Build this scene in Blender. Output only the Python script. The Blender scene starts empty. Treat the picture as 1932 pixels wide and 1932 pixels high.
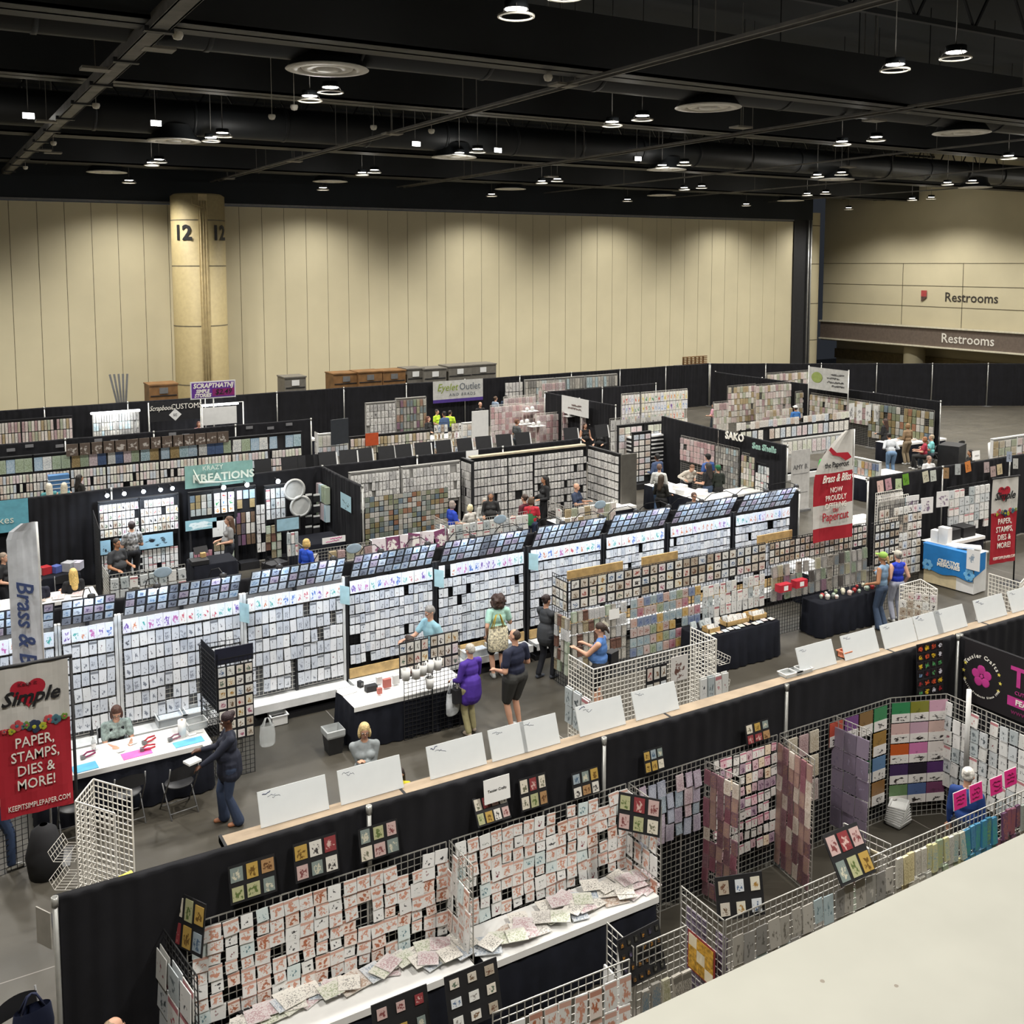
import bpy, math, random
from mathutils import Matrix, Vector
S = bpy.context.scene
C = S.collection
R = random.Random(12)
PI = math.pi
# ---------------------------------------------------------------- camera
F_PX, PP_Y, YAW, PITCH, ROLL, CAM_H = 1914.885, 675.203, 0.532475, 0.0932256, -0.00112383, 8.1
def _axes():
    cy, sy, cp, sp = math.cos(YAW), math.sin(YAW), math.cos(PITCH), math.sin(PITCH)
    f = Vector((sy*cp, cy*cp, -sp)); r = Vector((cy, -sy, 0)); u = r.cross(f)
    cr, sr = math.cos(ROLL), math.sin(ROLL)
    return cr*r+sr*u, cr*u-sr*r, f
AR, AU, AF = _axes()
cd = bpy.data.cameras.new('camera'); cam = bpy.data.objects.new('camera', cd); C.objects.link(cam)
cd.sensor_fit = 'HORIZONTAL'; cd.sensor_width = 36; cd.lens = F_PX/1932*36
cd.shift_y = -(966-PP_Y)/1932; cd.clip_start = .05; cd.clip_end = 300
mw = Matrix.Identity(4)
for i in range(3):
    mw[i][0], mw[i][1], mw[i][2] = AR[i], AU[i], -AF[i]
mw[2][3] = CAM_H
cam.matrix_world = mw
S.camera = cam
def ray(px, py): return AR*((px-966)/F_PX) + AU*((PP_Y-py)/F_PX) + AF
def Z(px, py, z=0.0):
    d = ray(px, py); t = (z-CAM_H)/d.z; return Vector((d.x*t, d.y*t, z))
def YP(px, py, Y):
    d = ray(px, py); t = Y/d.y; return Vector((d.x*t, Y, CAM_H+d.z*t))
def XP(px, py, X):
    d = ray(px, py); t = X/d.x; return Vector((X, d.y*t, CAM_H+d.z*t))
def XA(px, Y, z=1.3):                 # x of the point of plane Y=const seen in image column px
    py = 900.
    for _ in range(6):
        p = YP(px, py, Y); py += -(z-p.z)*F_PX/(p.dot(AF))
    return YP(px, py, Y).x
def YA(px, X, z=1.3):
    py = 900.
    for _ in range(6):
        p = XP(px, py, X); py += -(z-p.z)*F_PX/(p.dot(AF))
    return XP(px, py, X).y
# ---------------------------------------------------------------- look
S.view_settings.view_transform = 'Standard'; S.view_settings.look = 'None'
S.view_settings.exposure = 0.0; S.view_settings.gamma = 1.0
S.view_settings.use_curve_mapping = False
S.cycles.use_denoising = True
S.cycles.max_bounces = 5; S.cycles.diffuse_bounces = 3; S.cycles.glossy_bounces = 2
S.cycles.transmission_bounces = 3; S.cycles.transparent_max_bounces = 6
S.cycles.caustics_reflective = False; S.cycles.caustics_refractive = False
S.cycles.use_light_tree = True
S.cycles.use_adaptive_sampling = True; S.cycles.adaptive_threshold = .02
S.cycles.sample_clamp_indirect = 4
w = bpy.data.worlds.new('world'); S.world = w; w.use_nodes = True
w.node_tree.nodes['Background'].inputs[0].default_value = (.55, .62, .75, 1)
w.node_tree.nodes['Background'].inputs[1].default_value = .035
LAMP_X = (-0.9, 8.45, 17.4, 26.8, 35.8, 45.0, 54.2)
LAMP_Y = (4.0, 13.5, 23.2, 32.6, 41.9)
LAMP_W = 1640
def spot(x, y, z, power, cone=140, blend=.7, rad=.22, col=(1, .965, .90), aim=None):
    l = bpy.data.lights.new('lamp_or_wash_beam', 'SPOT'); l.energy = power; l.spot_size = math.radians(cone)
    l.spot_blend = blend; l.shadow_soft_size = rad; l.color = col
    o = bpy.data.objects.new('lamp_or_wash_beam', l); C.objects.link(o); o.location = (x, y, z)
    if aim: o.rotation_euler = Vector((aim[0]-x, aim[1]-y, aim[2]-z)).to_track_quat('-Z', 'Y').to_euler()
    return o
for _x in LAMP_X:
    for _y in LAMP_Y:
        for _d in (-.7, .7): spot(_x, _y+_d, 11.95, LAMP_W*(.95 if _y < 5 else (.5 if _x > 50 else 1.05)))
        _l = bpy.data.lights.new('spill_fill', 'POINT'); _l.energy = 40; _l.shadow_soft_size = .25; _l.color = (1, .965, .9)  # added fill point per lamp pair, lifts the ducts and diffusers
        _o = bpy.data.objects.new('spill_fill', _l); C.objects.link(_o); _o.location = (_x, _y, 11.8)
    if _x > 0:
        spot(_x, 46.6, 11.7, LAMP_W*(.72 if _x < 50 else .3))
for _y in (28., 37.3, 47.): spot(52.6, _y, 11.9, LAMP_W*.6)  # extra wall wash spots without fixtures, added to brighten the restrooms wall
# ---------------------------------------------------------------- materials
MATS = {}
def lin(c):
    if isinstance(c, str):
        c = [int(c[i:i+2], 16)/255 for i in (0, 2, 4)]
        c = [x/12.92 if x < .04045 else ((x+.055)/1.055)**2.4 for x in c]
    return (c[0], c[1], c[2])
def mat(name, col, rough=.6, metal=0, emit=0, var=.12, scale=6, bump=0, spec=.5, alpha=1, coat=0):
    if name in MATS: return MATS[name]
    m = bpy.data.materials.new(name); m.use_nodes = True; MATS[name] = m
    nt = m.node_tree; N = nt.nodes; L = nt.links; b = N['Principled BSDF']
    col = lin(col)
    b.inputs['Roughness'].default_value = rough; b.inputs['Metallic'].default_value = metal
    b.inputs['Specular IOR Level'].default_value = spec
    b.inputs['Coat Weight'].default_value = coat
    b.inputs['Alpha'].default_value = alpha
    if emit:
        b.inputs['Base Color'].default_value = (*col, 1)
        b.inputs['Emission Color'].default_value = (*col, 1); b.inputs['Emission Strength'].default_value = emit
        return m
    tc = N.new('ShaderNodeTexCoord'); no = N.new('ShaderNodeTexNoise'); no.inputs['Scale'].default_value = scale
    no.inputs['Detail'].default_value = 3
    L.new(tc.outputs['Object'], no.inputs['Vector'])
    mr = N.new('ShaderNodeMapRange'); mr.inputs[1].default_value = .3; mr.inputs[2].default_value = .7
    mr.inputs[3].default_value = 1-var; mr.inputs[4].default_value = 1+var
    L.new(no.outputs[0], mr.inputs[0])
    mx = N.new('ShaderNodeMix'); mx.data_type = 'RGBA'; mx.blend_type = 'MULTIPLY'; mx.inputs[0].default_value = 1
    mx.inputs[6].default_value = (*col, 1); L.new(mr.outputs[0], mx.inputs[7]); L.new(mx.outputs[2], b.inputs['Base Color'])
    if bump:
        bp = N.new('ShaderNodeBump'); bp.inputs['Strength'].default_value = bump; bp.inputs['Distance'].default_value = .02
        L.new(no.outputs[0], bp.inputs['Height']); L.new(bp.outputs[0], b.inputs['Normal'])
    return m
def print_mat():
    """paper carrying a printed figure; colours come from the sheet's own attributes"""
    m = bpy.data.materials.new('printed_card'); m.use_nodes = True; MATS['print'] = m
    nt = m.node_tree; N = nt.nodes; L = nt.links; b = N['Principled BSDF']
    def at(n): a = N.new('ShaderNodeAttribute'); a.attribute_name = n; return a
    def mth(op, a, bb=None, c=None, cl=False):
        q = N.new('ShaderNodeMath'); q.operation = op; q.use_clamp = cl
        for i, v in enumerate((a, bb, c)):
            if v is None: continue
            if isinstance(v, (int, float)): q.inputs[i].default_value = v
            else: L.new(v, q.inputs[i])
        return q.outputs[0]
    pc, ic, rv = at('pc'), at('ic'), at('rv')
    uv = N.new('ShaderNodeUVMap'); uv.uv_map = 'uv'
    sx = N.new('ShaderNodeSeparateXYZ'); L.new(uv.outputs[0], sx.inputs[0]); u, v = sx.outputs[0], sx.outputs[1]
    sr = N.new('ShaderNodeSeparateXYZ'); L.new(rv.outputs['Vector'], sr.inputs[0]); seed, hdr, den = sr.outputs
    cb = N.new('ShaderNodeCombineXYZ'); L.new(u, cb.inputs[0]); L.new(v, cb.inputs[1]); L.new(mth('MULTIPLY', seed, 61.7), cb.inputs[2])
    no = N.new('ShaderNodeTexNoise'); no.inputs['Scale'].default_value = 4.2; no.inputs['Detail'].default_value = 2.5
    no.inputs['Roughness'].default_value = .62
    L.new(cb.outputs[0], no.inputs['Vector'])
    fine = mth('GREATER_THAN', den, 1.2); L.new(mth('ADD', mth('MULTIPLY', fine, 9), 4.2), no.inputs['Scale'])
    du = mth('MULTIPLY', mth('SUBTRACT', u, .5), 2.1); dv = mth('MULTIPLY', mth('SUBTRACT', v, .42), 2.2)
    r2 = mth('ADD', mth('POWER', mth('ABSOLUTE', du), 3), mth('POWER', mth('ABSOLUTE', dv), 3))
    thr = mth('ADD', mth('MULTIPLY', r2, mth('SUBTRACT', .28, mth('MULTIPLY', mth('GREATER_THAN', den, 1.2), .22))), mth('SUBTRACT', .68, mth('MULTIPLY', mth('SUBTRACT', den, mth('GREATER_THAN', den, 1.2)), .26)))
    fig = mth('MULTIPLY', mth('SUBTRACT', no.outputs[0], thr), 14, cl=True)
    on = mth('GREATER_THAN', den, .01)
    fig = mth('MULTIPLY', fig, on)
    hm = mth('MULTIPLY', mth('GREATER_THAN', v, .77), mth('LESS_THAN', v, .95)); hm = mth('MULTIPLY', hm, hdr)
    hm = mth('MULTIPLY', hm, .8)
    fig = mth('MULTIPLY', fig, mth('SUBTRACT', 1, mth('MULTIPLY', fine, .3)))
    mask = mth('MAXIMUM', fig, hm)
    front = mth('GREATER_THAN', u, .0001)
    mask = mth('MULTIPLY', mask, front)
    mx = N.new('ShaderNodeMix'); mx.data_type = 'RGBA'; L.new(mask, mx.inputs[0])
    L.new(pc.outputs['Color'], mx.inputs[6]); L.new(ic.outputs['Color'], mx.inputs[7])
    L.new(mx.outputs[2], b.inputs['Base Color'])
    b.inputs['Roughness'].default_value = .38; b.inputs['Specular IOR Level'].default_value = .5
    b.inputs['Coat Weight'].default_value = .25; b.inputs['Coat Roughness'].default_value = .15
    return m
PRINT = print_mat()
M_DRAPE = mat('black_drape', (.0085, .0085, .011), .85, var=.25, scale=3, spec=.3)
M_STEEL = mat('pole_aluminium', 'b4b4b0', .35, .6)
M_GRIDS = mat('wire_silver', 'b8b6b0', .4, .5)
M_GRIDW = mat('wire_white', 'e6e2da', .45)
M_GRIDB = mat('wire_black', (.012, .012, .013), .5)
M_BLACK = mat('black_board', (.010, .010, .012), .6, var=.2)
M_CLOTHB = mat('black_cloth', (.007, .008, .013), .9, var=.2, spec=.2)
M_WHITE = mat('white_cloth', 'ecebe8', .8, var=.03)
M_PAPER = mat('white_paper', 'f2f2f0', .6, var=.02)
M_WOOD = mat('pine_wood', 'bc9c68', .6, var=.2, scale=9)
M_TAN = mat('tan_rail', '9c8a74', .7, var=.15, scale=4)
M_GREY = mat('grey_metal', '777777', .5, .3)
M_PLAST = mat('clear_plastic', 'd8dcdc', .15, alpha=.45, var=.03, coat=.5)
M_STOPW = mat('white_laminate', 'dcdcda', .4, var=.04)
# ---------------------------------------------------------------- mesh builder
class MB:
    def __init__(s): s.v = []; s.f = []; s.m = []; s.uv = []; s.at = []; s.sm = []
    def face(s, pts, m=0, uv=None, at=None, M=None, smooth=False):
        n = len(s.v)
        for p in pts:
            p = Vector(p); s.v.append(tuple(M @ p if M else p))
        s.f.append(tuple(range(n, n+len(pts)))); s.m.append(m); s.uv.append(uv); s.at.append(at); s.sm.append(smooth)
    def idx(s, base, fs, m=0, at=None, smooth=False):
        for f in fs:
            s.f.append(tuple(base+i for i in f)); s.m.append(m); s.uv.append(None); s.at.append(at); s.sm.append(smooth)
    def box(s, x0, x1, y0, y1, z0, z1, M=None, m=0, at=None, front=None):
        n = len(s.v)
        for p in ((x0,y0,z0),(x1,y0,z0),(x1,y0,z1),(x0,y0,z1),(x0,y1,z0),(x1,y1,z0),(x1,y1,z1),(x0,y1,z1)):
            s.v.append(tuple(M @ Vector(p)) if M else p)
        F = ((0,1,2,3),(5,4,7,6),(4,0,3,7),(1,5,6,2),(3,2,6,7),(4,5,1,0))
        for i, f in enumerate(F):
            s.f.append(tuple(n+k for k in f)); s.m.append(front if (front is not None and i == 0) else m)
            s.uv.append(((0.001,0),(1,0),(1,1),(0.001,1)) if i == 0 and at else None); s.at.append(at); s.sm.append(False)
    def card(s, M, w, h, t, at, m=0):        # hangs from the top middle of its back, front towards local -y
        s.box(-w/2, w/2, -t, 0, -h, 0, M, m, at)
    def tube(s, pts, r, n=6, m=0, M=None, cap=True, smooth=True):
        pts = [Vector(p) for p in pts]; base = len(s.v); k = len(pts)
        rr = r if isinstance(r, (list, tuple)) else [r]*k
        ref = None
        for i, p in enumerate(pts):
            d = (pts[min(i+1, k-1)]-pts[max(i-1, 0)])
            d = d.normalized() if d.length > 1e-9 else Vector((0, 0, 1))
            if ref is None: ref = Vector((0, 0, 1)) if abs(d.z) < .9 else Vector((1, 0, 0))
            a = d.cross(ref).normalized(); b = d.cross(a); ref = -b if False else ref
            for j in range(n):
                t = 2*PI*(j+.5)/n; q = p + (a*math.cos(t)+b*math.sin(t))*rr[i]
                s.v.append(tuple(M @ q) if M else tuple(q))
        fs = [(i*n+j, i*n+(j+1) % n, (i+1)*n+(j+1) % n, (i+1)*n+j) for i in range(k-1) for j in range(n)]
        s.idx(base, fs, m, smooth=smooth and n > 4)
        if cap: s.idx(base, [tuple(range(n-1, -1, -1)), tuple((k-1)*n+j for j in range(n))], m)
    def lathe(s, prof, n=20, m=0, M=None, smooth=True, close=False):   # prof: (r, z)
        base = len(s.v)
        for r, z in prof:
            for j in range(n):
                t = 2*PI*j/n; q = Vector((r*math.cos(t), r*math.sin(t), z)); s.v.append(tuple(M @ q) if M else tuple(q))
        s.idx(base, [(i*n+j, i*n+(j+1) % n, (i+1)*n+(j+1) % n, (i+1)*n+j) for i in range(len(prof)-1) for j in range(n)], m, smooth=smooth)
    def disc(s, r, z, n=20, m=0, M=None):
        base = len(s.v)
        for j in range(n):
            q = Vector((r*math.cos(2*PI*j/n), r*math.sin(2*PI*j/n), z)); s.v.append(tuple(M @ q) if M else tuple(q))
        s.idx(base, [tuple(range(n))], m)
    def ball(s, c, r, n=10, m=0, M=None):
        r = r if isinstance(r, (tuple, list)) else (r, r, r); c = Vector(c); base = len(s.v); k = n//2+1
        for i in range(k+1):
            p = PI*i/k
            for j in range(n):
                t = 2*PI*j/n
                q = c+Vector((r[0]*math.sin(p)*math.cos(t), r[1]*math.sin(p)*math.sin(t), r[2]*math.cos(p)))
                s.v.append(tuple(M @ q) if M else tuple(q))
        s.idx(base, [(i*n+j, (i+1)*n+j, (i+1)*n+(j+1) % n, i*n+(j+1) % n) for i in range(k) for j in range(n)], m, smooth=True)
    def mesh(s, name, mats):
        me = bpy.data.meshes.new(name); me.from_pydata(s.v, [], s.f)
        mats = mats if isinstance(mats, (list, tuple)) else [mats]
        for q in mats: me.materials.append(q)
        me.polygons.foreach_set('material_index', s.m); me.polygons.foreach_set('use_smooth', s.sm)
        if any(a for a in s.at):
            u = me.uv_layers.new(name='uv'); k = 0
            uvs = [0.0]*(2*len(me.loops))
            for f, q in zip(s.f, s.uv):
                for i in range(len(f)):
                    if q: uvs[2*k] = q[i][0]; uvs[2*k+1] = q[i][1]
                    k += 1
            u.data.foreach_set('uv', uvs)
            for nm, idx, ty in (('pc', 0, 'FLOAT_COLOR'), ('ic', 1, 'FLOAT_COLOR'), ('rv', 2, 'FLOAT_VECTOR')):
                A = me.attributes.new(nm, ty, 'FACE'); buf = []
                for a in s.at:
                    c = a[idx] if a else (0, 0, 0)
                    buf.extend(c if ty == 'FLOAT_VECTOR' else (*c, 1))
                A.data.foreach_set('vector' if ty == 'FLOAT_VECTOR' else 'color', buf)
        me.update(); return me
    def build(s, name, mats, parent=None, M=None):
        o = bpy.data.objects.new(name, s.mesh(name, mats)); C.objects.link(o)
        if M: o.matrix_world = M
        if parent: o.parent = parent
        return o
USED = {}
def tag(o, label=None, cat=None, group=None, kind=None):
    if label:
        o['label'] = label; USED[label] = USED.get(label, 0)+1
    if cat: o['category'] = cat
    if group: o['group'] = group
    if kind: o['kind'] = kind
    return o
def empty(name, loc, rz=0, label=None, cat=None, group=None):
    o = bpy.data.objects.new(name, None); C.objects.link(o); o.location = loc; o.rotation_euler = (0, 0, rz)
    o.empty_display_size = .1
    return tag(o, label, cat, group)
def struct(name, mb, mats): return tag(mb.build(name, mats), kind='structure')
def FR(x, y, z, ang=0, tilt=0, roll=0):      # ang: 0 faces -Y, -90 faces -X, 90 faces +X, 180 faces +Y
    return Matrix.Translation((x, y, z)) @ Matrix.Rotation(math.radians(ang), 4, 'Z') @ Matrix.Rotation(math.radians(tilt), 4, 'X') @ Matrix.Rotation(math.radians(roll), 4, 'Y')
ONES = ['', 'first', 'second', 'third', 'fourth', 'fifth', 'sixth', 'seventh', 'eighth', 'ninth', 'tenth', 'eleventh', 'twelfth', 'thirteenth', 'fourteenth', 'fifteenth', 'sixteenth', 'seventeenth', 'eighteenth', 'nineteenth']
TENS = ['', '', 'twent', 'thirt', 'fort', 'fift', 'sixt', 'sevent', 'eight', 'ninet']
def ordn(n):
    if n < 20: return ONES[n]
    if n >= 100: return 'hundred and ' + ordn(n-100) if n > 100 else 'hundredth'
    return TENS[n//10]+('ieth' if n % 10 == 0 else 'y-'+ONES[n % 10])
# ---------------------------------------------------------------- lettering
def text(name, s, M, size, m, parent=None, shear=0, bold=0, sx=1, align='CENTER', ext=.003, sp=1):
    cu = bpy.data.curves.new(name, 'FONT'); cu.body = s; cu.size = size; cu.align_x = align; cu.align_y = 'CENTER'
    cu.extrude = ext; cu.shear = shear; cu.offset = bold; cu.resolution_u = 2; cu.space_character = sp
    t = bpy.data.objects.new(name, cu); C.objects.link(t)
    dg = bpy.context.evaluated_depsgraph_get(); me = bpy.data.meshes.new_from_object(t.evaluated_get(dg))
    bpy.data.objects.remove(t); bpy.data.curves.remove(cu)
    me.materials.clear(); me.materials.append(m)
    o = bpy.data.objects.new(name, me); C.objects.link(o)
    o.matrix_world = M @ Matrix.Rotation(PI/2, 4, 'X') @ Matrix.Diagonal((sx, 1, 1, 1))
    if parent: o.parent = parent; o.matrix_parent_inverse = parent.matrix_basis.inverted()
    return o
# ================================================================ the hall
def floor_mat():
    m = mat('concrete_floor', '47433b', .32, var=.22, scale=.7, bump=.05)
    nt = m.node_tree; N = nt.nodes; L = nt.links; b = N['Principled BSDF']
    no = N.new('ShaderNodeTexNoise'); no.inputs['Scale'].default_value = 2.5; no.inputs['Detail'].default_value = 6
    tc = N.new('ShaderNodeTexCoord'); L.new(tc.outputs['Object'], no.inputs['Vector'])
    mr = N.new('ShaderNodeMapRange'); mr.inputs[3].default_value = .28; mr.inputs[4].default_value = .6
    L.new(no.outputs[0], mr.inputs[0]); L.new(mr.outputs[0], b.inputs['Roughness'])
    # saw-cut joints every six metres
    src = b.inputs['Base Color'].links[0].from_socket
    sx = N.new('ShaderNodeSeparateXYZ'); L.new(tc.outputs['Object'], sx.inputs[0]); ms = []
    for k in (0, 1):
        a = N.new('ShaderNodeMath'); a.operation = 'MULTIPLY'; a.inputs[1].default_value = 1/6.1; L.new(sx.outputs[k], a.inputs[0])
        f = N.new('ShaderNodeMath'); f.operation = 'FRACT'; L.new(a.outputs[0], f.inputs[0])
        g = N.new('ShaderNodeMath'); g.operation = 'LESS_THAN'; g.inputs[1].default_value = .0025; L.new(f.outputs[0], g.inputs[0]); ms.append(g.outputs[0])
    mm = N.new('ShaderNodeMath'); mm.operation = 'MAXIMUM'; L.new(ms[0], mm.inputs[0]); L.new(ms[1], mm.inputs[1])
    mx = N.new('ShaderNodeMix'); mx.data_type = 'RGBA'; L.new(mm.outputs[0], mx.inputs[0]); L.new(src, mx.inputs[6]); mx.inputs[7].default_value = (.22, .2, .18, 1)
    L.new(mx.outputs[2], b.inputs['Base Color'])
    return m
b = MB(); b.box(-12, 75, -6, 60, -.3, 0); struct('floor', b, floor_mat())
M_CEIL = mat('ceiling_black', (.008, .012, .016), .8, var=.3, scale=.4)
M_DUCT = mat('duct_black', (.010, .012, .014), .55, var=.25, scale=.8)
M_STRUT = mat('strut_grey', (.13, .125, .115), .6, var=.3, scale=2)
b = MB(); b.box(-12, 75, -6, 60, 15.5, 15.8); struct('ceiling', b, M_CEIL)
M_WALL = mat('beige_panel', 'd0c6a6', .75, var=.04, scale=.6)
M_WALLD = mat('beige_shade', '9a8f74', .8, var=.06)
M_SEAM = mat('panel_seam', '6b6350', .9)
b = MB()
xs = [-12+i*1.128 for i in range(57) if -12+i*1.128 < 50.4]
for i, x in enumerate(xs):
    x1 = xs[i+1] if i+1 < len(xs) else 51.6
    b.box(x+.012, x1-.012, 50, 50.2, 0, 10.86)
b.box(-12, 51.6, 50.02, 50.3, 0, 10.84, m=1)
struct('wall_back', b, [M_WALL, M_SEAM])
b = MB(); b.box(-12, 51.6, 49.94, 50.22, 10.9, 11.0); struct('trim_1', b, M_GREY)
b = MB(); b.box(-12, 53.4, 49.98, 50.3, 11.0, 15.5); struct('wall_bulkhead', b, M_CEIL)
# wall pocket for the folding partition
b = MB(); b.box(51.65, 53.6, 50.3, 50.6, 0, 11.2); b.box(51.6, 51.7, 49.9, 50.4, 0, 11.0); struct('wall_pocket', b, mat('dark_gap', (.02, .02, .022), .8))
b = MB(); b.lathe([(1.05, 0), (1.05, 11.6)], 32)
for z in (2.6, 5.2, 8.0, 10.7): b.lathe([(1.056, z-.03), (1.056, z+.03)], 32, m=1)
o = b.build('wall_column', [M_WALL, M_SEAM]); o.location = (55.2, 52.4, 0); tag(o, kind='structure')
b = MB(); b.tube([(53.2, 50.1, 0), (53.2, 50.1, 11.3)], .06, 8); b.tube([(53.45, 50.1, 0), (53.45, 50.1, 11.3)], .05, 8)
struct('trim_2', b, M_STEEL)
# restrooms wall
b = MB()
b.box(58, 58.4, 22, 53.1, 3.84, 15.5)
b.box(60.6, 61, 22, 54, 0, 3.84)
b.box(57.9, 61, 22, 53.1, 2.42, 2.52, m=1)
struct('wall_right', b, [M_WALL, mat('soffit', 'a39878', .8)])
b = MB()
for z in (5.19, 6.56, 8.04): b.box(57.985, 58.01, 22, 53.1, z-.02, z+.02)
for y in (46.1, 41.5, 35): b.box(57.985, 58.01, y-.02, y+.02, 3.9, 8.04)
struct('trim_3', b, M_SEAM)
b = MB(); b.box(57.8, 58.5, 22, 53.1, 2.56, 3.82); struct('wall_sign_band', b, mat('taupe_band', '6e6157', .7))
b = MB(); b.box(57.7, 57.82, 22, 53.15, 3.78, 3.88); b.box(57.7, 57.82, 22, 53.15, 2.5, 2.6); struct('trim_4', b, mat('cream_lip', 'ddd6c0', .5))
b = MB(); b.box(60.4, 60.6, 22, 54, .9, 1.6); struct('trim_5', b, mat('wood_band', '8a7b58', .7, var=.2))
b = MB(); b.lathe([(.7, 0), (.7, 2.5)], 28); o = b.build('wall_pillar', M_WALL); o.location = (59.2, 45.9, 0); tag(o, kind='structure')
M_DKTXT = mat('dark_letters', '3a342e', .7); M_WTTXT = mat('white_letters', 'eeeae0', .6)
for z, mm, xx in ((5.83, M_DKTXT, 57.98), (3.17, M_WTTXT, 57.78)):
    o = text('restrooms_lettering', 'Restrooms', FR(xx, XP(1832, 560, 58).y, z, -90), .86, mm, bold=.008)
    tag(o, ('dark' if mm is M_DKTXT else 'white') + ' Restrooms lettering on the ' + ('beige wall panels' if mm is M_DKTXT else 'taupe band'), 'sign')
b = MB(); b.box(-.2, .2, -.05, 0, .1, .5); b.box(-.2, .2, -.05, 0, .02, .1, m=1); b.face([(-.2, -.04, .02), (.2, -.04, .02), (-.2, -.04, -.25)], m=1)
y0 = XP(1744, 560, 58).y
o = b.build('restroom_arrow_sign', [mat('sign_red', 'b04848', .6), mat('sign_dark', '5a4540', .6)], M=FR(57.97, y0, 5.75, -90)); tag(o, 'small red square sign with dark notch on restroom wall', 'sign')
# the big round column 12
cc = empty('round_column', (11.48, 48.0, 0), 0); cc['kind'] = 'structure'
b = MB(); b.lathe([(1.2, 0), (1.2, 11.15), (1.05, 11.25)], 48); b.disc(1.05, 11.25, 48)
for z in (2.55, 5.25, 7.98, 10.05): b.lathe([(1.205, z-.025), (1.205, z+.025)], 48, m=1)
b.build('column_shell', [mat('column_cream', 'ae9e74', .6, var=.06), M_SEAM], cc)
b = MB()
for dx in (-.12, 0, .12): b.tube([(dx, -1.26, 0), (dx, -1.26, 10.9)], .035, 6)
b.box(-.2, .2, -1.25, -1.15, 0, 11.2)
b.tube([(-.45, -1.2, 11.1), (-.45, -1.24, 10.75), (-.2, -1.28, 10.65), (0, -1.27, 10.6)], .03, 6)
o = b.build('conduit', mat('conduit_cream', 'a8966c', .6), cc); o.rotation_euler = (0, 0, math.radians(-3))
for ang in (-46, 38):
    a = math.radians(ang)
    for ch, da in (('1', -.22), ('2', .16)):
        t_ = text('column_number', ch, Matrix.Translation((11.48+1.22*math.sin(a+da), 48-1.22*math.cos(a+da), 9.45)) @ Matrix.Rotation(a+da, 4, 'Z'), .92, M_BLACK, cc, bold=.03)
# concrete ledge below the viewing window
b = MB(); b.box(-1.5, 8, -.6, 1.31, 6.2, 6.8)
M_LEDGE = mat('ledge_concrete', 'a8a79d', .85, var=.05, scale=5, bump=.12)
nt = M_LEDGE.node_tree; N = nt.nodes
vo = N.new('ShaderNodeTexVoronoi'); vo.inputs['Scale'].default_value = 9; tc = N.new('ShaderNodeTexCoord'); nt.links.new(tc.outputs['Object'], vo.inputs['Vector'])
nz = N.new('ShaderNodeTexNoise'); nz.inputs['Scale'].default_value = 60; nt.links.new(tc.outputs['Object'], nz.inputs['Vector'])
q = N.new('ShaderNodeMath'); q.operation = 'MULTIPLY_ADD'; nt.links.new(nz.outputs[0], q.inputs[0]); q.inputs[1].default_value = .05; nt.links.new(vo.outputs['Distance'], q.inputs[2])
g = N.new('ShaderNodeMath'); g.operation = 'LESS_THAN'; g.inputs[1].default_value = .062; nt.links.new(q.outputs[0], g.inputs[0])
bs = N['Principled BSDF']; src = bs.inputs['Base Color'].links[0].from_socket
mx = N.new('ShaderNodeMix'); mx.data_type = 'RGBA'; nt.links.new(g.outputs[0], mx.inputs[0]); nt.links.new(src, mx.inputs[6]); mx.inputs[7].default_value = (.25, .22, .18, 1); nt.links.new(mx.outputs[2], bs.inputs['Base Color'])
struct('wall_ledge', b, M_LEDGE)
b = MB(); b.box(-12, 75, -6.2, -6, -.3, 15.5); struct('wall_front', b, M_WALLD)
b = MB(); b.box(-12.2, -12, -6, 60, -.3, 15.5); struct('wall_left', b, M_WALLD)
# ---------------------------------------------------------------- ceiling fittings
def beam(name, label, x0, x1, y0, y1, z0, z1, m=M_DUCT, cat='beam'):
    b = MB(); cx, cy = (x0+x1)/2, (y0+y1)/2; b.box(x0-cx, x1-cx, y0-cy, y1-cy, z0, z1)
    return tag(b.build(name, m, M=Matrix.Translation((cx, cy, 0))), label, cat)
cw = empty('cable_catwalk', (3.75, 0, 12), 0, 'long grey steel catwalk beam running towards the beige wall', 'beam')
b = MB(); b.box(-.16, .16, 8, 49.9, -.02, .02); b.box(-.17, -.13, 8, 49.9, -.02, .2); b.box(.13, .17, 8, 49.9, -.02, .2); b.build('tray', M_STRUT, cw)
b = MB()
for i in range(14): b.box(-.24, .24, 9+i*3-.08, 9+i*3+.08, -.06, .03)
b.build('clamp', M_DUCT, cw)
for k, (yy, zz, hh) in enumerate(((18.2, 12.1, 1.1), (27.5, 12.6, .9), (37.0, 12.3, 1.0), (45.5, 12.2, .9))):
    b = MB()
    b.box(-12, 58, -.45, .45, 0, .06); b.box(-12, 58, -.45, -.4, 0, hh); b.box(-12, 58, -.05, .05, 0, hh); b.box(-12, 58, -.45, .45, hh, hh+.05)
    tag(b.build('ceiling_beam', M_DUCT, M=Matrix.Translation((0, yy, zz))), 'dark steel beam crossing the ceiling, %s from the window' % ordn(k+1), 'beam')
for k, (yy, r) in enumerate(((20.0, .62), (34.0, .55), (47.0, .5))):
    b = MB(); b.tube([(-11.95, yy, 12.75), (57, yy, 12.75)], r, 20)
    for i in range(23): b.tube([(-10+i*3, yy, 12.75), (-9.9+i*3, yy, 12.75)], r+.02, 20); b.tube([(-10+i*3, yy, 13.2), (-10+i*3, yy, 15.49)], .015, 4)
    tag(b.build('air_duct', M_DUCT), 'black round air duct crossing the ceiling, %s from the window' % ordn(k+1), 'duct')
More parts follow.
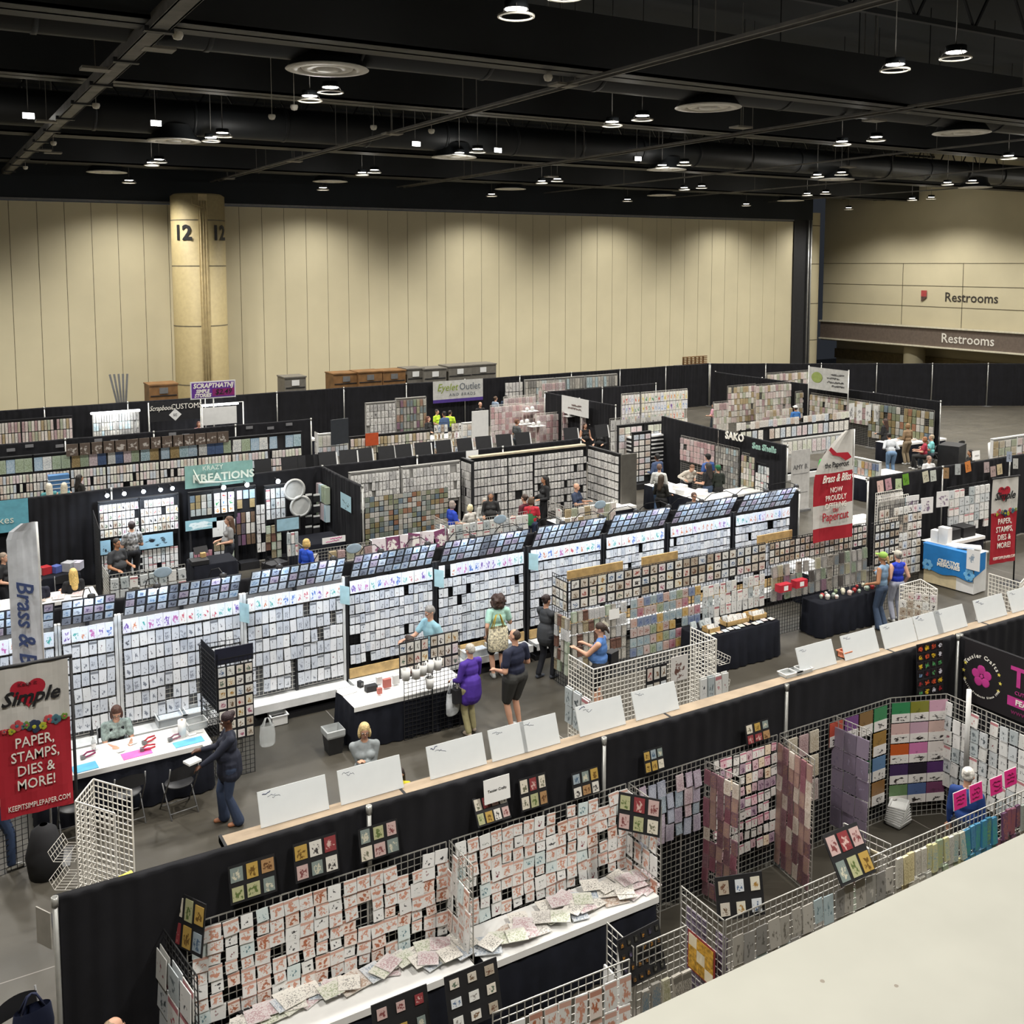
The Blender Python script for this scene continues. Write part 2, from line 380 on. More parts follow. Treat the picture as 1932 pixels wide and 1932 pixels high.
for k, (xx, zz) in enumerate(((12.55, 12.0), (12.95, 12.05), (22.3, 12.1), (22.7, 12.1), (31.5, 12.1), (40.5, 12.1), (49, 12.1))):
    b = MB(); b.box(-.03, .03, 8, 49.8, -.03, .03)
    for i in range(9): b.tube([(0, 10+i*4.6, 0), (0, 10+i*4.6, 3.4)], .012, 5)
    tag(b.build('hanging_rail', M_STRUT, M=Matrix.Translation((xx, 0, zz))), 'thin grey rail hung under the ceiling, %s from the catwalk' % ordn(k+1), 'rail')
# lattice trusses
for k, yy in enumerate((15.0, 24.5, 38.5, 44.0)):
    b = MB()
    b.box(-12, 58, -.06, .06, 0, .12); b.box(-12, 58, -.06, .06, 1.6, 1.72)
    for i in range(34): b.tube([(-11+i*2, 0, .06), (-10+i*2, 0, 1.66)], .035, 4); b.tube([(-10+i*2, 0, 1.66), (-9+i*2, 0, .06)], .035, 4)
    tag(b.build('roof_truss', M_DUCT, M=Matrix.Translation((0, yy, 13.3))), 'black lattice roof truss, %s from the window' % ordn(k+1), 'truss')
# round air diffusers under the ducts
M_DIFF = mat('diffuser_white', 'f4f2ec', .5, var=.06)
for i, yy in enumerate((20.0, 34.0, 47.0)):
    for j, xx in enumerate((7.45, 17.55, 27.6, 37.8, 48.2)):
        t = empty('air_diffuser', (xx, yy, 12.0), 0, 'white round air diffuser, %s along the %s duct' % (ordn(j+1), ordn(i+1)), 'air diffuser', 'round ceiling diffusers')
        b = MB(); b.lathe([(.82, .02), (.84, .0), (.6, -.02), (.58, .06)], 36); b.build('outer_ring', M_DIFF, t)
        b = MB(); b.lathe([(.54, .05), (.5, .0), (.3, -.0), (.28, .06)], 32); b.build('middle_ring', M_DIFF, t)
        b = MB(); b.lathe([(.24, .04), (.22, -.02), (.0, -.03)], 24); b.build('centre_cone', M_DIFF, t)
        b = MB(); b.lathe([(.8, .04), (.62, .3), (.6, .5)], 28); b.build('neck', M_DUCT, t)
# high-bay lamps on the same grid as the beams
M_GLOW = mat('lamp_glow', (1, .96, .88), emit=9)
M_RIM = mat('lamp_rim', 'e8e4d8', .4)
lampmeshes = {}
def lamp(x, y, z, lab):
    t = empty('high_bay_lamp', (x, y, z), 0, lab, 'ceiling lamp', 'high bay lamps')
    if not lampmeshes:
        b = MB(); b.lathe([(.20, -.0), (.19, .12), (.0, .14)], 20); lampmeshes['lamp_body'] = b.mesh('lamp_body', M_DUCT)
        b = MB(); b.lathe([(.30, -.12), (.27, -.13), (.265, -.10), (.30, -.09), (.30, -.12)], 28); lampmeshes['rim_ring'] = b.mesh('rim_ring', M_RIM)
        b = MB(); b.disc(.175, -.005, 20); b.lathe([(.175, -.005), (.175, .04)], 20); lampmeshes['bulb_lens'] = b.mesh('bulb_lens', M_GLOW)
        b = MB(); b.tube([(0, 0, .14), (0, 0, 3.4)], .012, 5)
        for a in range(3): b.tube([(.2*math.cos(a*2.1), .2*math.sin(a*2.1), .05), (.285*math.cos(a*2.1), .285*math.sin(a*2.1), -.1)], .008, 4)
        lampmeshes['suspension'] = b.mesh('suspension', M_STRUT)
    for n, me in lampmeshes.items():
        o = bpy.data.objects.new(n, me); C.objects.link(o); o.parent = t
for i, xx in enumerate(LAMP_X):
    for j, yy in enumerate(LAMP_Y):
        if yy < 12: continue
        for d in (-.7, .7):
            if xx < 0: continue
            lamp(xx, yy+d, 12.1, 'bright %s round lamp of the pair %s along, %s row from the window' % ('nearer' if d < 0 else 'farther', ordn(i), ordn(j)))
    if xx > 0: lamp(xx, 47.6, 11.75, 'bright round lamp by the beige wall, %s along from the catwalk' % ordn(i))
# floodlights, detectors and speakers on the rails
for k, (px, py) in enumerate(((53, 218), (293, 232), (783, 271), (937, 283), (1201, 299))):
    p = Z(px, py, 12.3)
    t = empty('floodlight', p, 0, 'small glaring floodlight hung in the ceiling, %s from the catwalk' % ordn(k+1), 'floodlight')
    b = MB(); b.box(-.17, .17, -.1, .02, -.08, .08); b.build('housing', M_DUCT, t)
    b = MB(); b.box(-.15, .15, -.115, -.1, -.1, .06); b.build('lens', mat('flood_glow', (1, .97, .9), emit=14), t)
    b = MB(); b.tube([(0, 0, .08), (0, 0, 3.18)], .012, 5); b.build('stem', M_STRUT, t)
for k, (px, py) in enumerate(((299, 92), (180, 130), (88, 229), (80, 283), (740, 252), (555, 304), (430, 337), (1062, 160), (1650, 227), (1040, 333), (1398, 240), (1600, 315), (100, 288))):
    p = Z(px, py, 12.0)
    b = MB(); b.box(-.28, .28, -.2, .2, -.03, .02); b.tube([(0, 0, .02), (0, 0, 3.5)], .01, 4)
    tag(b.build('ceiling_speaker', mat('panel_grey', '8f8c84', .6), M=Matrix.Translation(p)), 'flat pale speaker hung below the ceiling, %s one from the catwalk' % ordn(k+1), 'speaker')
for k, (px, py) in enumerate(((335, 66), (181, 199), (101, 270), (48, 316), (555, 202), (513, 220), (814, 247), (705, 240), (1034, 146))):
    p = Z(px, py, 12.0)
    b = MB(); b.lathe([(.09, .05), (.1, 0), (.07, -.07), (0, -.09)], 14); b.tube([(0, 0, .04), (0, 0, 3.5)], .008, 4)
    tag(b.build('smoke_detector', M_RIM, M=Matrix.Translation(p)), 'white dome detector under the ceiling, %s from the catwalk end' % ordn(k+1), 'detector')
# ================================================================ pipe and drape
pole_me = {}
def pole(x, y, h, lab):
    t = empty('drape_pole', (x, y, 0), 0, lab, 'pole', 'drape poles')
    if h not in pole_me:
        b = MB(); b.tube([(0, 0, 0), (0, 0, h+.03)], .025, 8); b.tube([(0, 0, h-.06), (0, 0, h+.03)], .032, 8)
        c = MB(); c.box(-.2, .2, -.2, .2, 0, .012)
        pole_me[h] = (b.mesh('upright', M_STEEL), c.mesh('base_plate', M_GREY))
    for n, me in zip(('upright', 'base_plate'), pole_me[h]):
        o = bpy.data.objects.new(n, me); C.objects.link(o); o.parent = t
def drape(x0, y0, x1, y1, where, h=2.44, bay=3.05, poles=True, off=.04):
    d = Vector((x1-x0, y1-y0)); Ln = d.length; d /= Ln; n = Vector((d.y, -d.x)); k = max(1, round(Ln/bay)); a = math.atan2(d.y, d.x)
    for i in range(k):
        L = Ln/k; b = MB(); cols = int(L/.028); rs = [(h-.05, None), (h, None), (h, .010), (h-.04, .022), (h-.09, .014), (h*.5, .022), (.03, .034)]
        ph = R.random()*9
        base = 0
        for z, am in rs:
            for c in range(cols+1):
                t = c/cols*L
                wv = math.sin(t*30+ph+1.6*math.sin(t*3.1+ph)) * (.6+.4*math.sin(t*1.7+ph*2)) + .5*math.sin(t*13+ph)
                sag = -.012*math.sin(PI*c/cols) if z > h-.1 else 0
                b.v.append((t, .03 if am is None else -off-am*wv*.8, z+sag))
        b.idx(0, [(r*(cols+1)+c, (r+1)*(cols+1)+c, (r+1)*(cols+1)+c+1, r*(cols+1)+c+1) for r in range(len(rs)-1) for c in range(cols)], smooth=True)
        o = b.build('drape_curtain', M_DRAPE, M=Matrix.Translation((x0+d.x*L*i, y0+d.y*L*i, 0)) @ Matrix.Rotation(a, 4, 'Z'))
        tag(o, 'black pleated curtain, %s bay of the drape wall %s' % (ordn(i+1), where), 'curtain', 'black drape curtains')
        c = MB(); c.tube([(0, 0, h-.03), (L, 0, h-.03)], .015, 6); c.build('crossbar', M_STEEL, o)
    if poles:
        for i in range(k+1):
            L = Ln/k; pole(x0+d.x*L*i, y0+d.y*L*i-(.06 if abs(d.x) > .5 else 0), h, 'grey upright pole, %s along the drape wall %s' % (ordn(i+1), where))
# ================================================================ wire panels
def grid(M, w, h, m, label, sp=.076, r=.0035, z0=0, name='gridwall'):
    b = MB()
    nx = max(1, round(w/sp)); nz = max(1, round(h/sp)); r2 = r*1.5
    for i in range(nx+1):
        x = w*i/nx; q = r2 if i in (0, nx) else r; b.box(x-q, x+q, -q, q, z0, z0+h)
    for i in range(nz+1):
        z = z0+h*i/nz; q = r2 if i in (0, nz) else r; b.box(0, w, -q, q, z-q, z+q)
    o = b.build(name, m, M=M); return tag(o, label, 'wire panel', 'wire display panels')
def gridrun(p0, p1, h, m, where, n=None, z0=0, **k):
    p0, p1 = Vector(p0[:2]), Vector(p1[:2]); d = p1-p0; L = d.length; n = n or max(1, round(L/.95)); a = math.atan2(d.y, d.x)
    for i in range(n):
        q = p0+d*i/n; grid(Matrix.Translation((q.x, q.y, 0)) @ Matrix.Rotation(a, 4, 'Z'), L/n-.01, h, m, '%s wire grid panel, %s of the run %s' % ({'wire_white': 'white', 'wire_silver': 'silver', 'wire_black': 'black'}[m.name], ordn(i+1), where), z0=z0, **k)
# ================================================================ hanging goods
W_ = (.80, .79, .77)
SAL = (.62, .30, .21)
def P(p, i, h=0, d=.6): return (lin(p), lin(i), h, d)
PINKS = [P('e8c4cc', 'b05070', 1, .7), P('f0ece8', 'c85a80', 1, .6), P('d8b8c0', '7a4858', 0, .8), P('ece8e4', '444444', 1, .6)]
KINDS = {
 'die_packet': ('craft packet', [(W_, SAL, 1, .9)]*9+[P('eeeeec', '1c1c20', 0, .6), P('eeeeec', '7a1c30', 0, .6), P('eeeeec', '305040', 0, .5), P('d8e4e4', '58808a', 0, .6), P('e8dcd4', 'b06848', 1, .9)], 'white'),
 'stamp_packet': ('stamp packet', [P('c9ccd2', '4a4e58', 0, .5), P('d6d8dc', '777c86', 0, .7), P('dcdcde', '30323a', 0, .4), P('c4c8d0', '8a8e98', 0, .8), P('dedede', '6a3c3c', 0, .4), P('d0d2d6', '50545c', 1, .5)], 'pale'),
 'colour_card': ('sample card', [P('ecebf4', 'c870b0', 0, .9), P('eeeef6', '5a80c8', 0, .9), P('f0f0f4', 'd88a60', 0, .8), P('eceff4', '58b0a8', 0, .8), P('f0ecf4', '8060b0', 0, .9), P('f4f0ec', 'd06070', 0, .7)], 'bright'),
 'card_sample': ('handmade card', [P('e0dcd4', '7a6048', 0, .9), P('dcd4c8', '586a58', 0, .9), P('e4e2de', '383434', 0, .9), P('d8ccc4', '9c4c48', 0, .9), P('dcd6c4', 'a88040', 0, .9), P('d8dce0', '50688c', 0, .9), P('ccc4b8', '6c5844', 0, .95), P('e0d8d8', 'a05870', 0, .9), P('b0a494', '6c4c3c', 0, .9), P('e0e0dc', '8c8884', 0, .8)], 'small'),
 'lit_card': ('handmade card', [P('c8d0dc', '6a7a98', 0, .9), P('dce0e8', '8890a0', 0, .8), P('a8b0bc', '505868', 0, .9), P('ccd8e4', '7a9cc0', 0, .9), P('8c909c', '3c4050', 0, .9), P('b8a8b4', '6a5878', 0, .9), P('e0e4ea', '9098a8', 0, .8)], 'lit'),
 'earring_card': ('jewelry card', PINKS+[P('ead8c0', '9a6a48', 0, .7), P('b8a0b0', '6a4a68', 0, .9), P('e4e0dc', 'b82840', 0, .5)], 'small'),
 'sticker_pack': ('sticker pack', [P('8e6a70', '5a3c48', 0, 1.95), P('a0807c', 'c0a080', 0, 1.75), P('7a5a64', 'b89060', 0, 1.65), P('d8ccc0', '9a7a60', 0, 1.75), P('90606a', '703848', 0, 1.95)], 'brown'),
 'lace_pack': ('lace pack', [P('a898a8', 'd8d0dc', 0, 1.95), P('b0a8b4', '7a6c84', 0, 1.85), P('9498a8', 'c8ccd8', 0, 1.95), P('c8b8bc', '8c6a74', 0, 1.85), P('8894a0', 'c0ccd4', 0, 1.85)], 'patterned'),
 'stencil_packet': ('stencil packet', [P('a8a49c', '6a665e', 0, .7), P('94928c', 'c0bcb4', 0, .8), P('b8b4ac', '55524c', 0, .6), P('8a8884', '5c5a56', 0, .7), P('a8b8bc', '6a8088', 0, .7)], 'clear grey'),
 'tool_packet': ('tool packet', [P('a8a298', '4a463e', 1, 1.95), P('908c84', '3c6c88', 0, 1.95), P('b0ac98', '7a7a50', 0, 1.95), P('98a090', '50704c', 0, 1.95), P('5a5654', '2a2624', 0, 1.85), P('8c7480', '6a3c58', 0, 1.95), P('c8c4bc', '7a7670', 0, 1.85), P('a89080', '7a4c38', 0, 1.95), P('8c8a86', 'c0bcb4', 0, 1.95)], 'mixed'),
 'stamp_set': ('stamp set', [P('dcdcda', '30303a', 0, .5), P('d8d8d4', '8a4450', 0, .6), P('c8ccce', '50585c', 0, .7), P('e4e2de', 'b04858', 1, .5), P('b4bcbe', '6a7478', 0, .8)], 'clear'),
 'purple_pack': ('mesh pack', [P('84788a', '746880', 0, .5), P('7c7084', '9088a0', 0, .5), P('746a7c', '84788a', 0, .5)], 'lilac'),
 'ink_pack': ('ink pack', [P('9ca8ac', '7890a0', 0, .9), P('b89c68', 'a88440', 0, .9), P('ac8088', '9c4c60', 0, .9), P('98a08c', '748464', 0, .9), P('bca49c', 'b07c64', 0, .8), P('a4b0b4', '7c949c', 0, .9), P('c8ccc8', '9ca0a0', 0, .7), P('7c88a0', '5a6890', 0, .9), P('b8a8a4', '8a5c50', 0, .8)], 'pastel'),
 'bottle_pack': ('bottle pack', [P('a89c80', '5c5240', 1, 1.95), P('8c8880', 'd8d4cc', 0, 1.95), P('7c5c50', '3c2824', 1, 1.95), P('94a08c', 'd0d4c8', 0, 1.95), P('c8c8c8', '707070', 0, 1.85)], 'stacked'),
 'paper_pad': ('paper pad', [P('e4e0da', '8a8480', 0, 1.85), P('d8d0c8', 'a07c60', 0, 1.95), P('e0d8d8', 'b08088', 0, 1.85), P('d8dce0', '7088a0', 0, 1.85), P('ece8e0', '4c4844', 0, 1.65), P('e0e0d4', '88986a', 0, 1.75)], 'printed'),
 'photo_sheet': ('photo sheet', [P('8ca4b8', 'c0ccd4', 0, 1.95), P('54688c', '38486c', 0, 1.95), P('a8946c', '7c6844', 0, 1.95), P('d8d8d4', '9098a0', 0, 1.85), P('b8ccd4', '6a8c98', 0, 1.95), P('d0c4c8', 'a08890', 0, 1.85), P('a4b09c', '70805c', 0, 1.85)], 'large'),
 'stamp_pack': ('card pack', [P('d4d2ce', '6a6866', 0, .7), P('c8c6c4', '3c3a3a', 0, .5), P('dcdad6', 'a09c98', 0, .9), P('b8b6b4', '585654', 0, .7)], 'greyish'),
 'scrap_sample': ('mini card', [P('948460', '6a5a3c', 0, 1.85), P('848c80', '586058', 0, 1.95), P('a8aca8', '6a7472', 0, 1.85), P('987058', '6a4434', 0, 1.85), P('c8c4bc', '84807a', 0, 1.85), P('70808c', '48545c', 0, 1.95), P('888c70', '5c6048', 0, 1.95), P('b4b0a4', '787468', 0, 1.95)], 'scrapped'),
 'pink_pack': ('flower pack', [P('c4a8a8', '8c5860', 0, 1.95), P('d8c8c4', 'a86a70', 0, 1.95), P('c0b0b0', '704850', 0, 1.85), P('e0d8d4', '90707c', 0, 1.95)], 'pinkish'),
 'felt_pack': ('felt pack', [P('e8e4dc', 'c83c30', 0, .9), P('ece8e4', '3c9058', 0, .9), P('e8e8e4', 'e09030', 0, .9), P('ece8e8', '7c50a0', 0, .8), P('e8e8ec', '4080c0', 0, .8), P('ece8d8', 'd8c030', 0, .9)], 'colourful'),
 'kit_pack': ('kit pack', [P('c8c0b0', '8a7a5c', 0, 1.95), P('d4c8c4', 'a08078', 0, 1.85), P('b8bca8', '70745c', 0, 1.95), P('b8a888', '7c6848', 0, 1.95), P('dcd8d0', '4c4840', 0, 1.75), P('b8a0a0', '704c50', 0, 1.85), P('d8d4cc', 'a83c40', 0, 1.55)], 'assorted'),
 'cord_pack': ('cord pack', [P('6c5848', '3c3028', 0, .5), P('585058', '302c34', 0, .5), P('c8c4bc', '787470', 0, .5), P('705068', '4c3048', 0, .5)], 'dark'),
}
COUNT = {}; STUFF = {}; VMESH = {}; LIMIT = 300
BOARDP = [P('b89850', '6c5024', 0, .95), P('a8845c', '5c3c24', 0, .95), P('c4a8a4', '7c4444', 0, .95), P('98a4ac', '445c74', 0, .95), P('d8d0c0', '6c6c58', 0, .9), P('808c88', 'c8c4b0', 0, .95), P('8c3c40', 'd0b0a8', 0, .9), P('d8d4cc', '3c3838', 0, .95), P('b0b088', '5c6c3c', 0, .95)]
def at_of(pal): return (pal[0], pal[1], (R.random(), pal[2], pal[3]))
def put(kind, M, w, h, t, where, indiv=True, pal=None):
    cat, pals, adj = KINDS[kind]
    if indiv and COUNT.get(kind, 0) < LIMIT:
        COUNT[kind] = COUNT.get(kind, 0)+1
        key = (kind, round(w, 3), round(h, 3), round(t, 3)); L = VMESH.setdefault(key, [])
        if len(L) < 16:
            b = MB(); b.card(None, w, h, t, at_of(pal or R.choice(pals))); me = b.mesh(kind, PRINT)
            if pal is None: L.append(me)
        else: me = R.choice(L)
        o = bpy.data.objects.new(kind, me); C.objects.link(o); o.matrix_world = M
        return tag(o, '%s %s, %s' % (adj, cat, where), cat, KINDS[kind][0]+'s on display')
    b = STUFF.setdefault(kind, MB()); b.card(M, w, h, t, at_of(pal or R.choice(pals)))
def rack(F, W, z0, z1, rows, cols, kind, where, pw=.8, ph=.92, t=.02, jit=.5, skip=.04, indiv=True, off=.02, z_first=None, pals=None, stack=1):
    """packets hung in rows on the plane of frame F (x along, -y outward)"""
    dz = (z1-z0)/rows; dx = W/cols; w, h = dx*pw, dz*ph
    for i in range(rows):
        for j in range(cols):
            if R.random() < skip: continue
            x = dx*(j+.5)+R.uniform(-.08, .08)*dx*jit; z = z1-dz*i-R.uniform(0, .09)*dz*jit
            sc = 1 if jit < .9 else R.choice((.85, 1, 1, 1.1))
            for s in range(stack):
                M = F @ Matrix.Translation((x, -off-s*.035-R.uniform(0, .012), z-s*.015)) @ Matrix.Rotation(R.uniform(-.09, .09)*jit, 4, 'Y') @ Matrix.Rotation(R.uniform(-.12, -.02)*min(1, jit), 4, 'X')
                wh = 'row %s down, %s along, %s' % (ordn(i+1), ordn(j+1), where)
                if stack > 1 and s: wh += ', front'
                put(kind, M, w*sc, h*sc if sc < 1 else h, t, wh, indiv, R.choice(pals) if pals else None)
def rackY(Y, px0, px1, z0, z1, rows, cols, kind, where, back=None, zmid=None, **k):
    zm = zmid or (z0+z1)/2; x0, x1 = XA(px0, Y, zm), XA(px1, Y, zm); F = FR(x0, Y, 0)
    if back: backing(back, F, x1-x0, z0, z1, where)
    rack(F, x1-x0, z0, z1, rows, cols, kind, where, **k)
def rackX(X, px0, px1, z0, z1, rows, cols, kind, where, back=None, zmid=None, **k):
    zm = zmid or (z0+z1)/2; y0, y1 = YA(px0, X, zm), YA(px1, X, zm); F = FR(X, y0, 0, -90)
    if back: backing(back, F, y0-y1, z0, z1, where)
    rack(F, y0-y1, z0, z1, rows, cols, kind, where, **k)
def backing(kind, F, W, z0, z1, where):
    if kind in ('gb', 'gs', 'gw'):
        m = {'gb': M_GRIDB, 'gs': M_GRIDS, 'gw': M_GRIDW}[kind]
        n = max(1, round(W/1.2))
        for i in range(n):
            grid(F @ Matrix.Translation((W*i/n, 0, 0)), W/n-.01, z1+.08, m, '%s wire panel, %s of those behind the goods %s' % (m.name.split('_')[1], ordn(i+1), where), r=.004)
    else:
        m = {'bk': M_BLACK, 'wh': M_STOPW, 'gr': mat('grey_rack', '9a9894', .5)}[kind]
        t = empty('display_rack', F.translation, F.to_euler().z, '%s display rack %s' % ({'bk': 'black', 'wh': 'white', 'gr': 'grey'}[kind], where), 'display rack')
        b = MB(); b.box(0, W, 0, .03, max(0, z0-.1), z1+.06); b.build('back_panel', m, t)
        n = max(1, round(W/1.1)); b = MB()
        for i in range(n+1): b.box(W*i/n-.02, W*i/n+.02, -.05, .04, 0, z1+.08)
        b.build('upright', m, t)
        b = MB(); b.box(-.02, W+.02, -.05, .05, z1+.06, z1+.1); b.build('top_rail', m, t)
        b = MB(); b.box(0, W, -.3, .03, 0, max(.08, min(.2, z0))); b.build('base_shelf', m, t)
# ---------------------------------------------------------------- sample boards
def board(M, w, h, rows, cols, label, kind='card_sample', m=None, cardfrac=.8, t=.012, name='sample_board', pals=None, frame=None):
    """black board carrying glued sample cards; hangs from / stands on its bottom edge at the frame origin"""
    o = empty(name, (0, 0, 0), 0, label, 'sample board', None); o.matrix_world = M
    b = MB(); b.box(-w/2, w/2, 0, t, 0, h); b.build('backing_board', m or M_BLACK, o)
    dw, dh = w/cols, h/rows
    for i in range(rows):
        for j in range(cols):
            pal = R.choice(pals or KINDS[kind][1]); b = MB()
            ww, hh = dw*cardfrac*R.uniform(.85, 1.05), dh*cardfrac*R.uniform(.85, 1.02)
            b.card(Matrix.Translation((-w/2+dw*(j+.5), -.002, h-dh*i-(dh-hh)/2)), ww, hh, .006, at_of(pal)); b.build('card', PRINT, o)
    return o
# ---------------------------------------------------------------- tables and cloths
def table(x0, x1, y0, y1, h, label, cloth='black', top='white', where='', drop=None, topth=.03):
    """folding table with a cloth; cloth and white top sheet are things of their own"""
    cx, cy = (x0+x1)/2, (y0+y1)/2; a, c = (x1-x0)/2, (y1-y0)/2
    t = empty('folding_table', (cx, cy, 0), 0, label, 'table')
    b = MB(); b.box(-a, a, -c, c, h-.04, h-.008); b.build('tabletop', M_GREY, t)
    for sx in (-1, 1):
        for sy in (-1, 1):
            b = MB(); b.tube([(sx*(a-.12), sy*(c-.08), 0), (sx*(a-.1), sy*(c-.08), h-.04)], .014, 6); b.build('leg', M_GREY, t)
    if cloth:
        m = {'black': M_CLOTHB, 'white': M_WHITE}[cloth]; zb = .02 if drop is None else h-drop
        b = MB(); pts = []; per = 2*(2*a+2*c); n = int(per/.06)
        for i in range(n):
            s = per*i/n; wv = .014*math.sin(s*26)+.008*math.sin(s*9.3)
            e = .022
            if s < 2*a: q = (-a+s, -c-e, 0, -1)
            elif s < 2*a+2*c: q = (a+e, -c+s-2*a, 1, 0)
            elif s < 4*a+2*c: q = (a-(s-2*a-2*c), c+e, 0, 1)
            else: q = (-a-e, c-(s-4*a-2*c), -1, 0)
            pts.append((q, wv))
        for z, am in ((h, 0), (h-.02, .2), (zb, 1.6)):
            for q, wv in pts:
                k = am*(wv+.02) if am else -.012
                b.v.append((q[0]+q[2]*k, q[1]+q[3]*k, z))
        b.idx(0, [(r*n+i, (r+1)*n+i, (r+1)*n+(i+1) % n, r*n+(i+1) % n) for r in range(2) for i in range(n)], smooth=True)
        b.idx(0, [tuple(range(n))])
        o = b.build('tablecloth', m, M=Matrix.Translation((cx, cy, 0))); tag(o, '%s floor-length tablecloth over the table %s' % (cloth, where), 'tablecloth')
    if top:
        m = {'white': M_WHITE, 'black': M_CLOTHB}[top]
        b = MB(); b.box(-a-.015, a+.015, -c-.03, c+.015, h+.004, h+.008); b.box(-a-.015, a+.015, -c-.045, -c-.032, h-.07, h+.008)
        o = b.build('table_runner', m, M=Matrix.Translation((cx, cy, 0))); tag(o, '%s cover sheet lying on the table %s' % (top, where), 'table cover')
    return t
def scrawl(M, w, lines, parent, m, r=.0035, dz=.05, name='handwriting', seed=1):
    b = MB(); rr = random.Random(seed)
    for i in range(lines):
        ww = w*rr.uniform(.6, .95); n = max(6, int(ww/.014)); x0 = -w/2+rr.uniform(0, w-ww)
        b.tube([(x0+ww*k/n, -.004, -dz*i+rr.uniform(-.3, .3)*dz) for k in range(n+1)], r, 4)
    o = b.build(name, m, M=M)
    if parent: o.parent = parent; o.matrix_parent_inverse = parent.matrix_basis.inverted()
    return o
def sheet(M, w, h, label, cat='sign', name='paper_sign', m=None, t=.004, txt=None, size=.06, tm=None, at=None, dz=0, **k):
    b = MB(); b.box(-w/2, w/2, 0, t, 0, h, at=at) if at else b.box(-w/2, w/2, 0, t, 0, h)
    o = b.build(name, PRINT if at else (m or M_PAPER), M=M); tag(o, label, cat)
    if txt:
        for i, ln in enumerate(txt.split('\n')):
            n = len(txt.split('\n')); text('lettering', ln, M @ Matrix.Translation((0, -.004, h/2+dz+(n/2-.5-i)*size*1.15)), size, tm or M_BLACK, o, ext=.001, **k)
    return o
def place(name, label, cat, M, parts, group=None):
    """thing made of several meshes: parts = [(name, MB, material)]"""
    t = empty(name, (0, 0, 0), 0, label, cat, group); t.matrix_world = M
    for n, b, m in parts: b.build(n, m, t)
    return t
def crate(M, w, d, h, label, m=None, name='plastic_bin', fill=None, wall=.012):
    o = empty(name, (0, 0, 0), 0, label, 'bin'); o.matrix_world = M
    b = MB(); b.box(-w/2, w/2, -d/2, d/2, 0, wall)
    b.box(-w/2, w/2, -d/2, -d/2+wall, 0, h); b.box(-w/2, w/2, d/2-wall, d/2, 0, h); b.box(-w/2, -w/2+wall, -d/2, d/2, 0, h); b.box(w/2-wall, w/2, -d/2, d/2, 0, h)
    b.build('tray', m or M_PLAST, o)
    b = MB(); e = .012
    for x0, x1, y0, y1 in ((-w/2-e, w/2+e, -d/2-e, -d/2), (-w/2-e, w/2+e, d/2, d/2+e), (-w/2-e, -w/2, -d/2, d/2), (w/2, w/2+e, -d/2, d/2)): b.box(x0, x1, y0, y1, h-.015, h)
    b.build('rim', m or M_STOPW, o)
    return o
# ================================================================ people
import numpy as np
SK = {'light': 'c99a80', 'fair': 'd4a68e', 'tan': 'b07e5e', 'dark': '5a3a2a'}
def M_(c, name=None, r=.8): return mat(name or 'fabric_'+c, c, r, var=.08, scale=14, bump=.15)
def _shape(b, p):
    kind = p[0]
    if kind == 'c':
        _, p0, p1, r0, r1, _r = p; p0, p1 = Vector(p0), Vector(p1); d = p1-p0; L = d.length or 1e-4; d = d/L
        pts = []; rr = []
        for k in range(5):
            a = PI/2*(k/4); pts.append(p0-d*r0*math.cos(a)); rr.append(max(r0*math.sin(a), 1e-3))
        for k in range(5):
            a = PI/2*(k/4); pts.append(p1+d*r1*math.sin(a)); rr.append(max(r1*math.cos(a), 1e-3))
        b.tube(pts, rr, 10, smooth=False)
    else:
        _, c, r, _r = p; b.ball(c, r, 12)
def _dist(p, X):
    if p[0] == 'c':
        _, a, c, r0, r1, _r = p; a = np.array(a); d = np.array(c)-a; L2 = (d*d).sum()+1e-9
        t = np.clip(((X-a)@d)/L2, 0, 1); q = a+t[:, None]*d; return np.linalg.norm(X-q, axis=1)-(r0+(r1-r0)*t)
    _, c, r, _r = p; c = np.array(c); r = np.array(r if isinstance(r, (tuple, list)) else (r, r, r)); v = (X-c)/r
    k = np.linalg.norm(v, axis=1); return (k-1)*r.min()
def remesh(prims, vox, mats, name, smooth=3):
    b = MB()
    for p in prims: _shape(b, p)
    me = bpy.data.meshes.new('t'); me.from_pydata(b.v, [], b.f); o = bpy.data.objects.new('t', me); C.objects.link(o)
    md = o.modifiers.new('r', 'REMESH'); md.mode = 'VOXEL'; md.voxel_size = vox
    ms = o.modifiers.new('s', 'SMOOTH'); ms.factor = .5; ms.iterations = smooth
    dg = bpy.context.evaluated_depsgraph_get(); out = bpy.data.meshes.new_from_object(o.evaluated_get(dg)); out.name = name
    bpy.data.objects.remove(o); bpy.data.meshes.remove(me)
    out.materials.clear()
    for m in mats: out.materials.append(m)
    n = len(out.polygons); cs = np.empty(n*3); out.polygons.foreach_get('center', cs); cs = cs.reshape(-1, 3)
    if len(mats) > 1:
        D = np.stack([_dist(p, cs) for p in prims]); reg = np.array([p[-1] for p in prims])
        out.polygons.foreach_set('material_index', reg[D.argmin(0)].astype(np.int32))
    out.polygons.foreach_set('use_smooth', [True]*n); out.update()
    return out
def ik(a, t, l1, l2, hint):
    a, t, hint = Vector(a), Vector(t), Vector(hint); d = t-a; L = min(d.length, (l1+l2)*.995); d.normalize(); t = a+d*L
    x = (l1*l1-l2*l2+L*L)/(2*L); hgt = math.sqrt(max(l1*l1-x*x, 0)); h = hint-d*hint.dot(d)
    h = h.normalized() if h.length > 1e-6 else Vector((0, 0, -1)); return a+d*x+h*hgt, t
NP = [0]
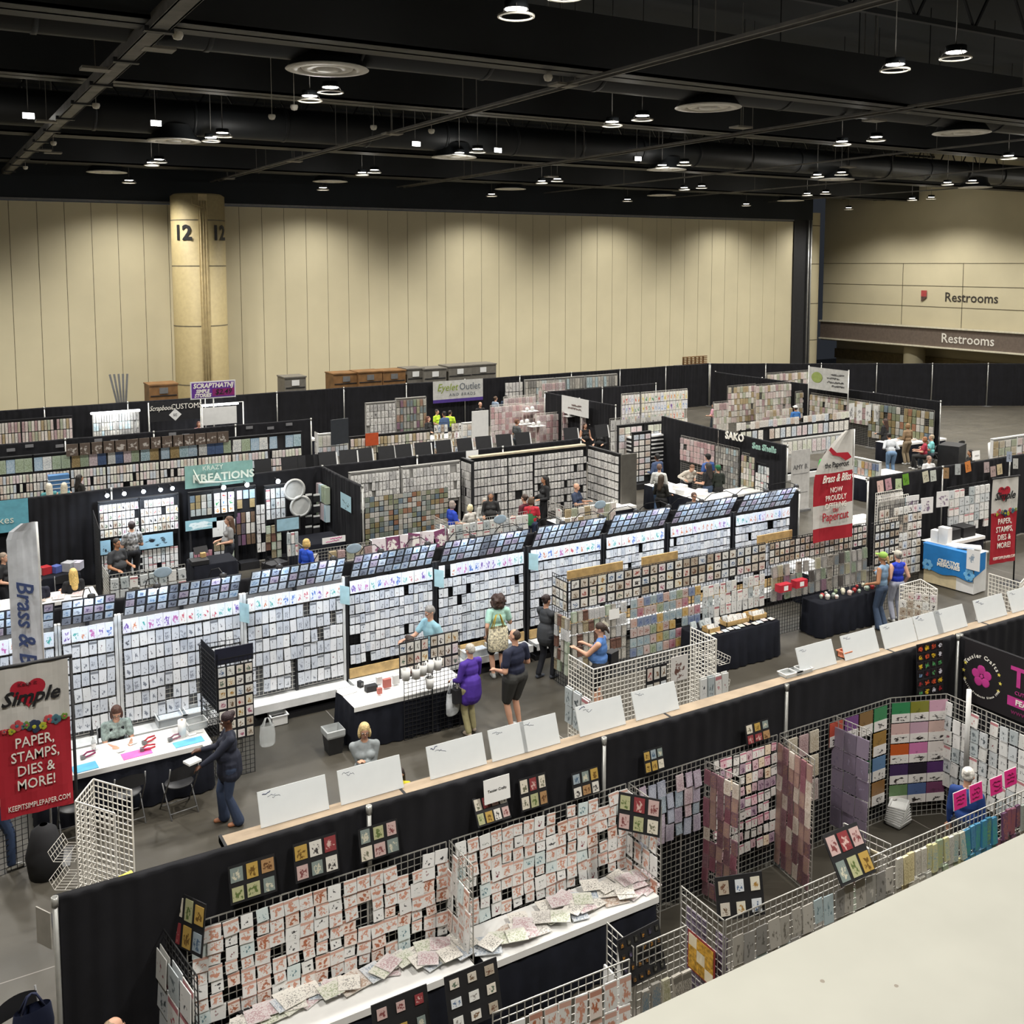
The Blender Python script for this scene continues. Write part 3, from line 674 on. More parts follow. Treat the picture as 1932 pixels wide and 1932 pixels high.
def person(label, x, y, dirn, h=1.65, top='444444', bot='20242c', skin='light', hair='3a2a20', style='short', sleeve='short', legs='long',
           lean=0, sit=0, seat=.46, arms=None, shoes='cfcfcc', wide=1.0, female=1, head=(0, 0), stride=.0, long_top=0, glasses=0, z=0, cut=None, cap=None, straps=0, apron=None, neckc=None, pat=None):
    """dirn: heading in degrees the person faces (0 = +X, 90 = +Y). Body laid out facing local -Y."""
    s = h/1.70; SKN, TOP, BOT, SHO = 0, 1, 2, 3; P_ = []; V = Vector
    hipz = (seat+.09)/s if sit else .90
    ty = math.radians(lean)
    def T(v):                                # torso frame: pivot at the hips
        v = V(v); w_ = V((v.x, v.y, v.z-.92)); c, q = math.cos(ty), math.sin(ty)
        return V((w_.x, w_.y*c-w_.z*q, w_.y*q+w_.z*c+hipz+.02))
    W = wide; hw = .150*W if female else .145*W; sh = (.165 if female else .19)*(.6+.4*W)
    P_ += [('e', T((0, .0, .93)), (hw*1.08, .115*W, .12), BOT), ('e', T((0, -.005, 1.05)), (hw*.98*(1 if W > 1.05 else .92), .108*W, .13), TOP), ('e', T((0, 0, 1.23)), (sh*.93, .112*(.5+.5*W), .17), TOP),
           ('c', T((0, .01, 1.40)), T((sh-.02, .01, 1.37)), .066, .058, TOP), ('c', T((0, .01, 1.40)), T((-sh+.02, .01, 1.37)), .066, .058, TOP), ('c', T((0, .01, 1.40)), T((0, -.005, 1.50)), .056, .05, SKN), ('e', T((0, .01, 1.33)), (sh*.8, .1, .12), TOP)]
    if female: P_ += [('e', T((-.07, -.085*(.6+.4*W), 1.25)), (.07, .06, .065), TOP), ('e', T((.07, -.085*(.6+.4*W), 1.25)), (.07, .06, .065), TOP)]
    if W > 1.12: P_ += [('e', T((0, -.06*W, 1.08)), (.15*W, .12*W, .13), TOP)]
    if long_top:
        P_ += [('e', T((0, 0, .95)), (hw*1.16, .13*W, .16), TOP)]
        P_ += [('c', T((0, 0, 1.0)), (0, (-.0 if not sit else -.1), hipz-.02-long_top*.5), hw*1.02, hw*1.08, TOP)]
        P_ += [('c', (-hw*.5, 0, hipz-.05), (-hw*.5, 0, hipz-long_top), .115, .125, TOP), ('c', (hw*.5, 0, hipz-.05), (hw*.5, 0, hipz-long_top), .115, .125, TOP)] if not sit else []
    # head
    hz, hy = head; HC = T((0, -.02, 1.60)); Rm = Matrix.Rotation(math.radians(hz), 4, 'Z') @ Matrix.Rotation(math.radians(hy)+ty*.6, 4, 'X')
    def Hd(v): return HC + Rm @ V(v)
    P_ += [('e', Hd((0, .012, .015)), (.076, .094, .098), SKN), ('e', Hd((0, -.022, -.045)), (.056, .068, .068), SKN), ('e', Hd((0, -.098, -.008)), (.013, .018, .02), SKN),
           ('e', Hd((-.077, .01, -.005)), (.012, .02, .028), SKN), ('e', Hd((.077, .01, -.005)), (.012, .02, .028), SKN), ('c', T((0, .005, 1.46)), Hd((0, .01, -.05)), .05, .05, SKN)]
    # legs
    feet = []
    for sx in (-1, 1):
        hp = V((sx*.085*W, 0, hipz)); 
        if sit: kn = V((sx*.11, -.42, seat/s+.07)); ft = V((sx*.11, -.44+.12*(sx > 0), .075))
        else:
            off = stride*(.5 if sx > 0 else -.5); ft = V((sx*.10, off+.01, .075+(.0))); kn, _ = ik(hp, ft, .43, .42, (0, -1, .05)); kn.y = min(kn.y, max(hp.y, ft.y)+.02) if not stride else kn.y
        if legs == 'long': P_ += [('c', hp, kn, .092*W, .066, BOT), ('c', kn, ft+V((0, 0, .03)), .066, .06, BOT)]
        elif legs == 'flare': P_ += [('c', hp, kn, .09*W, .062, BOT), ('c', kn, ft+V((0, 0, .0)), .06, .085, BOT)]
        elif legs == 'short':
            md_ = hp.lerp(kn, .86); P_ += [('c', hp, md_, .105*W, .092, BOT), ('c', md_, kn, .062, .058, SKN), ('c', kn, kn.lerp(ft, .45), .055, .056, SKN), ('c', kn.lerp(ft, .45), ft, .056, .037, SKN)]
        P_ += [('c', ft+V((0, .035, -.035)), ft+V((0, -.13, -.045)), .042, .034, SHO), ('c', ft+V((0, .0, -.0)), ft+V((0, -.03, -.03)), .045, .042, SHO)]
    # arms
    arms = arms or ((-.24, -.08, .82), (.24, -.08, .82))
    for sx, tg in zip((-1, 1), arms):
        S0 = T((sx*(sh-.005), .01, 1.365)); tg = V(tg)
        if sit or lean: tg = tg if tg.z > 0 else T((tg.x, tg.y, -tg.z))
        el, wr = ik(S0, tg, .29, .25, (sx*.32, .3, -1)); r = 1+.25*(W-1)
        if sleeve == 'short': P_ += [('c', S0, S0.lerp(el, .62), .068*r, .062*r, TOP), ('c', S0, el, .05*r, .042*r, SKN), ('c', el, wr, .041*r, .027, SKN)]
        elif sleeve == 'long': P_ += [('c', S0, el, .066*r, .052*r, TOP), ('c', el, wr.lerp(el, .08), .052*r, .038, TOP)]
        else: P_ += [('c', S0, el, .055*r, .043*r, SKN), ('c', el, wr, .042*r, .027, SKN)]
        d = (wr-el).normalized(); side = d.cross(V((0, 0, 1))); side = side.normalized() if side.length > .1 else V((1, 0, 0)); dn = side.cross(d)*-1
        if dn.z > 0: dn = -dn
        pm = wr+d*.05; P_ += [('c', wr, pm+d*.02, .028, .033, SKN), ('e', pm, (.036, .036, .030), SKN)]
        for k in range(4):
            o_ = side*((k-1.5)*.021); ln = (.036, .042, .040, .031)[k]
            a0 = pm+d*.03+o_; a1 = a0+d*ln+dn*.008; a2 = a1+d*ln*.55+dn*ln*.6; P_ += [('c', a0, a1, .0098, .009, SKN), ('c', a1, a2, .009, .0078, SKN)]
        th = -sx*side; a0 = pm-d*.02+th*.025; a1 = a0+th*.03+d*.03; P_ += [('c', a0, a1, .012, .010, SKN), ('c', a1, a1+d*.028+dn*.008, .010, .009, SKN)]
    if cut: P_ = [p for p in P_ if max((p[1]).z if len(p) < 6 else max(V(p[1]).z, V(p[2]).z), 0) > cut/s]
    P_ = [tuple(tuple(q) if isinstance(q, V) else q for q in p) for p in P_]
    NP[0] += 1
    topm = M_(top) if pat is None else pat
    me = remesh(P_, .0125, [mat('skin_'+skin, SK[skin], .55, var=.05), topm, M_(bot), mat('shoe_'+shoes, shoes, .5)], 'person_body')
    t = empty('person', (x, y, z), math.radians(dirn+90), label, 'person'); t.scale = (s, s, s)
    o = bpy.data.objects.new('body', me); C.objects.link(o); o.parent = t
    # hair
    H_ = []
    if style not in ('bald',):
        H_ += [('e', Hd((0, .024, .036)), (.086, .098, .088), 0)]
    if style == 'short': H_ += [('e', Hd((0, .05, .0)), (.08, .07, .08), 0)]
    if style == 'balding': H_ = [('e', Hd((0, .045, -.0)), (.082, .072, .065), 0), ('e', Hd((0, .03, .03)), (.078, .088, .078), 0)]
    if style == 'bob': H_ += [('e', Hd((0, .045, -.02)), (.095, .078, .11), 0), ('e', Hd((-.075, .0, -.04)), (.028, .055, .075), 0), ('e', Hd((.075, .0, -.04)), (.028, .055, .075), 0)]
    if style == 'long': H_ += [('c', Hd((0, .06, .02)), T((0, .10, 1.28)), .09, .075, 0), ('c', Hd((-.07, .03, 0)), T((-.08, .06, 1.36)), .035, .03, 0), ('c', Hd((.07, .03, 0)), T((.08, .06, 1.36)), .035, .03, 0)]
    if style == 'pony': H_ += [('e', Hd((0, .05, .0)), (.08, .06, .07), 0), ('c', Hd((0, .115, .02)), Hd((0, .15, -.1)), .035, .022, 0)]
    if style == 'bun': H_ += [('e', Hd((0, .05, .0)), (.08, .06, .075), 0), ('e', Hd((0, .11, .05)), (.045, .045, .045), 0)]
    if style == 'curly':
        rr = random.Random(5)
        H_ += [('e', Hd((0, .05, -.02)), (.13, .11, .15), 0)]+[('e', Hd((.14*math.cos(a)*math.cos(bq), .04+.11*math.sin(a)*math.cos(bq), -.03+.15*math.sin(bq))), (.035, .035, .035), 0) for a, bq in ((rr.uniform(-.3, 3.5), rr.uniform(-1.2, 1.3)) for _ in range(46))]
    if H_:
        H_ = [tuple(tuple(q) if isinstance(q, V) else q for q in p) for p in H_]
        hm = remesh(H_, .014, [mat('hair_'+hair, hair, .6, var=.3, scale=40, bump=.6)], 'hair', 2); o = bpy.data.objects.new('hair', hm); C.objects.link(o); o.parent = t
    if cap:
        b = MB(); Mh = Matrix.Translation(HC) @ Rm
        b.ball((0, .02, .045), (.093, .106, .085), 14, M=Mh); b.ball((0, -.10, .055), (.07, .075, .012), 12, M=Mh); b.build('hat', M_(cap), t)
    Mh = Matrix.Translation(HC) @ Rm
    for sx in (-1, 1):
        b = MB(); b.ball((sx*.030, -.073, .012), (.015, .011, .009), 8, M=Mh); pu = MB(); pu.ball((sx*.030, -.083, .012), (.007, .005, .007), 8, 0, M=Mh)
        b.tube([(sx*.014, -.089, .032), (sx*.048, -.078, .034)], .0035, 4, 1, M=Mh); ey_ = b.build('eye', [mat('eye_white', 'dcd8d0', .4), mat('eye_dark', '2a1d18', .4)], t); pu.build('pupil', mat('eye_dark', '2a1d18', .4), ey_)
    b = MB(); b.ball((0, -.083, -.05), (.024, .008, .007), 8, M=Mh); b.build('mouth', mat('lips', '9c5a50', .5), t)
    if glasses:
        b = MB()
        for sx in (-1, 1):
            b.tube([(sx*.032+.024*math.cos(a*PI/5), -.096, .01+.018*math.sin(a*PI/5)) for a in range(11)], .0028, 4, M=Mh, cap=False)
            b.tube([(sx*.056, -.094, .012), (sx*.08, .01, .01)], .0028, 4, M=Mh)
        b.tube([(-.01, -.097, .014), (.01, -.097, .014)], .0028, 4, M=Mh); b.build('glasses', mat('glasses_dark', '30282a', .3), t)
    if apron:
        b = MB(); b.box(-.11, .11, -.155*W, -.145*W, hipz-.15, hipz+.42); b.build('apron', M_(apron), t)
    return t
def tote(M, w, h, label, m, name='tote_bag', strap=.32, sm=None, d=.1):
    """bag hanging from its handle at the frame origin"""
    o = empty(name, (0, 0, 0), 0, label, 'bag'); o.matrix_world = M
    b = MB(); b.lathe([(.40, -strap-h), (.48, -strap-h*.92), (.5, -strap-h*.5), (.44, -strap-.02), (.42, -strap)], 20, M=Matrix.Diagonal((w, d*1.6, 1, 1))); b.disc(.4, -strap-h, 20, M=Matrix.Diagonal((w, d*1.6, 1, 1)))
    b.build('bag_body', m, o)
    for sy in (-1, 1):
        b = MB(); b.tube([(-w*.28, sy*d*.4, -strap-.02), (-w*.1, sy*.01, -.02), (0, 0, 0), (w*.1, sy*.01, -.02), (w*.28, sy*d*.4, -strap-.02)], .011, 6); b.build('handle', sm or m, o)
    return o
# ================================================================ nearest booth (wire grids, craft packets)
GY, GT = 9.42, 1.83
drape(.83, 9.52, 9.85, 9.52, 'behind the nearest booth')
drape(9.85, 9.52, 13.45, 9.52, 'behind the glitter paper wires', bay=3.6)
drape(13.5, 9.52, 22.6, 9.5, 'beyond the pink-lettered banner')
drape(13.5, 9.45, 13.5, 6.4, 'beside the pink-lettered banner', bay=3.05)
def rackP(p0, p1, z0, z1, rows, cols, kind, where, **k):
    p0, p1 = Vector(p0[:2]), Vector(p1[:2]); d = p1-p0
    rack(FR(p0.x, p0.y, 0, math.degrees(math.atan2(d.y, d.x))), d.length, z0, z1, rows, cols, kind, where, **k)
gridrun((1.95, GY), (4.72, GY), GT, M_GRIDS, 'above the first white table')
gridrun((4.78, GY), (7.15, GY), GT, M_GRIDS, 'above the second white table')
gridrun((7.2, GY), (9.66, GY), GT, M_GRIDS, 'behind the lace packs')
gridrun((9.7, GY), (11.9, GY), GT, M_GRIDS, 'behind the glitter paper')
gridrun((4.75, GY), (4.75, 8.87), GT, M_GRIDS, 'dividing the two white tables')
gridrun((7.18, GY), (7.18, 8.78), GT, M_GRIDS, 'closing the second white table')
kR = dict(jit=1, skip=.05, ph=1.05, pw=.9, t=.012)
rackP((1.98, GY), (4.72, GY), .80, 1.78, 7, 18, 'die_packet', 'wire above first table', **kR)
rackP((4.80, GY), (7.14, GY), .80, 1.80, 7, 16, 'die_packet', 'wire above second table', **kR)
rackP((4.75, GY), (4.75, 8.87), .85, 1.78, 4, 4, 'die_packet', 'divider between white tables', jit=.8, skip=.15, t=.012)
rackP((7.18, GY), (7.18, 8.80), .62, 1.78, 4, 4, 'die_packet', 'divider at second table end', jit=.8, ph=.8, t=.012)
rackP((7.3, GY), (8.3, GY), .95, 1.74, 4, 7, 'lace_pack', 'wire beside second table', jit=.9, ph=1.05, t=.015)
rackP((7.25, GY), (7.5, GY), .5, 1.6, 4, 1, 'stencil_packet', 'wire corner past second table', jit=.9, ph=.6)
# display spinner wing at the near end
wa, wb = Z(308, 1752, GT), Z(372, 1842, GT)
grid(Matrix.Translation((wa.x, wa.y, 0)) @ Matrix.Rotation(math.atan2(wb.y-wa.y, wb.x-wa.x), 4, 'Z'), (wb-wa).length, GT, M_GRIDB, 'black wire panel at the near end of the first white table')
rackP(wa, wb, .5, 1.7, 4, 3, 'stamp_set', 'end wing of nearest booth', jit=.6, stack=2, pw=.9, ph=.95, t=.008)
# dividers further along
def div(px0, py0, px1, py1, where, m=M_GRIDS, h=GT):
    a, b = Z(px0, py0, h), Z(px1, py1, h); a.z = b.z = 0
    gridrun(a, b, h, m, where, n=1); return a, b
a, b = div(1332, 1436, 1398, 1468, 'carrying brown sticker packs')
rackP(a, b, .1, 1.75, 9, 5, 'sticker_pack', 'divider past the lace packs', jit=.5, ph=1.0)
rackP((8.5, GY), (9.62, GY), .35, 1.76, 9, 10, 'earring_card', 'wire between the sticker dividers', jit=.9, pw=.85, ph=.8, t=.01)
a, b = div(1472, 1388, 1538, 1434, 'carrying wine-red sticker packs')
rackP(a, b, .1, 1.75, 8, 6, 'sticker_pack', 'divider before cream packs', jit=.5, ph=1.05)
rackP((9.8, GY), (10.42, GY), .7, 1.74, 3, 3, 'kit_pack', 'wire before the lilac divider', jit=.4, ph=.85)
a, b = div(1574, 1350, 1645, 1380, 'carrying lilac mesh packs')
rackP(a, b, .25, 1.7, 5, 3, 'purple_pack', 'divider before glitter paper', jit=.3, ph=.92, pw=.92)
def glitter(M, w, h, c, lab):
    o = empty('glitter_paper_pack', (0, 0, 0), 0, lab, 'paper pack', 'glitter paper packs'); o.matrix_world = M
    b = MB(); b.card(None, w, h, .01, (lin(c), tuple(q*.6 for q in lin(c)), (R.random(), 0, .5))); b.build('paper_stack', PRINT, o)
    b = MB(); b.card(Matrix.Translation((0, -.011, -h*.56)), w, h*.44, .003, (lin('dcd8d4'), lin('201818'), (R.random(), 0, .75))); b.build('label_band', PRINT, o)
GX = [(0, 0, 'b04a38', 'rust red'), (0, 1, '6a3c78', 'purple'), (0, 2, '7a5c30', 'bronze'), (0, 3, '2c7848', 'green'), (1, 3, '8c6a28', 'gold'), (2, 2, '1c5034', 'dark green'), (2, 3, '5c7ca0', 'slate blue'), (3, 2, '8a8a88', 'silver'), (3, 3, '8a6438', 'copper')]
for i, j, c, nm in GX: glitter(FR(10.62+j*.30+.13, GY-.03, 1.76-i*.37, 0), .27, .34, c, '%s glitter paper pack with white label on the wire back wall' % nm)
d0, d1, d2 = Vector((11.9, GY, 0)), Z(1786, 1309, GT), Z(1945, 1378, GT); d1.z = d2.z = 0
gridrun(d0, d1, GT, M_GRIDS, 'across the booth corner', n=1); gridrun(d1, d2, GT, M_GRIDS, 'behind the clear stamps', n=2)
ang = math.degrees(math.atan2(d1.y-d0.y, d1.x-d0.x)); L01 = (d1-d0).length
CG = [('2f8050', 'emerald'), ('7c7c28', 'olive'), ('c89cb0', 'light pink'), ('c8a8a4', 'blush'), ('b898a8', 'mauve'), ('c4a8a0', 'beige pink'), ('b85420', 'orange'), ('c070a0', 'bright pink'), ('d8d0cc', 'speckled white'), ('3a2450', 'deep purple'), ('1c1424', 'black violet'), ('4c2460', 'violet'), ('5c7850', 'moss'), ('4c608c', 'denim blue'), ('6c3c5c', 'plum')]
for k, (c, nm) in enumerate(CG):
    i, j = divmod(k, 3)
    glitter(FR(d0.x, d0.y, 0, ang) @ Matrix.Translation((L01*(j+.5)/3, -.03, 1.76-i*.31)), L01/3*.97, .29, c, '%s glitter paper pack on the corner wire panel' % nm)
rackP(d1, d2, .45, 1.74, 6, 9, 'stamp_set', 'wire beside the black banner', jit=.7, ph=.9)
# front row of the nearest booth
FY = 6.87
x0, x1 = 6.42, 11.6
gridrun((x0, FY), (x1, FY), GT, M_GRIDS, 'along the front of the nearest booth')
rackP((x0+.05, FY), (8.8, FY), .75, 1.66, 3, 15, 'stencil_packet', 'front wire row', jit=.9, ph=.95, pw=.85, t=.01)
for k, (a_, c_, n, pl) in enumerate(((8.8, 9.3, 5, [P('d8cca0', '8c7c54', 0, 1.8), P('c8c4b8', '6c685c', 0, 1.7), P('a09c90', '4c483c', 0, 1.8)]), (9.3, 9.95, 7, [P('b8b8a8', '3c8c9c', 0, 1.9), P('c4c090', '4c8cb0', 0, 1.8), P('98a890', 'b8b040', 0, 1.8), P('c8c8c0', '8c8c84', 0, 1.8)]),
    (9.95, 10.55, 6, [P('38789c', '40a078', 0, 1.9), P('2c6c88', '88b048', 0, 1.9), P('4888a8', '2c5c90', 0, 1.8)]), (10.55, 11.0, 5, [P('7c4c60', 'a05038', 0, 1.8), P('5c3c58', 'b06c54', 0, 1.8), P('3c3838', '8c3048', 0, 1.7)]), (11.0, 11.6, 6, [P('a8a49c', '6c6860', 0, 1.8), P('c4c0b4', '8c887c', 0, 1.8), P('98a098', '5c645c', 0, 1.7)]))):
    rackP((a_, FY), (c_, FY), .75, 1.72, 3, n, 'tool_packet', 'front wire section '+ordn(k+1), jit=1, ph=.95, pw=.9, t=.03, pals=pl)
gridrun((6.40, 7.5), (6.40, FY), GT, M_GRIDS, 'behind the yellow quilt sample', n=1)
rackP((6.44, 7.5), (6.44, 6.9), .1, 1.6, 5, 4, 'purple_pack', 'inside the quilt panel', jit=.2, ph=1, pw=1, off=-.05)
qp = XP(1340, 1800, 6.38)
b = MB(); b.box(-.2, .2, -.006, 0, -.2, .2)
for i in range(3):
    for j in range(3): b.box(-.18+.12*j, -.18+.12*j+.118, -.012, -.006, -.18+.12*i, -.18+.12*i+.118, m=1 if i+j == 2 or (i, j) == (1, 1) else 2)
t = b.build('quilt_sample', [mat('quilt_red', '84302c', .8), mat('quilt_cream', 'd8ccb0', .8), mat('quilt_gold', 'b88c30', .8, var=.5, scale=30)], M=FR(6.37, 7.15, 1.28, -90)); tag(t, 'square yellow and cream quilted sample with red border clipped on wire', 'quilt sample')
gridrun((3.9, 6.95), (5.3, 6.9), GT, M_GRIDS, 'along the front below the first table')
rackP((3.9, 6.95), (5.3, 6.9), .9, 1.72, 3, 9, 'die_packet', 'front wire near the ledge', jit=.7, ph=.95, t=.012)
gridrun((5.42, 7.42), (5.42, 7.0), GT, M_GRIDS, 'beside the flower sample board', n=1)
rackP((5.42, 7.42), (5.42, 7.0), .9, 1.7, 3, 2, 'stamp_set', 'short wire by flower board', jit=.3)
gridrun((5.45, 7.0), (6.05, 7.0), GT, M_GRIDS, 'under the flower sample board', n=1)
rackP((5.45, 6.98), (6.05, 6.98), .4, 1.45, 3, 5, 'tool_packet', 'wire under flower board', jit=1, t=.03)
a, b = Z(1592, 1553, GT), Z(1682, 1594, GT); a.z = b.z = 0
gridrun(a, b, GT, M_GRIDS, 'behind the framed sample board', n=1)
rackP(a, b, .6, 1.7, 2, 5, 'bottle_pack', 'wire by the walkway', jit=.2)
# sample boards clipped on the wires
def bd(px, py, Y, w, h, rows, cols, label, tilt=-12, ang=0, **k):
    p = YP(px, py, Y); k.setdefault('pals', BOARDP); return board(FR(p.x, p.y, p.z, ang, tilt), w, h, rows, cols, label, **k)
bd(480, 1695, 9.36, .46, .36, 2, 3, 'black sample board with yellow pumpkin cards above first white table')
bd(600, 1655, 9.36, .46, .38, 2, 3, 'black sample board with six pastel picture cards above first table')
bd(718, 1618, 9.36, .44, .34, 2, 3, 'black sample board with blue night sky card above first table')
bd(934, 1552, 9.34, .42, .3, 2, 4, 'black sample board below the paper booth sign', tilt=-30)
bd(1010, 1525, 9.36, .36, .36, 2, 3, 'black sample board with yellow discs right of booth sign')
bd(1108, 1502, 9.36, .38, .3, 2, 3, 'black sample board with heart cards above second table')
bd(1236, 1455, 9.36, .3, .27, 2, 3, 'small black sample board with red and green cards')
bd(1432, 1400, 9.36, .42, .26, 2, 3, 'dark sample board with dull round flowers before a grey pole')
p = Z(1217, 1540, 1.85); board(FR(p.x-.02, p.y+.1, 1.6, -52, -10), .5, .42, 2, 3, 'angled black sample board on the second table divider', pals=BOARDP)
p = Z(350, 1760, 1.8); board(FR(p.x, p.y, 1.62, -62, -8), .42, .5, 2, 3, 'black sample board with three columns at the near booth end', pals=BOARDP)
board(FR(*Z(1400, 1712, 1.83)[:2], 1.72, -18, -14), .5, .4, 2, 3, 'black sample board with butterfly card above the front wire', cardfrac=.62)
board(FR(*Z(1622, 1640, 1.83)[:2], 1.72, 0, -34), .52, .5, 2, 3, 'black board of framed cards leaning over the front wire', pals=BOARDP)
b_ = board(FR(*Z(1219, 1785, 1.83)[:2], 1.5, 5, -14), .52, .44, 4, 6, 'black board of many small orange and grey paper flowers', cardfrac=.5, pals=[P('2a2624', 'b07828', 0, .9), P('24242c', '5c5470', 0, .9), P('242422', '6a6860', 0, .9)])
board(FR(*Z(900, 1915, 1.83)[:2], 1.75, 0, -14), .5, .45, 3, 3, 'black board of pastel flowers above front packets', cardfrac=.55)
board(FR(*Z(762, 1945, 1.83)[:2], 1.75, 0, -14), .5, .35, 2, 3, 'black board with small critter cards at the picture edge', cardfrac=.5, pals=BOARDP)
p = YP(1755, 1310, 9.3); board(FR(p.x, 9.3, p.z, -6, -3), .52, .78, 6, 4, 'tall black board of colourful paper flowers and butterflies', cardfrac=.8, m=M_BLACK,
    pals=[P('141414', 'c8c8d0', 0, 1.1), P('141414', 'c8502c', 0, 1.1), P('141414', 'd8b428', 0, 1.1), P('141414', '4c9c5c', 0, 1.0), P('141414', 'a02830', 0, 1.0), P('141414', '7c9cc0', 0, 1.0)])
b = MB(); p = YP(939, 1512, 9.38)
sheet(FR(p.x, 9.38, p.z, 0, -6), .33, .27, 'white paper sign reading Tessier Crafts above second table', txt='Tessier Crafts', size=.042, name='booth_sign')
# black banner
bn = empty('booth_banner', (13.42, 9.3, 0), 0, 'black banner with pink flower ring logo and pink letters', 'banner')
bn.matrix_world = FR(13.42, 9.32, 1.52, -90)
b = MB(); b.box(0, 2.6, -.006, 0, 0, .94); b.build('fabric', mat('banner_black', (.012, .010, .012), .6), bn)
M_PINK = mat('magenta_print', 'c03c8c', .6); M_YEL = mat('star_yellow', 'e8d860', .6)
b = MB(); cx, cz = .30, .45
for k in range(5):
    a = 2*PI*k/5+.4; b.ball((cx+.10*math.cos(a), -.008, cz+.10*math.sin(a)), (.07, .003, .07), 10)
b.ball((cx, -.012, cz), (.03, .003, .03), 8); b.build('flower_logo', M_PINK, bn)
b = MB()
for k in range(6):
    a = (k-1)*.42 if k < 3 else PI-(k-4)*.42
    c_ = Vector((cx+.30*math.cos(a), -.008, cz+.30*math.sin(a)))
    b.face([c_+Vector((.032*(1 if i % 2 == 0 else .42)*math.sin(2*PI*i/10), 0, .032*(1 if i % 2 == 0 else .42)*math.cos(2*PI*i/10))) for i in range(10)][::-1])
b.build('star', M_YEL, bn)
def arc_text(s, r, a0, a1, size, flip, parent, base, m, n_='arc_lettering'):
    for i, ch in enumerate(s):
        if ch == ' ': continue
        a = a0+(a1-a0)*i/(len(s)-1); M = base @ Matrix.Translation((cx+r*math.cos(a), -.008, cz+r*math.sin(a))) @ Matrix.Rotation(-(a-PI/2) if not flip else -(a+PI/2), 4, 'Y')
        text(n_, ch, M, size, m, parent, ext=.001, bold=.002)
arc_text('Tessier Crafts', .30, math.radians(150), math.radians(36), .085, False, bn, bn.matrix_basis, M_WTTXT)
arc_text('Quality Products Since 1992', .31, math.radians(205), math.radians(335), .04, True, bn, bn.matrix_basis, M_WTTXT)
text('lettering', 'TE', bn.matrix_basis @ Matrix.Translation((.98, -.008, .62)), .40, M_PINK, bn, bold=.01)
text('lettering', 'CUTTING DIES + EMBO', bn.matrix_basis @ Matrix.Translation((1.22, -.008, .40)), .075, M_PINK, bn)
b = MB(); b.box(.72, 2.3, -.008, -.004, .19, .33); b.build('pink_bar', M_PINK, bn)
text('lettering', 'FEATURING ELIZ', bn.matrix_basis @ Matrix.Translation((1.26, -.012, .26)), .11, M_WTTXT, bn, bold=.003)
text('lettering', 'www.tess', bn.matrix_basis @ Matrix.Translation((1.0, -.008, .11)), .11, mat('dark_magenta', '7c2458', .6), bn)
b = MB(); b.tube([(0, 0, 0), (0, 0, 1.2)], .035, 10); p = Z(1826, 1360, 1.7)
tag(b.build('banner_post', M_STOPW, M=Matrix.Translation((p.x, p.y, .95))), 'short white post standing in front of the black banner', 'post')
# pink price signs
for k, (px, py, s) in enumerate(((1813, 1520, 0), (1843, 1506, 0), (1881, 1493, 0), (1908, 1478, 0))):
    p = YP(px, py, FY-.02); Mq = FR(p.x, FY-.02, p.z-.03, 0, -6); w_ = sheet(Mq, .22, .19, 'pink handwritten price sign, %s from the flower side' % ordn(k+1), 'price sign', 'price_sign', mat('hot_pink', 'e02c86', .6))
    scrawl(Mq @ Matrix.Translation((0, 0, .14)), .16, 3, w_, mat('maroon_ink', '701040', .6), .003, .045, seed=k)
    b = MB(); b.box(-.117, .117, .004, .008, -.007, .197); b.build('white_border', M_PAPER, w_)
# white trays stacked on the floor
p = Z(1694, 1556, 0)
for k in range(8): crate(FR(p.x+.0, p.y, .03+k*.035, 8+k*3), .3, .22, .055, 'white plastic tray, %s of the stack on the booth floor' % ordn(k+1), M_STOPW, 'plastic_tray')
# tables and their paper
table(2.4, 4.72, 8.86, 9.37, .76, 'first table of the nearest booth, under scattered paper sets', where='nearest the curtain corner')
table(4.86, 7.12, 8.80, 9.37, .76, 'second table of the nearest booth, under patterned paper packs', where='beside the bare wires')
k = 0
for tb, pts in (('first', [(462, 1908), (500, 1893), (525, 1882), (575, 1872), (612, 1862), (655, 1852), (700, 1838), (738, 1828), (780, 1793), (805, 1812), (838, 1798), (862, 1790), (840, 1775)]),
                ('second', [(925, 1782), (950, 1770), (985, 1745), (1012, 1752), (1045, 1732), (1040, 1712), (1072, 1698), (1095, 1722), (1112, 1700), (1130, 1680), (1160, 1690), (1185, 1680), (1205, 1668), (1165, 1662), (1225, 1680)])):
    for i, (px, py) in enumerate(pts):
        p = Z(px, py, .80); k += 1; y_ = min(max(p.y, 8.98), 9.2)
        put('paper_pad', FR(p.x, y_+.12, .79+.012*(k % 4), R.uniform(-25, 25), -88), R.choice((.2, .28, .3)), R.choice((.2, .26, .28)), .008, 'lying on %s table, %s along' % (tb, ordn(i+1)))
        for q in range(2): put('paper_pad', FR(p.x+R.uniform(-.14, .14), y_+R.uniform(.02, .2)-.05*q, .83+.01*(k % 4)+.012*q, R.uniform(-35, 35), -88), .22, .2, .006, '%s pile on %s table, sheet %s' % (ordn(i+1), tb, ordn(q+1)))
for i in range(3):
    p = Z(457+i*12, 1915-i*5, .8); b = MB(); b.box(-.02, .02, -.14, .14, 0, .012)
    tag(b.build('paper_strip', M_BLACK, M=FR(p.x+.02, p.y+.0, .80, 30)), 'black strip of card, %s at the near end of first table' % ordn(i+1), 'card strip')
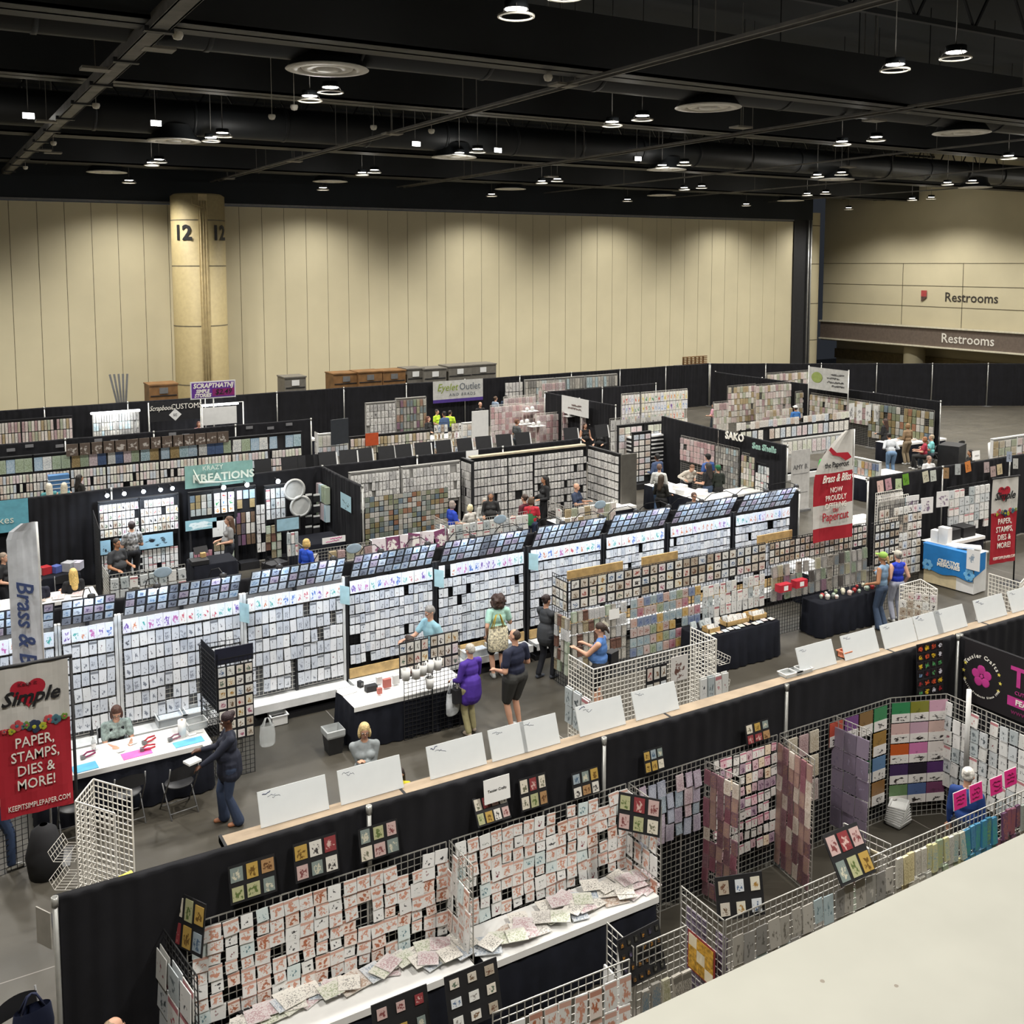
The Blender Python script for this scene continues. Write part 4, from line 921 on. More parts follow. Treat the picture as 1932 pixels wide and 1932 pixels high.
# ================================================================ white header boards over the next stands
M_BOARD = mat('foam_board', 'dfe3e4', .5, var=.02)
b = MB(); b.box(2.4, 22, 9.72, 9.92, 2.27, 2.33)
for x in (2.4, 4.35, 8.05, 12.3, 14.55, 18.2): b.box(x, x+.03, 9.70, 9.94, 2.26, 2.335, m=1)
tag(b.build('stand_rail', [M_TAN, M_BLACK]), 'long tan wooden top rail running behind the curtain wall', 'rail')
for i in range(11):
    x = 2.42+i*1.85; bb = MB(); bb.box(x, x+.04, 9.8, 9.86, 0, 2.27); bb.box(x+1.7, x+1.74, 9.8, 9.86, 0, 2.27); bb.box(x, x+1.74, 9.76, 9.79, .15, 2.2)
    tag(bb.build('display_stand', M_BLACK), 'black display stand facing the aisle, %s behind the curtain wall' % ordn(i+1), 'display stand', 'stands under the header boards')
HB = [((495, 1562), (624, 1527), 1), ((647, 1520), (765, 1484), 0), ((816, 1470), (922, 1441), 1), ((933, 1436), (1000, 1417), 0), ((993, 1419), (1061, 1397), 0), ((1099, 1385), (1185, 1360), 1), ((1205, 1355), (1286, 1331), 0), ((1516, 1280), (1583, 1263), 0), ((1600, 1256), (1664, 1238), 0), ((1675, 1233), (1735, 1216), 0), ((1737, 1214), (1785, 1201), 1), ((1775, 1205), (1830, 1190), 0), ((1851, 1181), (1905, 1165), 1), ((1915, 1164), (1975, 1145), 0)]
wherehb = ['nearest the curtain corner', 'in front of the grey sweater woman', 'past the trash bin', 'overlapped pair, nearer half', 'overlapped pair, farther half', 'before the white wire corner', 'over the white wire corner', 'beside small clear bins', 'past the small clear bins', 'nearer of three joined', 'middle of three joined', 'farther of three joined', 'past the joined three', 'cut by the picture edge']
for k, (a, c, big) in enumerate(HB):
    A, Bq = YP(*a, 9.8), YP(*c, 9.8); w_ = Bq.x-A.x
    o = sheet(FR((A.x+Bq.x)/2, 9.84, 2.335, 0, -20), w_, .35, 'white header board with pen marks, %s' % wherehb[k], 'header board', 'header_board', M_BOARD, t=.015)
    b = MB(); Rr = random.Random(k)
    for q in range(3 if big else 2):
        x = -w_/2+.05+.05*q; z = .31-.022*q
        pts = [(x+i*.014, -.003, z+Rr.uniform(-.012, .012)+(.02*i/6 if big and q == 0 else 0)) for i in range(7)]
        b.tube(pts, .004 if big and q == 0 else .0018, 4)
    b.build('pen_scribble', mat('pen_blue', '3c4460', .6), o)
for k, (px, py) in enumerate(((1490, 1290), (1510, 1283))): crate(FR(*YP(px, py, 9.9)[:2], 2.33, 0), .3, .16, .06, 'small clear bin on the tan rail, %s beside header boards' % ordn(k+1))
crate(FR(*YP(1592, 1258, 9.95)[:2], 2.34, 0), .14, .14, .1, 'small orange printed tub between two header boards', mat('tub_orange', 'd88868', .6, var=.5, scale=40), 'storage_tub')
# ================================================================ lit stamp wall (second row)
drape(.5, 17.86, 18.8, 17.86, 'behind the lit stamp wall')
UN = [(-1.3, .55, 0), (.6, 1.72, 0), (1.76, 2.62, 0), (2.68, 4.70, 0), (4.76, 6.6, 0), (6.66, 8.44, 1), (8.5, 10.5, 1), (10.6, 12.42, 1), (12.5, 14.15, 1), (14.25, 16.1, 1), (16.2, 18.0, 1)]
M_GLASSC = mat('shelf_white', 'd4d4d2', .45)
for k, (x0, x1, blk) in enumerate(UN):
    W = x1-x0; wh = 'stand %s of the lit wall' % ordn(k+1)
    t = empty('stamp_display_stand', (x0, 17.36, 0), 0, '%s stamp display stand, %s along the lit wall' % ('black' if blk else 'white', ordn(k+1)), 'display stand')
    fm = M_BLACK if blk else M_GLASSC
    b = MB(); b.box(0, W, .06, .09, .3, 2.3); b.build('back_panel', M_BLACK if blk else mat('pegboard_grey', '75777a', .6), t)
    nx = int(W/.076); b = MB()
    for i in range(nx+1): b.box(W*i/nx-.003, W*i/nx+.003, .02, .028, .4, 2.2)
    for i in range(24): b.box(0, W, .02, .028, .4+.078*i-.003, .4+.078*i+.003)
    b.build('wire_grid', M_GRIDB if blk else M_GRIDW, t)
    for xx in (0, W/2, W):
        b = MB(); b.box(xx-.025, xx+.025, -.02, .06, 0, 2.32); b.build('upright', M_BLACK if xx == W/2 else fm, t)
    b = MB(); b.box(0, W, -.36, .06, .30, .36); b.box(0, W, -.38, -.35, .24, .38); b.box(0, W, -.3, .06, 0, .1, m=1); b.build('base_shelf', [M_GLASSC, M_BLACK], t)
    if blk:
        b = MB(); b.box(.02, W-.02, -.06, -.02, .38, .56); b.build('kick_board', M_WOOD, t)
    rows = 7
    rack(FR(x0+.04, 17.36, 0), W-.08, 1.98, 2.24, 1, max(2, round(W/.135)), 'colour_card', wh, jit=.3, skip=.02, ph=.9, pw=.97, off=.04)
    rack(FR(x0+.04, 17.36, 0), W-.08, .62 if blk else .45, 1.96, 7 if blk else 6, max(2, round(W/(.105 if blk else .135))), 'stamp_packet', wh, jit=.5, skip=.05 if k not in (4,) else .12, ph=.85, pw=.9, t=.025)
    # sloping header board full of cards, lamps clipped behind it
    hw = W*.94; o = board(FR(x0+W/2, 17.32, 2.30, 0, 30), hw, .56, 3, max(3, round(hw/.17)), 'black header board of cards, %s along the lit wall' % ordn(k+1), kind='lit_card', cardfrac=.82)
    for s in ((.25, .78) if W > 1.3 else (.5,)):
        xx = x0+W*s; lp = empty('clip_lamp', (xx, 17.75, 2.44), 0, 'black clip lamp on the curtain, %s of stand %s' % ('nearer' if s < .6 else 'farther', ordn(k+1)), 'clip lamp', 'clip lamps above the stamp wall')
        b = MB(); b.box(-.03, .03, -.03, .05, -.06, .03); b.build('clamp', M_BLACK, lp)
        b = MB(); b.tube([(0, 0, .02), (0, .02, .16), (0, -.2, .34), (0, -.7, .5), (0, -.95, .48)], .009, 6); b.build('gooseneck', M_BLACK, lp)
        b = MB(); b.lathe([(.02, .05), (.06, .03), (.065, -.02)], 14, M=Matrix.Translation((0, -.98, .44))); b.build('shade', M_BLACK, lp)
        b = MB(); b.disc(.055, -.012, 14, M=Matrix.Translation((0, -.98, .44))); b.ball((0, -.98, .42), .03, 8); b.build('bulb', mat('led_cold', (.8, .9, 1), emit=30), lp)
        spot(xx, 16.77, 2.84, 30, 160, .9, .05, (.66, .82, 1), aim=(xx, 17.3, 2.2))
for k, px in enumerate((868, 1190, 1460, 1795)):   # paper notes on stand ends
    p = YP(px*.0+(458, 648, 826, 1004)[k], (1105, 1093, 1080, 1048)[k], 17.25); sheet(FR(p.x, 17.2, 1.86, -60), .22, .34, 'pale blue notice on the end of stand %s' % ordn(k+4), 'notice', m=mat('notice_blue', 'a8c8cc', .6))
# bins on the lower shelves
for k, (px, py, w_, d_) in enumerate(((315, 1350, .46, .34), (360, 1342, .44, .34), (880, 1225, .6, .34), (938, 1215, .45, .34))):
    p = Z(px, py, .36); crate(FR(p.x, 17.17, .365), w_, d_, .16, '%s clear bin on the white base shelf of the lit wall' % ordn(k+1))
    b = MB(); b.box(-w_*.4, w_*.4, -.12, .12, 0, .1); tag(b.build('paper_refill', mat('refill_pale', 'c4ccd4', .6, var=.2, scale=30), M=FR(p.x, 17.17, .38)), 'bundle of pale sheets inside clear bin %s of the lit wall' % ordn(k+1), 'paper bundle')
# ================================================================ demonstration table at the near end
table(1.2, 3.62, 15.3, 16.05, .76, 'long demonstration table where a woman sits cutting paper', where='with pink and blue mats')
def flat(name, px, py, w, h, c, label, cat, z=.772, ang=0, t=.005):
    p = Z(px, py, z); b = MB(); b.box(-w/2, w/2, -h/2, h/2, 0, t); return tag(b.build(name, mat('mat_'+c, c, .5), M=FR(p.x, p.y, z, ang)), label, cat)
flat('craft_mat', 160, 1448, .34, .24, '5cb0dc', 'blue craft mat at the near end of demonstration table', 'craft mat', ang=4)
flat('craft_mat', 258, 1422, .42, .22, 'e468b0', 'pink craft mat in the middle of demonstration table', 'craft mat', ang=3)
flat('craft_mat', 356, 1400, .44, .2, '68b8e0', 'blue craft mat at the far end of demonstration table', 'craft mat', ang=3)
def punch(px, py, c, label, ang):
    p = Z(px, py, .78); t = empty('paper_punch', p, math.radians(ang), label, 'paper punch')
    b = MB(); b.tube([(-.09, 0, .01), (.02, .0, .02), (.1, .02, .03)], .014, 8); b.build('lower_handle', mat('punch_'+c, c, .35), t)
    b = MB(); b.tube([(-.09, 0, .04), (-.02, .02, .07), (.1, .05, .05)], .013, 8); b.build('upper_handle', mat('punch_'+c, c, .35), t)
    b = MB(); b.box(-.12, -.06, -.03, .03, 0, .05); b.build('cutting_head', M_GREY, t)
punch(168, 1428, '802050', 'purple hand punch beside near blue mat', 10); punch(283, 1400, 'b02030', 'red hand punch lying above pink mat', 15)
punch(280, 1415, 'b82838', 'red hand punch resting on pink mat', -10); punch(332, 1395, '906070', 'mauve hand punch beside far blue mat', 5)
p = Z(177, 1417, .77); b = MB(); b.lathe([(.0, 0), (.032, 0), (.033, .15), (.012, .19), (.012, .21)], 14)
t = place('water_bottle', 'clear water bottle with dark cap on demonstration table', 'bottle', FR(*p), [('bottle_body', b, M_PLAST)])
b = MB(); b.lathe([(0, .21), (.015, .21), (.015, .235), (0, .235)], 10); b.build('cap', M_STOPW, t); b = MB(); b.lathe([(.034, .06), (.034, .12)], 14); b.build('label_sleeve', M_PAPER, t)
p = Z(344, 1390, .77); b = MB(); b.lathe([(.02, .27), (.062, .27), (.062, 0), (0, 0)], 24); c = MB(); c.tube([(0, 0, .2), (0, 0, .275)], .019, 10)
place('paper_towel_roll', 'white paper towel roll standing on demonstration table', 'paper towel', FR(*p), [('roll', b, M_PAPER), ('core', c, mat('cardboard', '9c7c54', .8))])
p = Z(370, 1372, .77); crate(FR(*p, 5), .3, .22, .12, 'clear bin behind the paper towel roll'); 
for k, (px, py, a) in enumerate(((362, 1385, 10), (375, 1380, -12), (250, 1402, 20), (390, 1405, 0), (228, 1416, 12))): flat('paper_piece', px, py, .12, .09, 'e8e8e6', 'loose white paper piece on demonstration table, %s from the towel roll' % ordn(k+1), 'paper', .776+.002*k, a)
def chair(x, y, ang, label):
    t = empty('folding_chair', (x, y, 0), math.radians(ang), label, 'chair', 'black folding chairs')   # faces local +y
    b = MB(); b.lathe([(0, .455), (.2, .455), (.215, .44), (.2, .43), (0, .43)], 20, M=Matrix.Diagonal((1, .95, 1, 1))); b.build('seat', mat('chair_black', (.02, .02, .022), .45), t)
    b = MB(); n = 9
    for i in range(n-1):
        a0, a1 = -.5+i/(n-1), -.5+(i+1)/(n-1); f = lambda a, z: (a*.42, -.24+.08*a*a-.02*(z-.6), z)
        zt = lambda a: .80-.09*a*a*2; zb = lambda a: .60+.02*a*a
        b.face([f(a0, zb(a0)), f(a1, zb(a1)), f(a1, zt(a1)), f(a0, zt(a0))]); b.face([(q[0], q[1]-.015, q[2]) for q in (f(a1, zb(a1)), f(a0, zb(a0)), f(a0, zt(a0)), f(a1, zt(a1)))])
    b.build('backrest', mat('chair_black', (.02, .02, .022), .45), t)
    for sx in (-1, 1):
        b = MB(); b.tube([(sx*.21, -.25, .8), (sx*.215, -.2, .6), (sx*.22, .22, 0)], .011, 6); b.build('leg', M_GREY, t)
        b = MB(); b.tube([(sx*.2, .14, .43), (sx*.2, -.22, 0)], .011, 6); b.build('leg', M_GREY, t)
    b = MB(); b.tube([(-.21, .17, .06), (.21, .17, .06)], .008, 5); b.tube([(-.2, -.18, .08), (.2, -.18, .08)], .008, 5); b.build('stretcher', M_GREY, t)
    return t
chair(3.05, 14.92, 8, 'black folding chair with empty seat beside the woman in navy'); chair(2.33, 15.02, 4, 'black folding chair in the middle of demonstration table')
chair(1.62, 14.98, 0, 'black folding chair half hidden by the white wire tower')
# black card tower
a = (3.72, 16.3); c_ = (3.78, 15.5); d_ = (4.36, 15.5); e_ = (4.36, 16.25)
for q0, q1, w_ in ((a, c_, 'nearer side'), (c_, d_, 'front'), (e_, a, 'back')):
    gridrun(q0, q1, 1.95, M_GRIDB, 'forming the card tower, '+w_, n=1)
b = MB(); b.box(0, .8, -.01, 0, 1.1, 2.05); tag(b.build('side_cover', M_CLOTHB, M=FR(3.75, 16.28, 0, -86)), 'black cloth on the near side of the card tower', 'cloth panel')
board(FR(4.07, 15.47, .62, 0, 0), .56, 1.22, 7, 4, 'tall black front board of framed cards on the card tower', cardfrac=.82)
b = MB(); b.box(-.3, .3, 0, .02, 0, .26); tag(b.build('dark_header_sign', mat('header_navy', (.012, .014, .03), .5), M=FR(4.07, 15.5, 1.86)), 'dark navy header on top of the card tower', 'header')
p = Z(487, 1340, .35); tote(FR(4.52, 15.35, .92, 0), .26, .34, 'clear carrier bag hanging behind the card tower', M_PLAST, 'carrier_bag', .12)
p = Z(497, 1325, 0); crate(FR(5.2, 17.0, 0), .3, .25, .18, 'white tub on the floor below the lit wall', M_STOPW, 'storage_tub')
# tall white corner tower of wire near the banner
A_, B_, C_ = Z(176, 1470, GT), Z(249, 1491, GT), Z(142, 1512, GT)
A_.z = B_.z = C_.z = 0
gridrun(A_, B_, GT, M_GRIDW, 'rear leaf of the empty wire tower', n=1, r=.005); gridrun(C_, A_, GT, M_GRIDW, 'side leaf of the empty wire tower', n=1, r=.005)
D_ = B_+(C_-A_); gridrun(C_, D_, GT, M_GRIDW, 'near leaf of the empty wire tower', n=1, r=.005)
for k, zz in enumerate((1.1, .75)):
    p = C_+(A_-C_)*.5; t = empty('wire_basket', (p.x-.16, p.y, zz), math.atan2((A_-C_).y, (A_-C_).x), 'white wire basket on the wire tower, %s from top' % ordn(k+1), 'basket')
    b = MB()
    for i in range(8):
        x = -.2+.4*i/7; b.tube([(x, -.12, 0), (x, .14, 0)], .003, 4); b.tube([(x, .14, 0), (x, .2, .12)], .003, 4)
    for z, y in ((0, -.1), (0, .02), (0, .14), (.06, .17), (.12, .2)): b.tube([(-.2, y, z), (.2, y, z)], .003, 4)
    b.build('wires', M_GRIDW, t)
p = Z(225, 1655, .9); put('paper_pad', FR(p.x, p.y, .9, 20, -70), .3, .3, .02, 'yellow page leaning in the wire tower', pal=P('e8d860', 'ecebe6', 0, .7)); put('paper_pad', FR(p.x+.15, p.y-.05, .88, -5, -75), .3, .25, .02, 'white page leaning in the wire tower')
# ================================================================ standing banner 'simple'
M_RED = mat('banner_red', 'a81c2c', .7, var=.05); M_CREAM = mat('banner_cream', 'cfccc6', .7, var=.05); M_HEART = mat('heart_red', 'b01c30', .7)
def heart(b, cx, cz, s, y, m=0):
    pts = []
    for i in range(40):
        t = 2*PI*i/40; x = 16*math.sin(t)**3; z = 13*math.cos(t)-5*math.cos(2*t)-2*math.cos(3*t)-math.cos(4*t); pts.append((cx+x/16*s, y, cz+z/16*s))
    b.face(pts[::-1] if False else pts, m)
def simple_banner(M, W, H, where):
    t = empty('standing_banner', (0, 0, 0), 0, 'red and white Simple banner with heart, %s' % where, 'banner'); t.matrix_world = M
    b = MB(); n = 14; zs = [0, H*.22, H*.44, H*.60]
    def surf(z0, z1, m):
        for i in range(n):
            for k in range(4):
                q = [(W*a/n, -.012*math.sin(a*1.1+zz*3), zz) for a, zz in ((i, z0+(z1-z0)*k/4), (i+1, z0+(z1-z0)*k/4), (i+1, z0+(z1-z0)*(k+1)/4), (i, z0+(z1-z0)*(k+1)/4))]
                b.face(q, m, smooth=True)
    surf(0, H*.60, 0); surf(H*.60, H, 1); b.build('fabric', [M_RED, M_CREAM], t)
    b = MB(); b.tube([(-.03, 0, H+.02), (W+.05, 0, H+.02)], .022, 8); b.build('top_bar', M_BLACK, t)
    b = MB(); b.tube([(W+.04, .04, H+.02), (W+.04, .04, -M.translation.z)], .02, 8); b.build('pole', M_BLACK, t)
    b = MB(); b.box(W-.3, W+.4, -.2, .25, -M.translation.z, -M.translation.z+.015); b.build('base_plate', M_BLACK, t)
    b = MB(); heart(b, W*.44, H*.83, W*.24, -.02); b.build('heart', M_HEART, t)
    text('lettering', 'Simple', M @ Matrix.Translation((W*.46, -.032, H*.795)), W*.30, M_BLACK, t, shear=.35, bold=W*.006, sx=1.0)
    text('lettering', 'Keep it', M @ Matrix.Translation((W*.43, -.032, H*.885)), W*.09, mat('dark_red_ink', '641020', .7), t, shear=.1)
    cl = [mat('fl_navy', '28344c', .7), mat('fl_rose', 'c04c50', .7), mat('fl_lime', 'b0b030', .7), mat('fl_teal', '48707c', .7), mat('fl_green', '6c8838', .7)]
    rr = random.Random(3)
    for k, (fx, s, ci) in enumerate(((.10, .045, 1), (.27, .10, 1), (.40, .07, 4), (.50, .12, 0), (.62, .07, 2), (.70, .08, 1), (.80, .09, 3), (.92, .06, 4), (.20, .06, 2), (.36, .06, 3))):
        b = MB(); cz = H*(.60+rr.uniform(-.015, .02)-(.03 if ci == 2 else 0))
        for q in range(6):
            a = q*PI/3+rr.random()
            b.ball((W*fx+W*s*.5*math.cos(a), -.024, cz+W*s*.5*math.sin(a)), (W*s*.42, .003, W*s*.42), 8, ci)
        b.ball((W*fx, -.03, cz), (W*s*.25, .003, W*s*.25), 8, (ci+2) % 5); b.build('printed_flower', cl, t)
    for i, ln in enumerate(('PAPER,', 'STAMPS,', 'DIES &', 'MORE!')): text('lettering', ln, M @ Matrix.Translation((W*.5, -.03, H*(.495-.095*i))), W*.22, M_WTTXT, t, sx=.82, bold=.001)
    text('lettering', 'KEEPITSIMPLEPAPER.COM', M @ Matrix.Translation((W*.53, -.03, H*.065)), W*.115, M_WTTXT, t, sx=.66)
p0 = YP(15, 1545, 13); simple_banner(FR(.60, 13.0, 1.50, 0, 0), .80, 1.84, 'beside the empty white wire tower')
bl = YP(1866, 1072, 15.2); simple_banner(FR(bl.x, 15.2, .62, -6), .80*1.12, 2.15, 'beside the blue-covered counter')
# feather flags
def feather(M, W, H, where, body, sections, narrow=0):
    t = empty('feather_flag', (0, 0, 0), 0, where, 'flag'); t.matrix_world = M
    b = MB(); n = 24
    def edge(z):     # curved top: x of the free edge
        u = max(0, min(1, (z-H*(.50 if not narrow else .93))/(H*(.50 if not narrow else .07)))); return W*(1-u**(2.3 if not narrow else 1.8)*(.74 if not narrow else .5))
    for i in range(n):
        z0, z1 = H*i/n, H*(i+1)/n; zc = (z0+z1)/2/H; m = 0
        for k, (a, c) in enumerate(sections):
            if a <= zc < c: m = 1
        for j in range(6):
            q = []
            for fx, z in ((j/6, z0), ((j+1)/6, z0), ((j+1)/6, z1), (j/6, z1)): q.append((W-edge(z)*(1-fx) if True else 0, .03*math.sin(fx*5+z*1.5), z))
            b.face(q, m, smooth=True)
    b.build('flag_cloth', body, t)
    b = MB(); b.tube([(W+.01, 0, -M.translation.z), (W+.01, 0, H*.8), (W-.0, 0, H*1.0)], .014, 6); b.build('pole', M_STOPW, t)
    b = MB(); b.box(W-.25, W+.25, -.25, .25, -M.translation.z, -M.translation.z+.015); b.build('base_plate', M_GREY, t)
    return t
fl = YP(1534, 1022, 15.2); fr = YP(1606, 1010, 15.2)
Wf = fr.x-fl.x; Hf = YP(1612, 808, 15.2).z-fr.z; Mf = FR(fl.x, 15.2, fr.z-.02)
t = feather(Mf, Wf, Hf, 'tall red and white feather flag naming the Papercut above black stands', [M_CREAM, M_RED], ((0, .14), (.32, .63)))
for s, zz, sz, tm, sh, bo in (('the', .285, .16, M_RED, 0, 0), ('Papercut', .225, .27, M_RED, 0, .002), ('NOW\nPROUDLY\nOFFERING', .40, .17, M_WTTXT, 0, 0), ('Brass & Bliss', .575, .24, M_WTTXT, .4, .004), ('the Papercut', .70, .17, M_BLACK, 0, .002)):
    for i, ln in enumerate(s.split('\n')): text('lettering', ln, Mf @ Matrix.Translation((Wf*.52, -.05, Hf*zz+(.16-i*.17 if '\n' in s else 0))), sz, tm, t, shear=sh, bold=bo, sx=.72 if 'Brass' in s else .85)
b = MB(); zz = Hf*.80
b.face([(Wf*.35, -.05, zz+.16), (Wf*.5, -.05, zz+.02), (Wf*.8, -.05, zz+.0), (Wf*.9, -.05, zz-.12), (Wf*.75, -.05, zz-.18), (Wf*.6, -.05, zz-.08), (Wf*.4, -.05, zz-.02), (Wf*.3, -.05, zz+.1)][::-1]); b.build('red_bird_print', M_HEART, t)
ml = YP(20, 1230, 14.4)
t = feather(FR(.90, 14.6, 2.2, -12), .37, 2.5, 'narrow pale feather flag with blue script above the stamp wall', [mat('flag_pale', 'c8ccd2', .7), M_RED], (), 1)
M0 = FR(.90, 14.6, 2.2, -12)
text('lettering', 'Brass & Bliss', M0 @ Matrix.Translation((.19, -.045, 1.0)) @ Matrix.Rotation(PI/2, 4, 'Y'), .29, mat('navy_ink', '3c4c78', .6), t, shear=.3, bold=.004)
# ================================================================ second demonstration table with the card screens
table(5.98, 8.05, 15.32, 16.1, .76, 'black-covered demonstration table with card screens and white tubs', where='with card screens')
gridrun((6.85, 15.24), (7.92, 15.24), 1.75, M_GRIDB, 'holding the two card screens', n=2)
board(FR(7.02, 15.2, 1.12, 0), .54, .62, 3, 4, 'black card screen of twelve cards, nearer of two on the table', cardfrac=.86)
board(FR(7.60, 15.2, 1.14, 0), .54, .62, 3, 4, 'black card screen of twelve cards, farther of two on the table', cardfrac=.86)
def tub(px, py, label, z=.9, s=1.25, m=M_STOPW, tools=0):
    p = YP(px, py+8, 15.13); z = p.z; t = empty('storage_tub', (p.x, p.y, z), 0, label, 'tub', 'white tubs of tools'); b = MB()
    b.lathe([(0, 0), (.05*s, 0), (.065*s, .15*s), (.06*s, .15*s), (.046*s, .01)], 18); b.build('tub_wall', m, t)
    if tools:
        b = MB()
        for i in range(7): a = i*.9; b.tube([(.02*math.cos(a), .02*math.sin(a), .02), (.045*math.cos(a), .045*math.sin(a), .19+.02*(i % 3))], .006, 5)
        b.build('tool', M_BLACK, t)
tub(766, 1275, 'white tub beside the tools on the table'); tub(785, 1272, 'white tub of black pens on the table', tools=1); tub(798, 1265, 'white tub with scissors handles', tools=1); tub(811, 1260, 'white tub between scissors tub and corner'); tub(826, 1255, 'white tub with brushes at the screen end', tools=1)
tub(811, 1290, 'white tub of bottles clipped on the table front', tools=1)
for k, (px, py, w_, h_) in enumerate(((715, 1283, .1, .12), (730, 1290, .14, .15), (747, 1283, .12, .15), (716, 1302, .08, .1))): 
    p = Z(px, py, .86); b = MB(); b.box(-w_/2, w_/2, -.03, .03, 0, h_); tag(b.build('small_pack', [M_STOPW, mat('box_rose', 'b86a60', .6)][k % 2], M=FR(p.x, p.y, .80)), 'small boxed product before the card screens, %s along' % ordn(k+1), 'pack')
p = Z(680, 1295, .78)
b = MB(); b.box(-.035, .035, -.05, .05, 0, .1); c = MB(); c.box(-.025, .025, -.052, -.05, .04, .09)
place('card_terminal', 'black card terminal on the white table end', 'card terminal', FR(p.x, p.y, .772, 15), [('body', b, M_BLACK), ('screen', c, M_GREY)])
flat('price_list', 655, 1305, .3, .22, 'e6e4e0', 'white price list lying on the black-covered table', 'paper', .775, 10)
p = Z(700, 1300, .8); b = MB(); b.box(-.1, .1, -.06, .06, 0, .1); tag(b.build('label_printer', M_BLACK, M=FR(p.x, p.y, .772)), 'black label printer between terminal and card screens', 'printer')
for k, (px, py, c) in enumerate(((720, 1394, 'a8a8a4'), (757, 1390, 'a07850'), (775, 1388, 'b08a60'), (818, 1372, 'c8c8c4'))):
    p = Z(px, py, 0); b = MB(); b.box(-.14, .14, 0, .2, 0, .2); tag(b.build('storage_box', mat('box_'+c, c, .8), M=FR(p.x, 15.42, 0)), '%s storage box on the floor under the table edge' % ('grey', 'brown', 'tan', 'white')[k], 'box')
# trash can
p = Z(629, 1418, 0); t = empty('trash_can', (p.x, p.y, 0), 0, 'black square trash can with clear bag over its rim', 'trash can')
Sq = Matrix.Rotation(PI/4, 4, 'Z')
b = MB(); b.lathe([(0, 0), (.16, 0), (.21, .40), (.20, .40), (.15, .02)], 4, M=Sq, smooth=False); b.build('bin_body', mat('bin_black', (.015, .015, .016), .5), t)
b = MB(); b.lathe([(.12, .10), (.19, .36), (.20, .42), (.225, .41), (.222, .32), (.205, .29)], 4, M=Sq, smooth=False); b.build('bin_liner', mat('liner', 'c4c8c8', .3, alpha=.75), t)
# ================================================================ black wire booth across the aisle
BY = 15.6; xa, xb, xc, xd = 10.42, 12.05, XA(1332, BY), XA(1442, BY)
gridrun((10.42, 16.15), (10.42, BY), 2.13, M_GRIDB, 'on the near side of the ink booth', n=1); gridrun((10.42, BY), (xd, BY), 2.13, M_GRIDB, 'along the ink booth')
board(FR(10.40, 15.86, 1.5, -90), .5, .58, 3, 4, 'black corner board of cards on the ink booth side', cardfrac=.86)
n_ = 6; Wt = (xd-10.45)/n_
for i in range(n_): board(FR(10.45+Wt*(i+.5), BY-.03, 1.54, 0), Wt*.98, .58, 3, 4, 'black card board of the ink booth top row, %s from the corner' % ordn(i+1), cardfrac=.84)
for k, (pa, pb) in enumerate((((1068, 1090), (1172, 1080)), ((1208, 1068), (1275, 1050)), ((1425, 1028), (1490, 1015)))):
    a0, a1 = XA(pa[0], 15.9), XA(pb[0], 15.9); b = MB(); b.box(a0, a1, 15.85, 15.88, 2.0, 2.2); tag(b.build('header_plank', M_WOOD), 'pine header plank above the card boards, %s from the corner' % ordn(k+1), 'plank')
rack(FR(10.45, BY, 0), XA(1178, BY)-10.45, .35, 1.5, 5, 10, 'bottle_pack', 'ink booth near its corner', jit=.5, t=.06, pw=.8, ph=.85)
rackX(10.40, 1052, 1078, .3, 1.42, 5, 4, 'bottle_pack', 'side of the ink booth', jit=.5, t=.06)
rackY(BY, 1186, 1318, .30, 1.50, 6, 11, 'ink_pack', 'pastel section of the ink booth', jit=.35, ph=.82, pw=.86, off=.03, t=.03, skip=.03)
rackY(BY, 1322, 1440, .75, 1.46, 3, 11, 'stamp_set', 'ink booth above wooden boxes', jit=.5)
sheet(FR(XA(1152, BY), BY-.12, 1.22, 0), .25, .2, 'white ruled notice hanging on the ink booth', 'notice')
put('card_sample', FR(XA(1150, BY)-.18, BY-.14, 1.2, 0, 0, 40), .16, .16, .01, 'tilted diamond chart on the ink booth')
# table with wooden boxes
table(13.05, 15.05, 14.72, 15.42, .76, 'black-skirted table holding pine card boxes', top=None, where='holding pine card boxes')
def woodbox(x, y, w, d, label, fill=6):
    t = empty('card_box', (x, y, .765), 0, label, 'box'); b = MB(); h = .1
    b.box(-w/2, w/2, -d/2, d/2, 0, .01); b.box(-w/2, w/2, -d/2, -d/2+.012, 0, h); b.box(-w/2, w/2, d/2-.012, d/2, 0, h); b.box(-w/2, -w/2+.012, -d/2, d/2, 0, h); b.box(w/2-.012, w/2, -d/2, d/2, 0, h); b.build('tray', M_WOOD, t)
    for i in range(fill): put('stamp_pack', FR(x-w/2+w*(i+.5)/fill, y+R.uniform(-.03, .03), .765+.15, R.uniform(-8, 8), -30), w/fill*.9, .13, .02, 'filed %s in the %s' % (ordn(i+1), label.split(' in ')[0].split(' at ')[0]))
woodbox(13.42, 14.95, .3, .22, 'small pine box at the near end of the card table', 3); woodbox(14.15, 15.1, .62, .3, 'long pine box in the middle of the card table', 7); woodbox(14.75, 15.1, .4, .3, 'wide pine box at the far end of the card table', 5)
for i in range(12):
    x = 13.2+i*.155; put('paper_pad', FR(x, 14.86+R.uniform(-.02, .05), .775+.002*i, R.uniform(-15, 15), -88), .12, .12, .004, 'small leaflet along the card table edge, %s' % ordn(i+1))
for i in range(6): put('stamp_set', FR(13.2+i*.2, 15.25+R.uniform(-.05, .05), .9, R.uniform(-20, 20), -20), .14, .14, .04, 'standing on the card table, %s' % ordn(i+1))
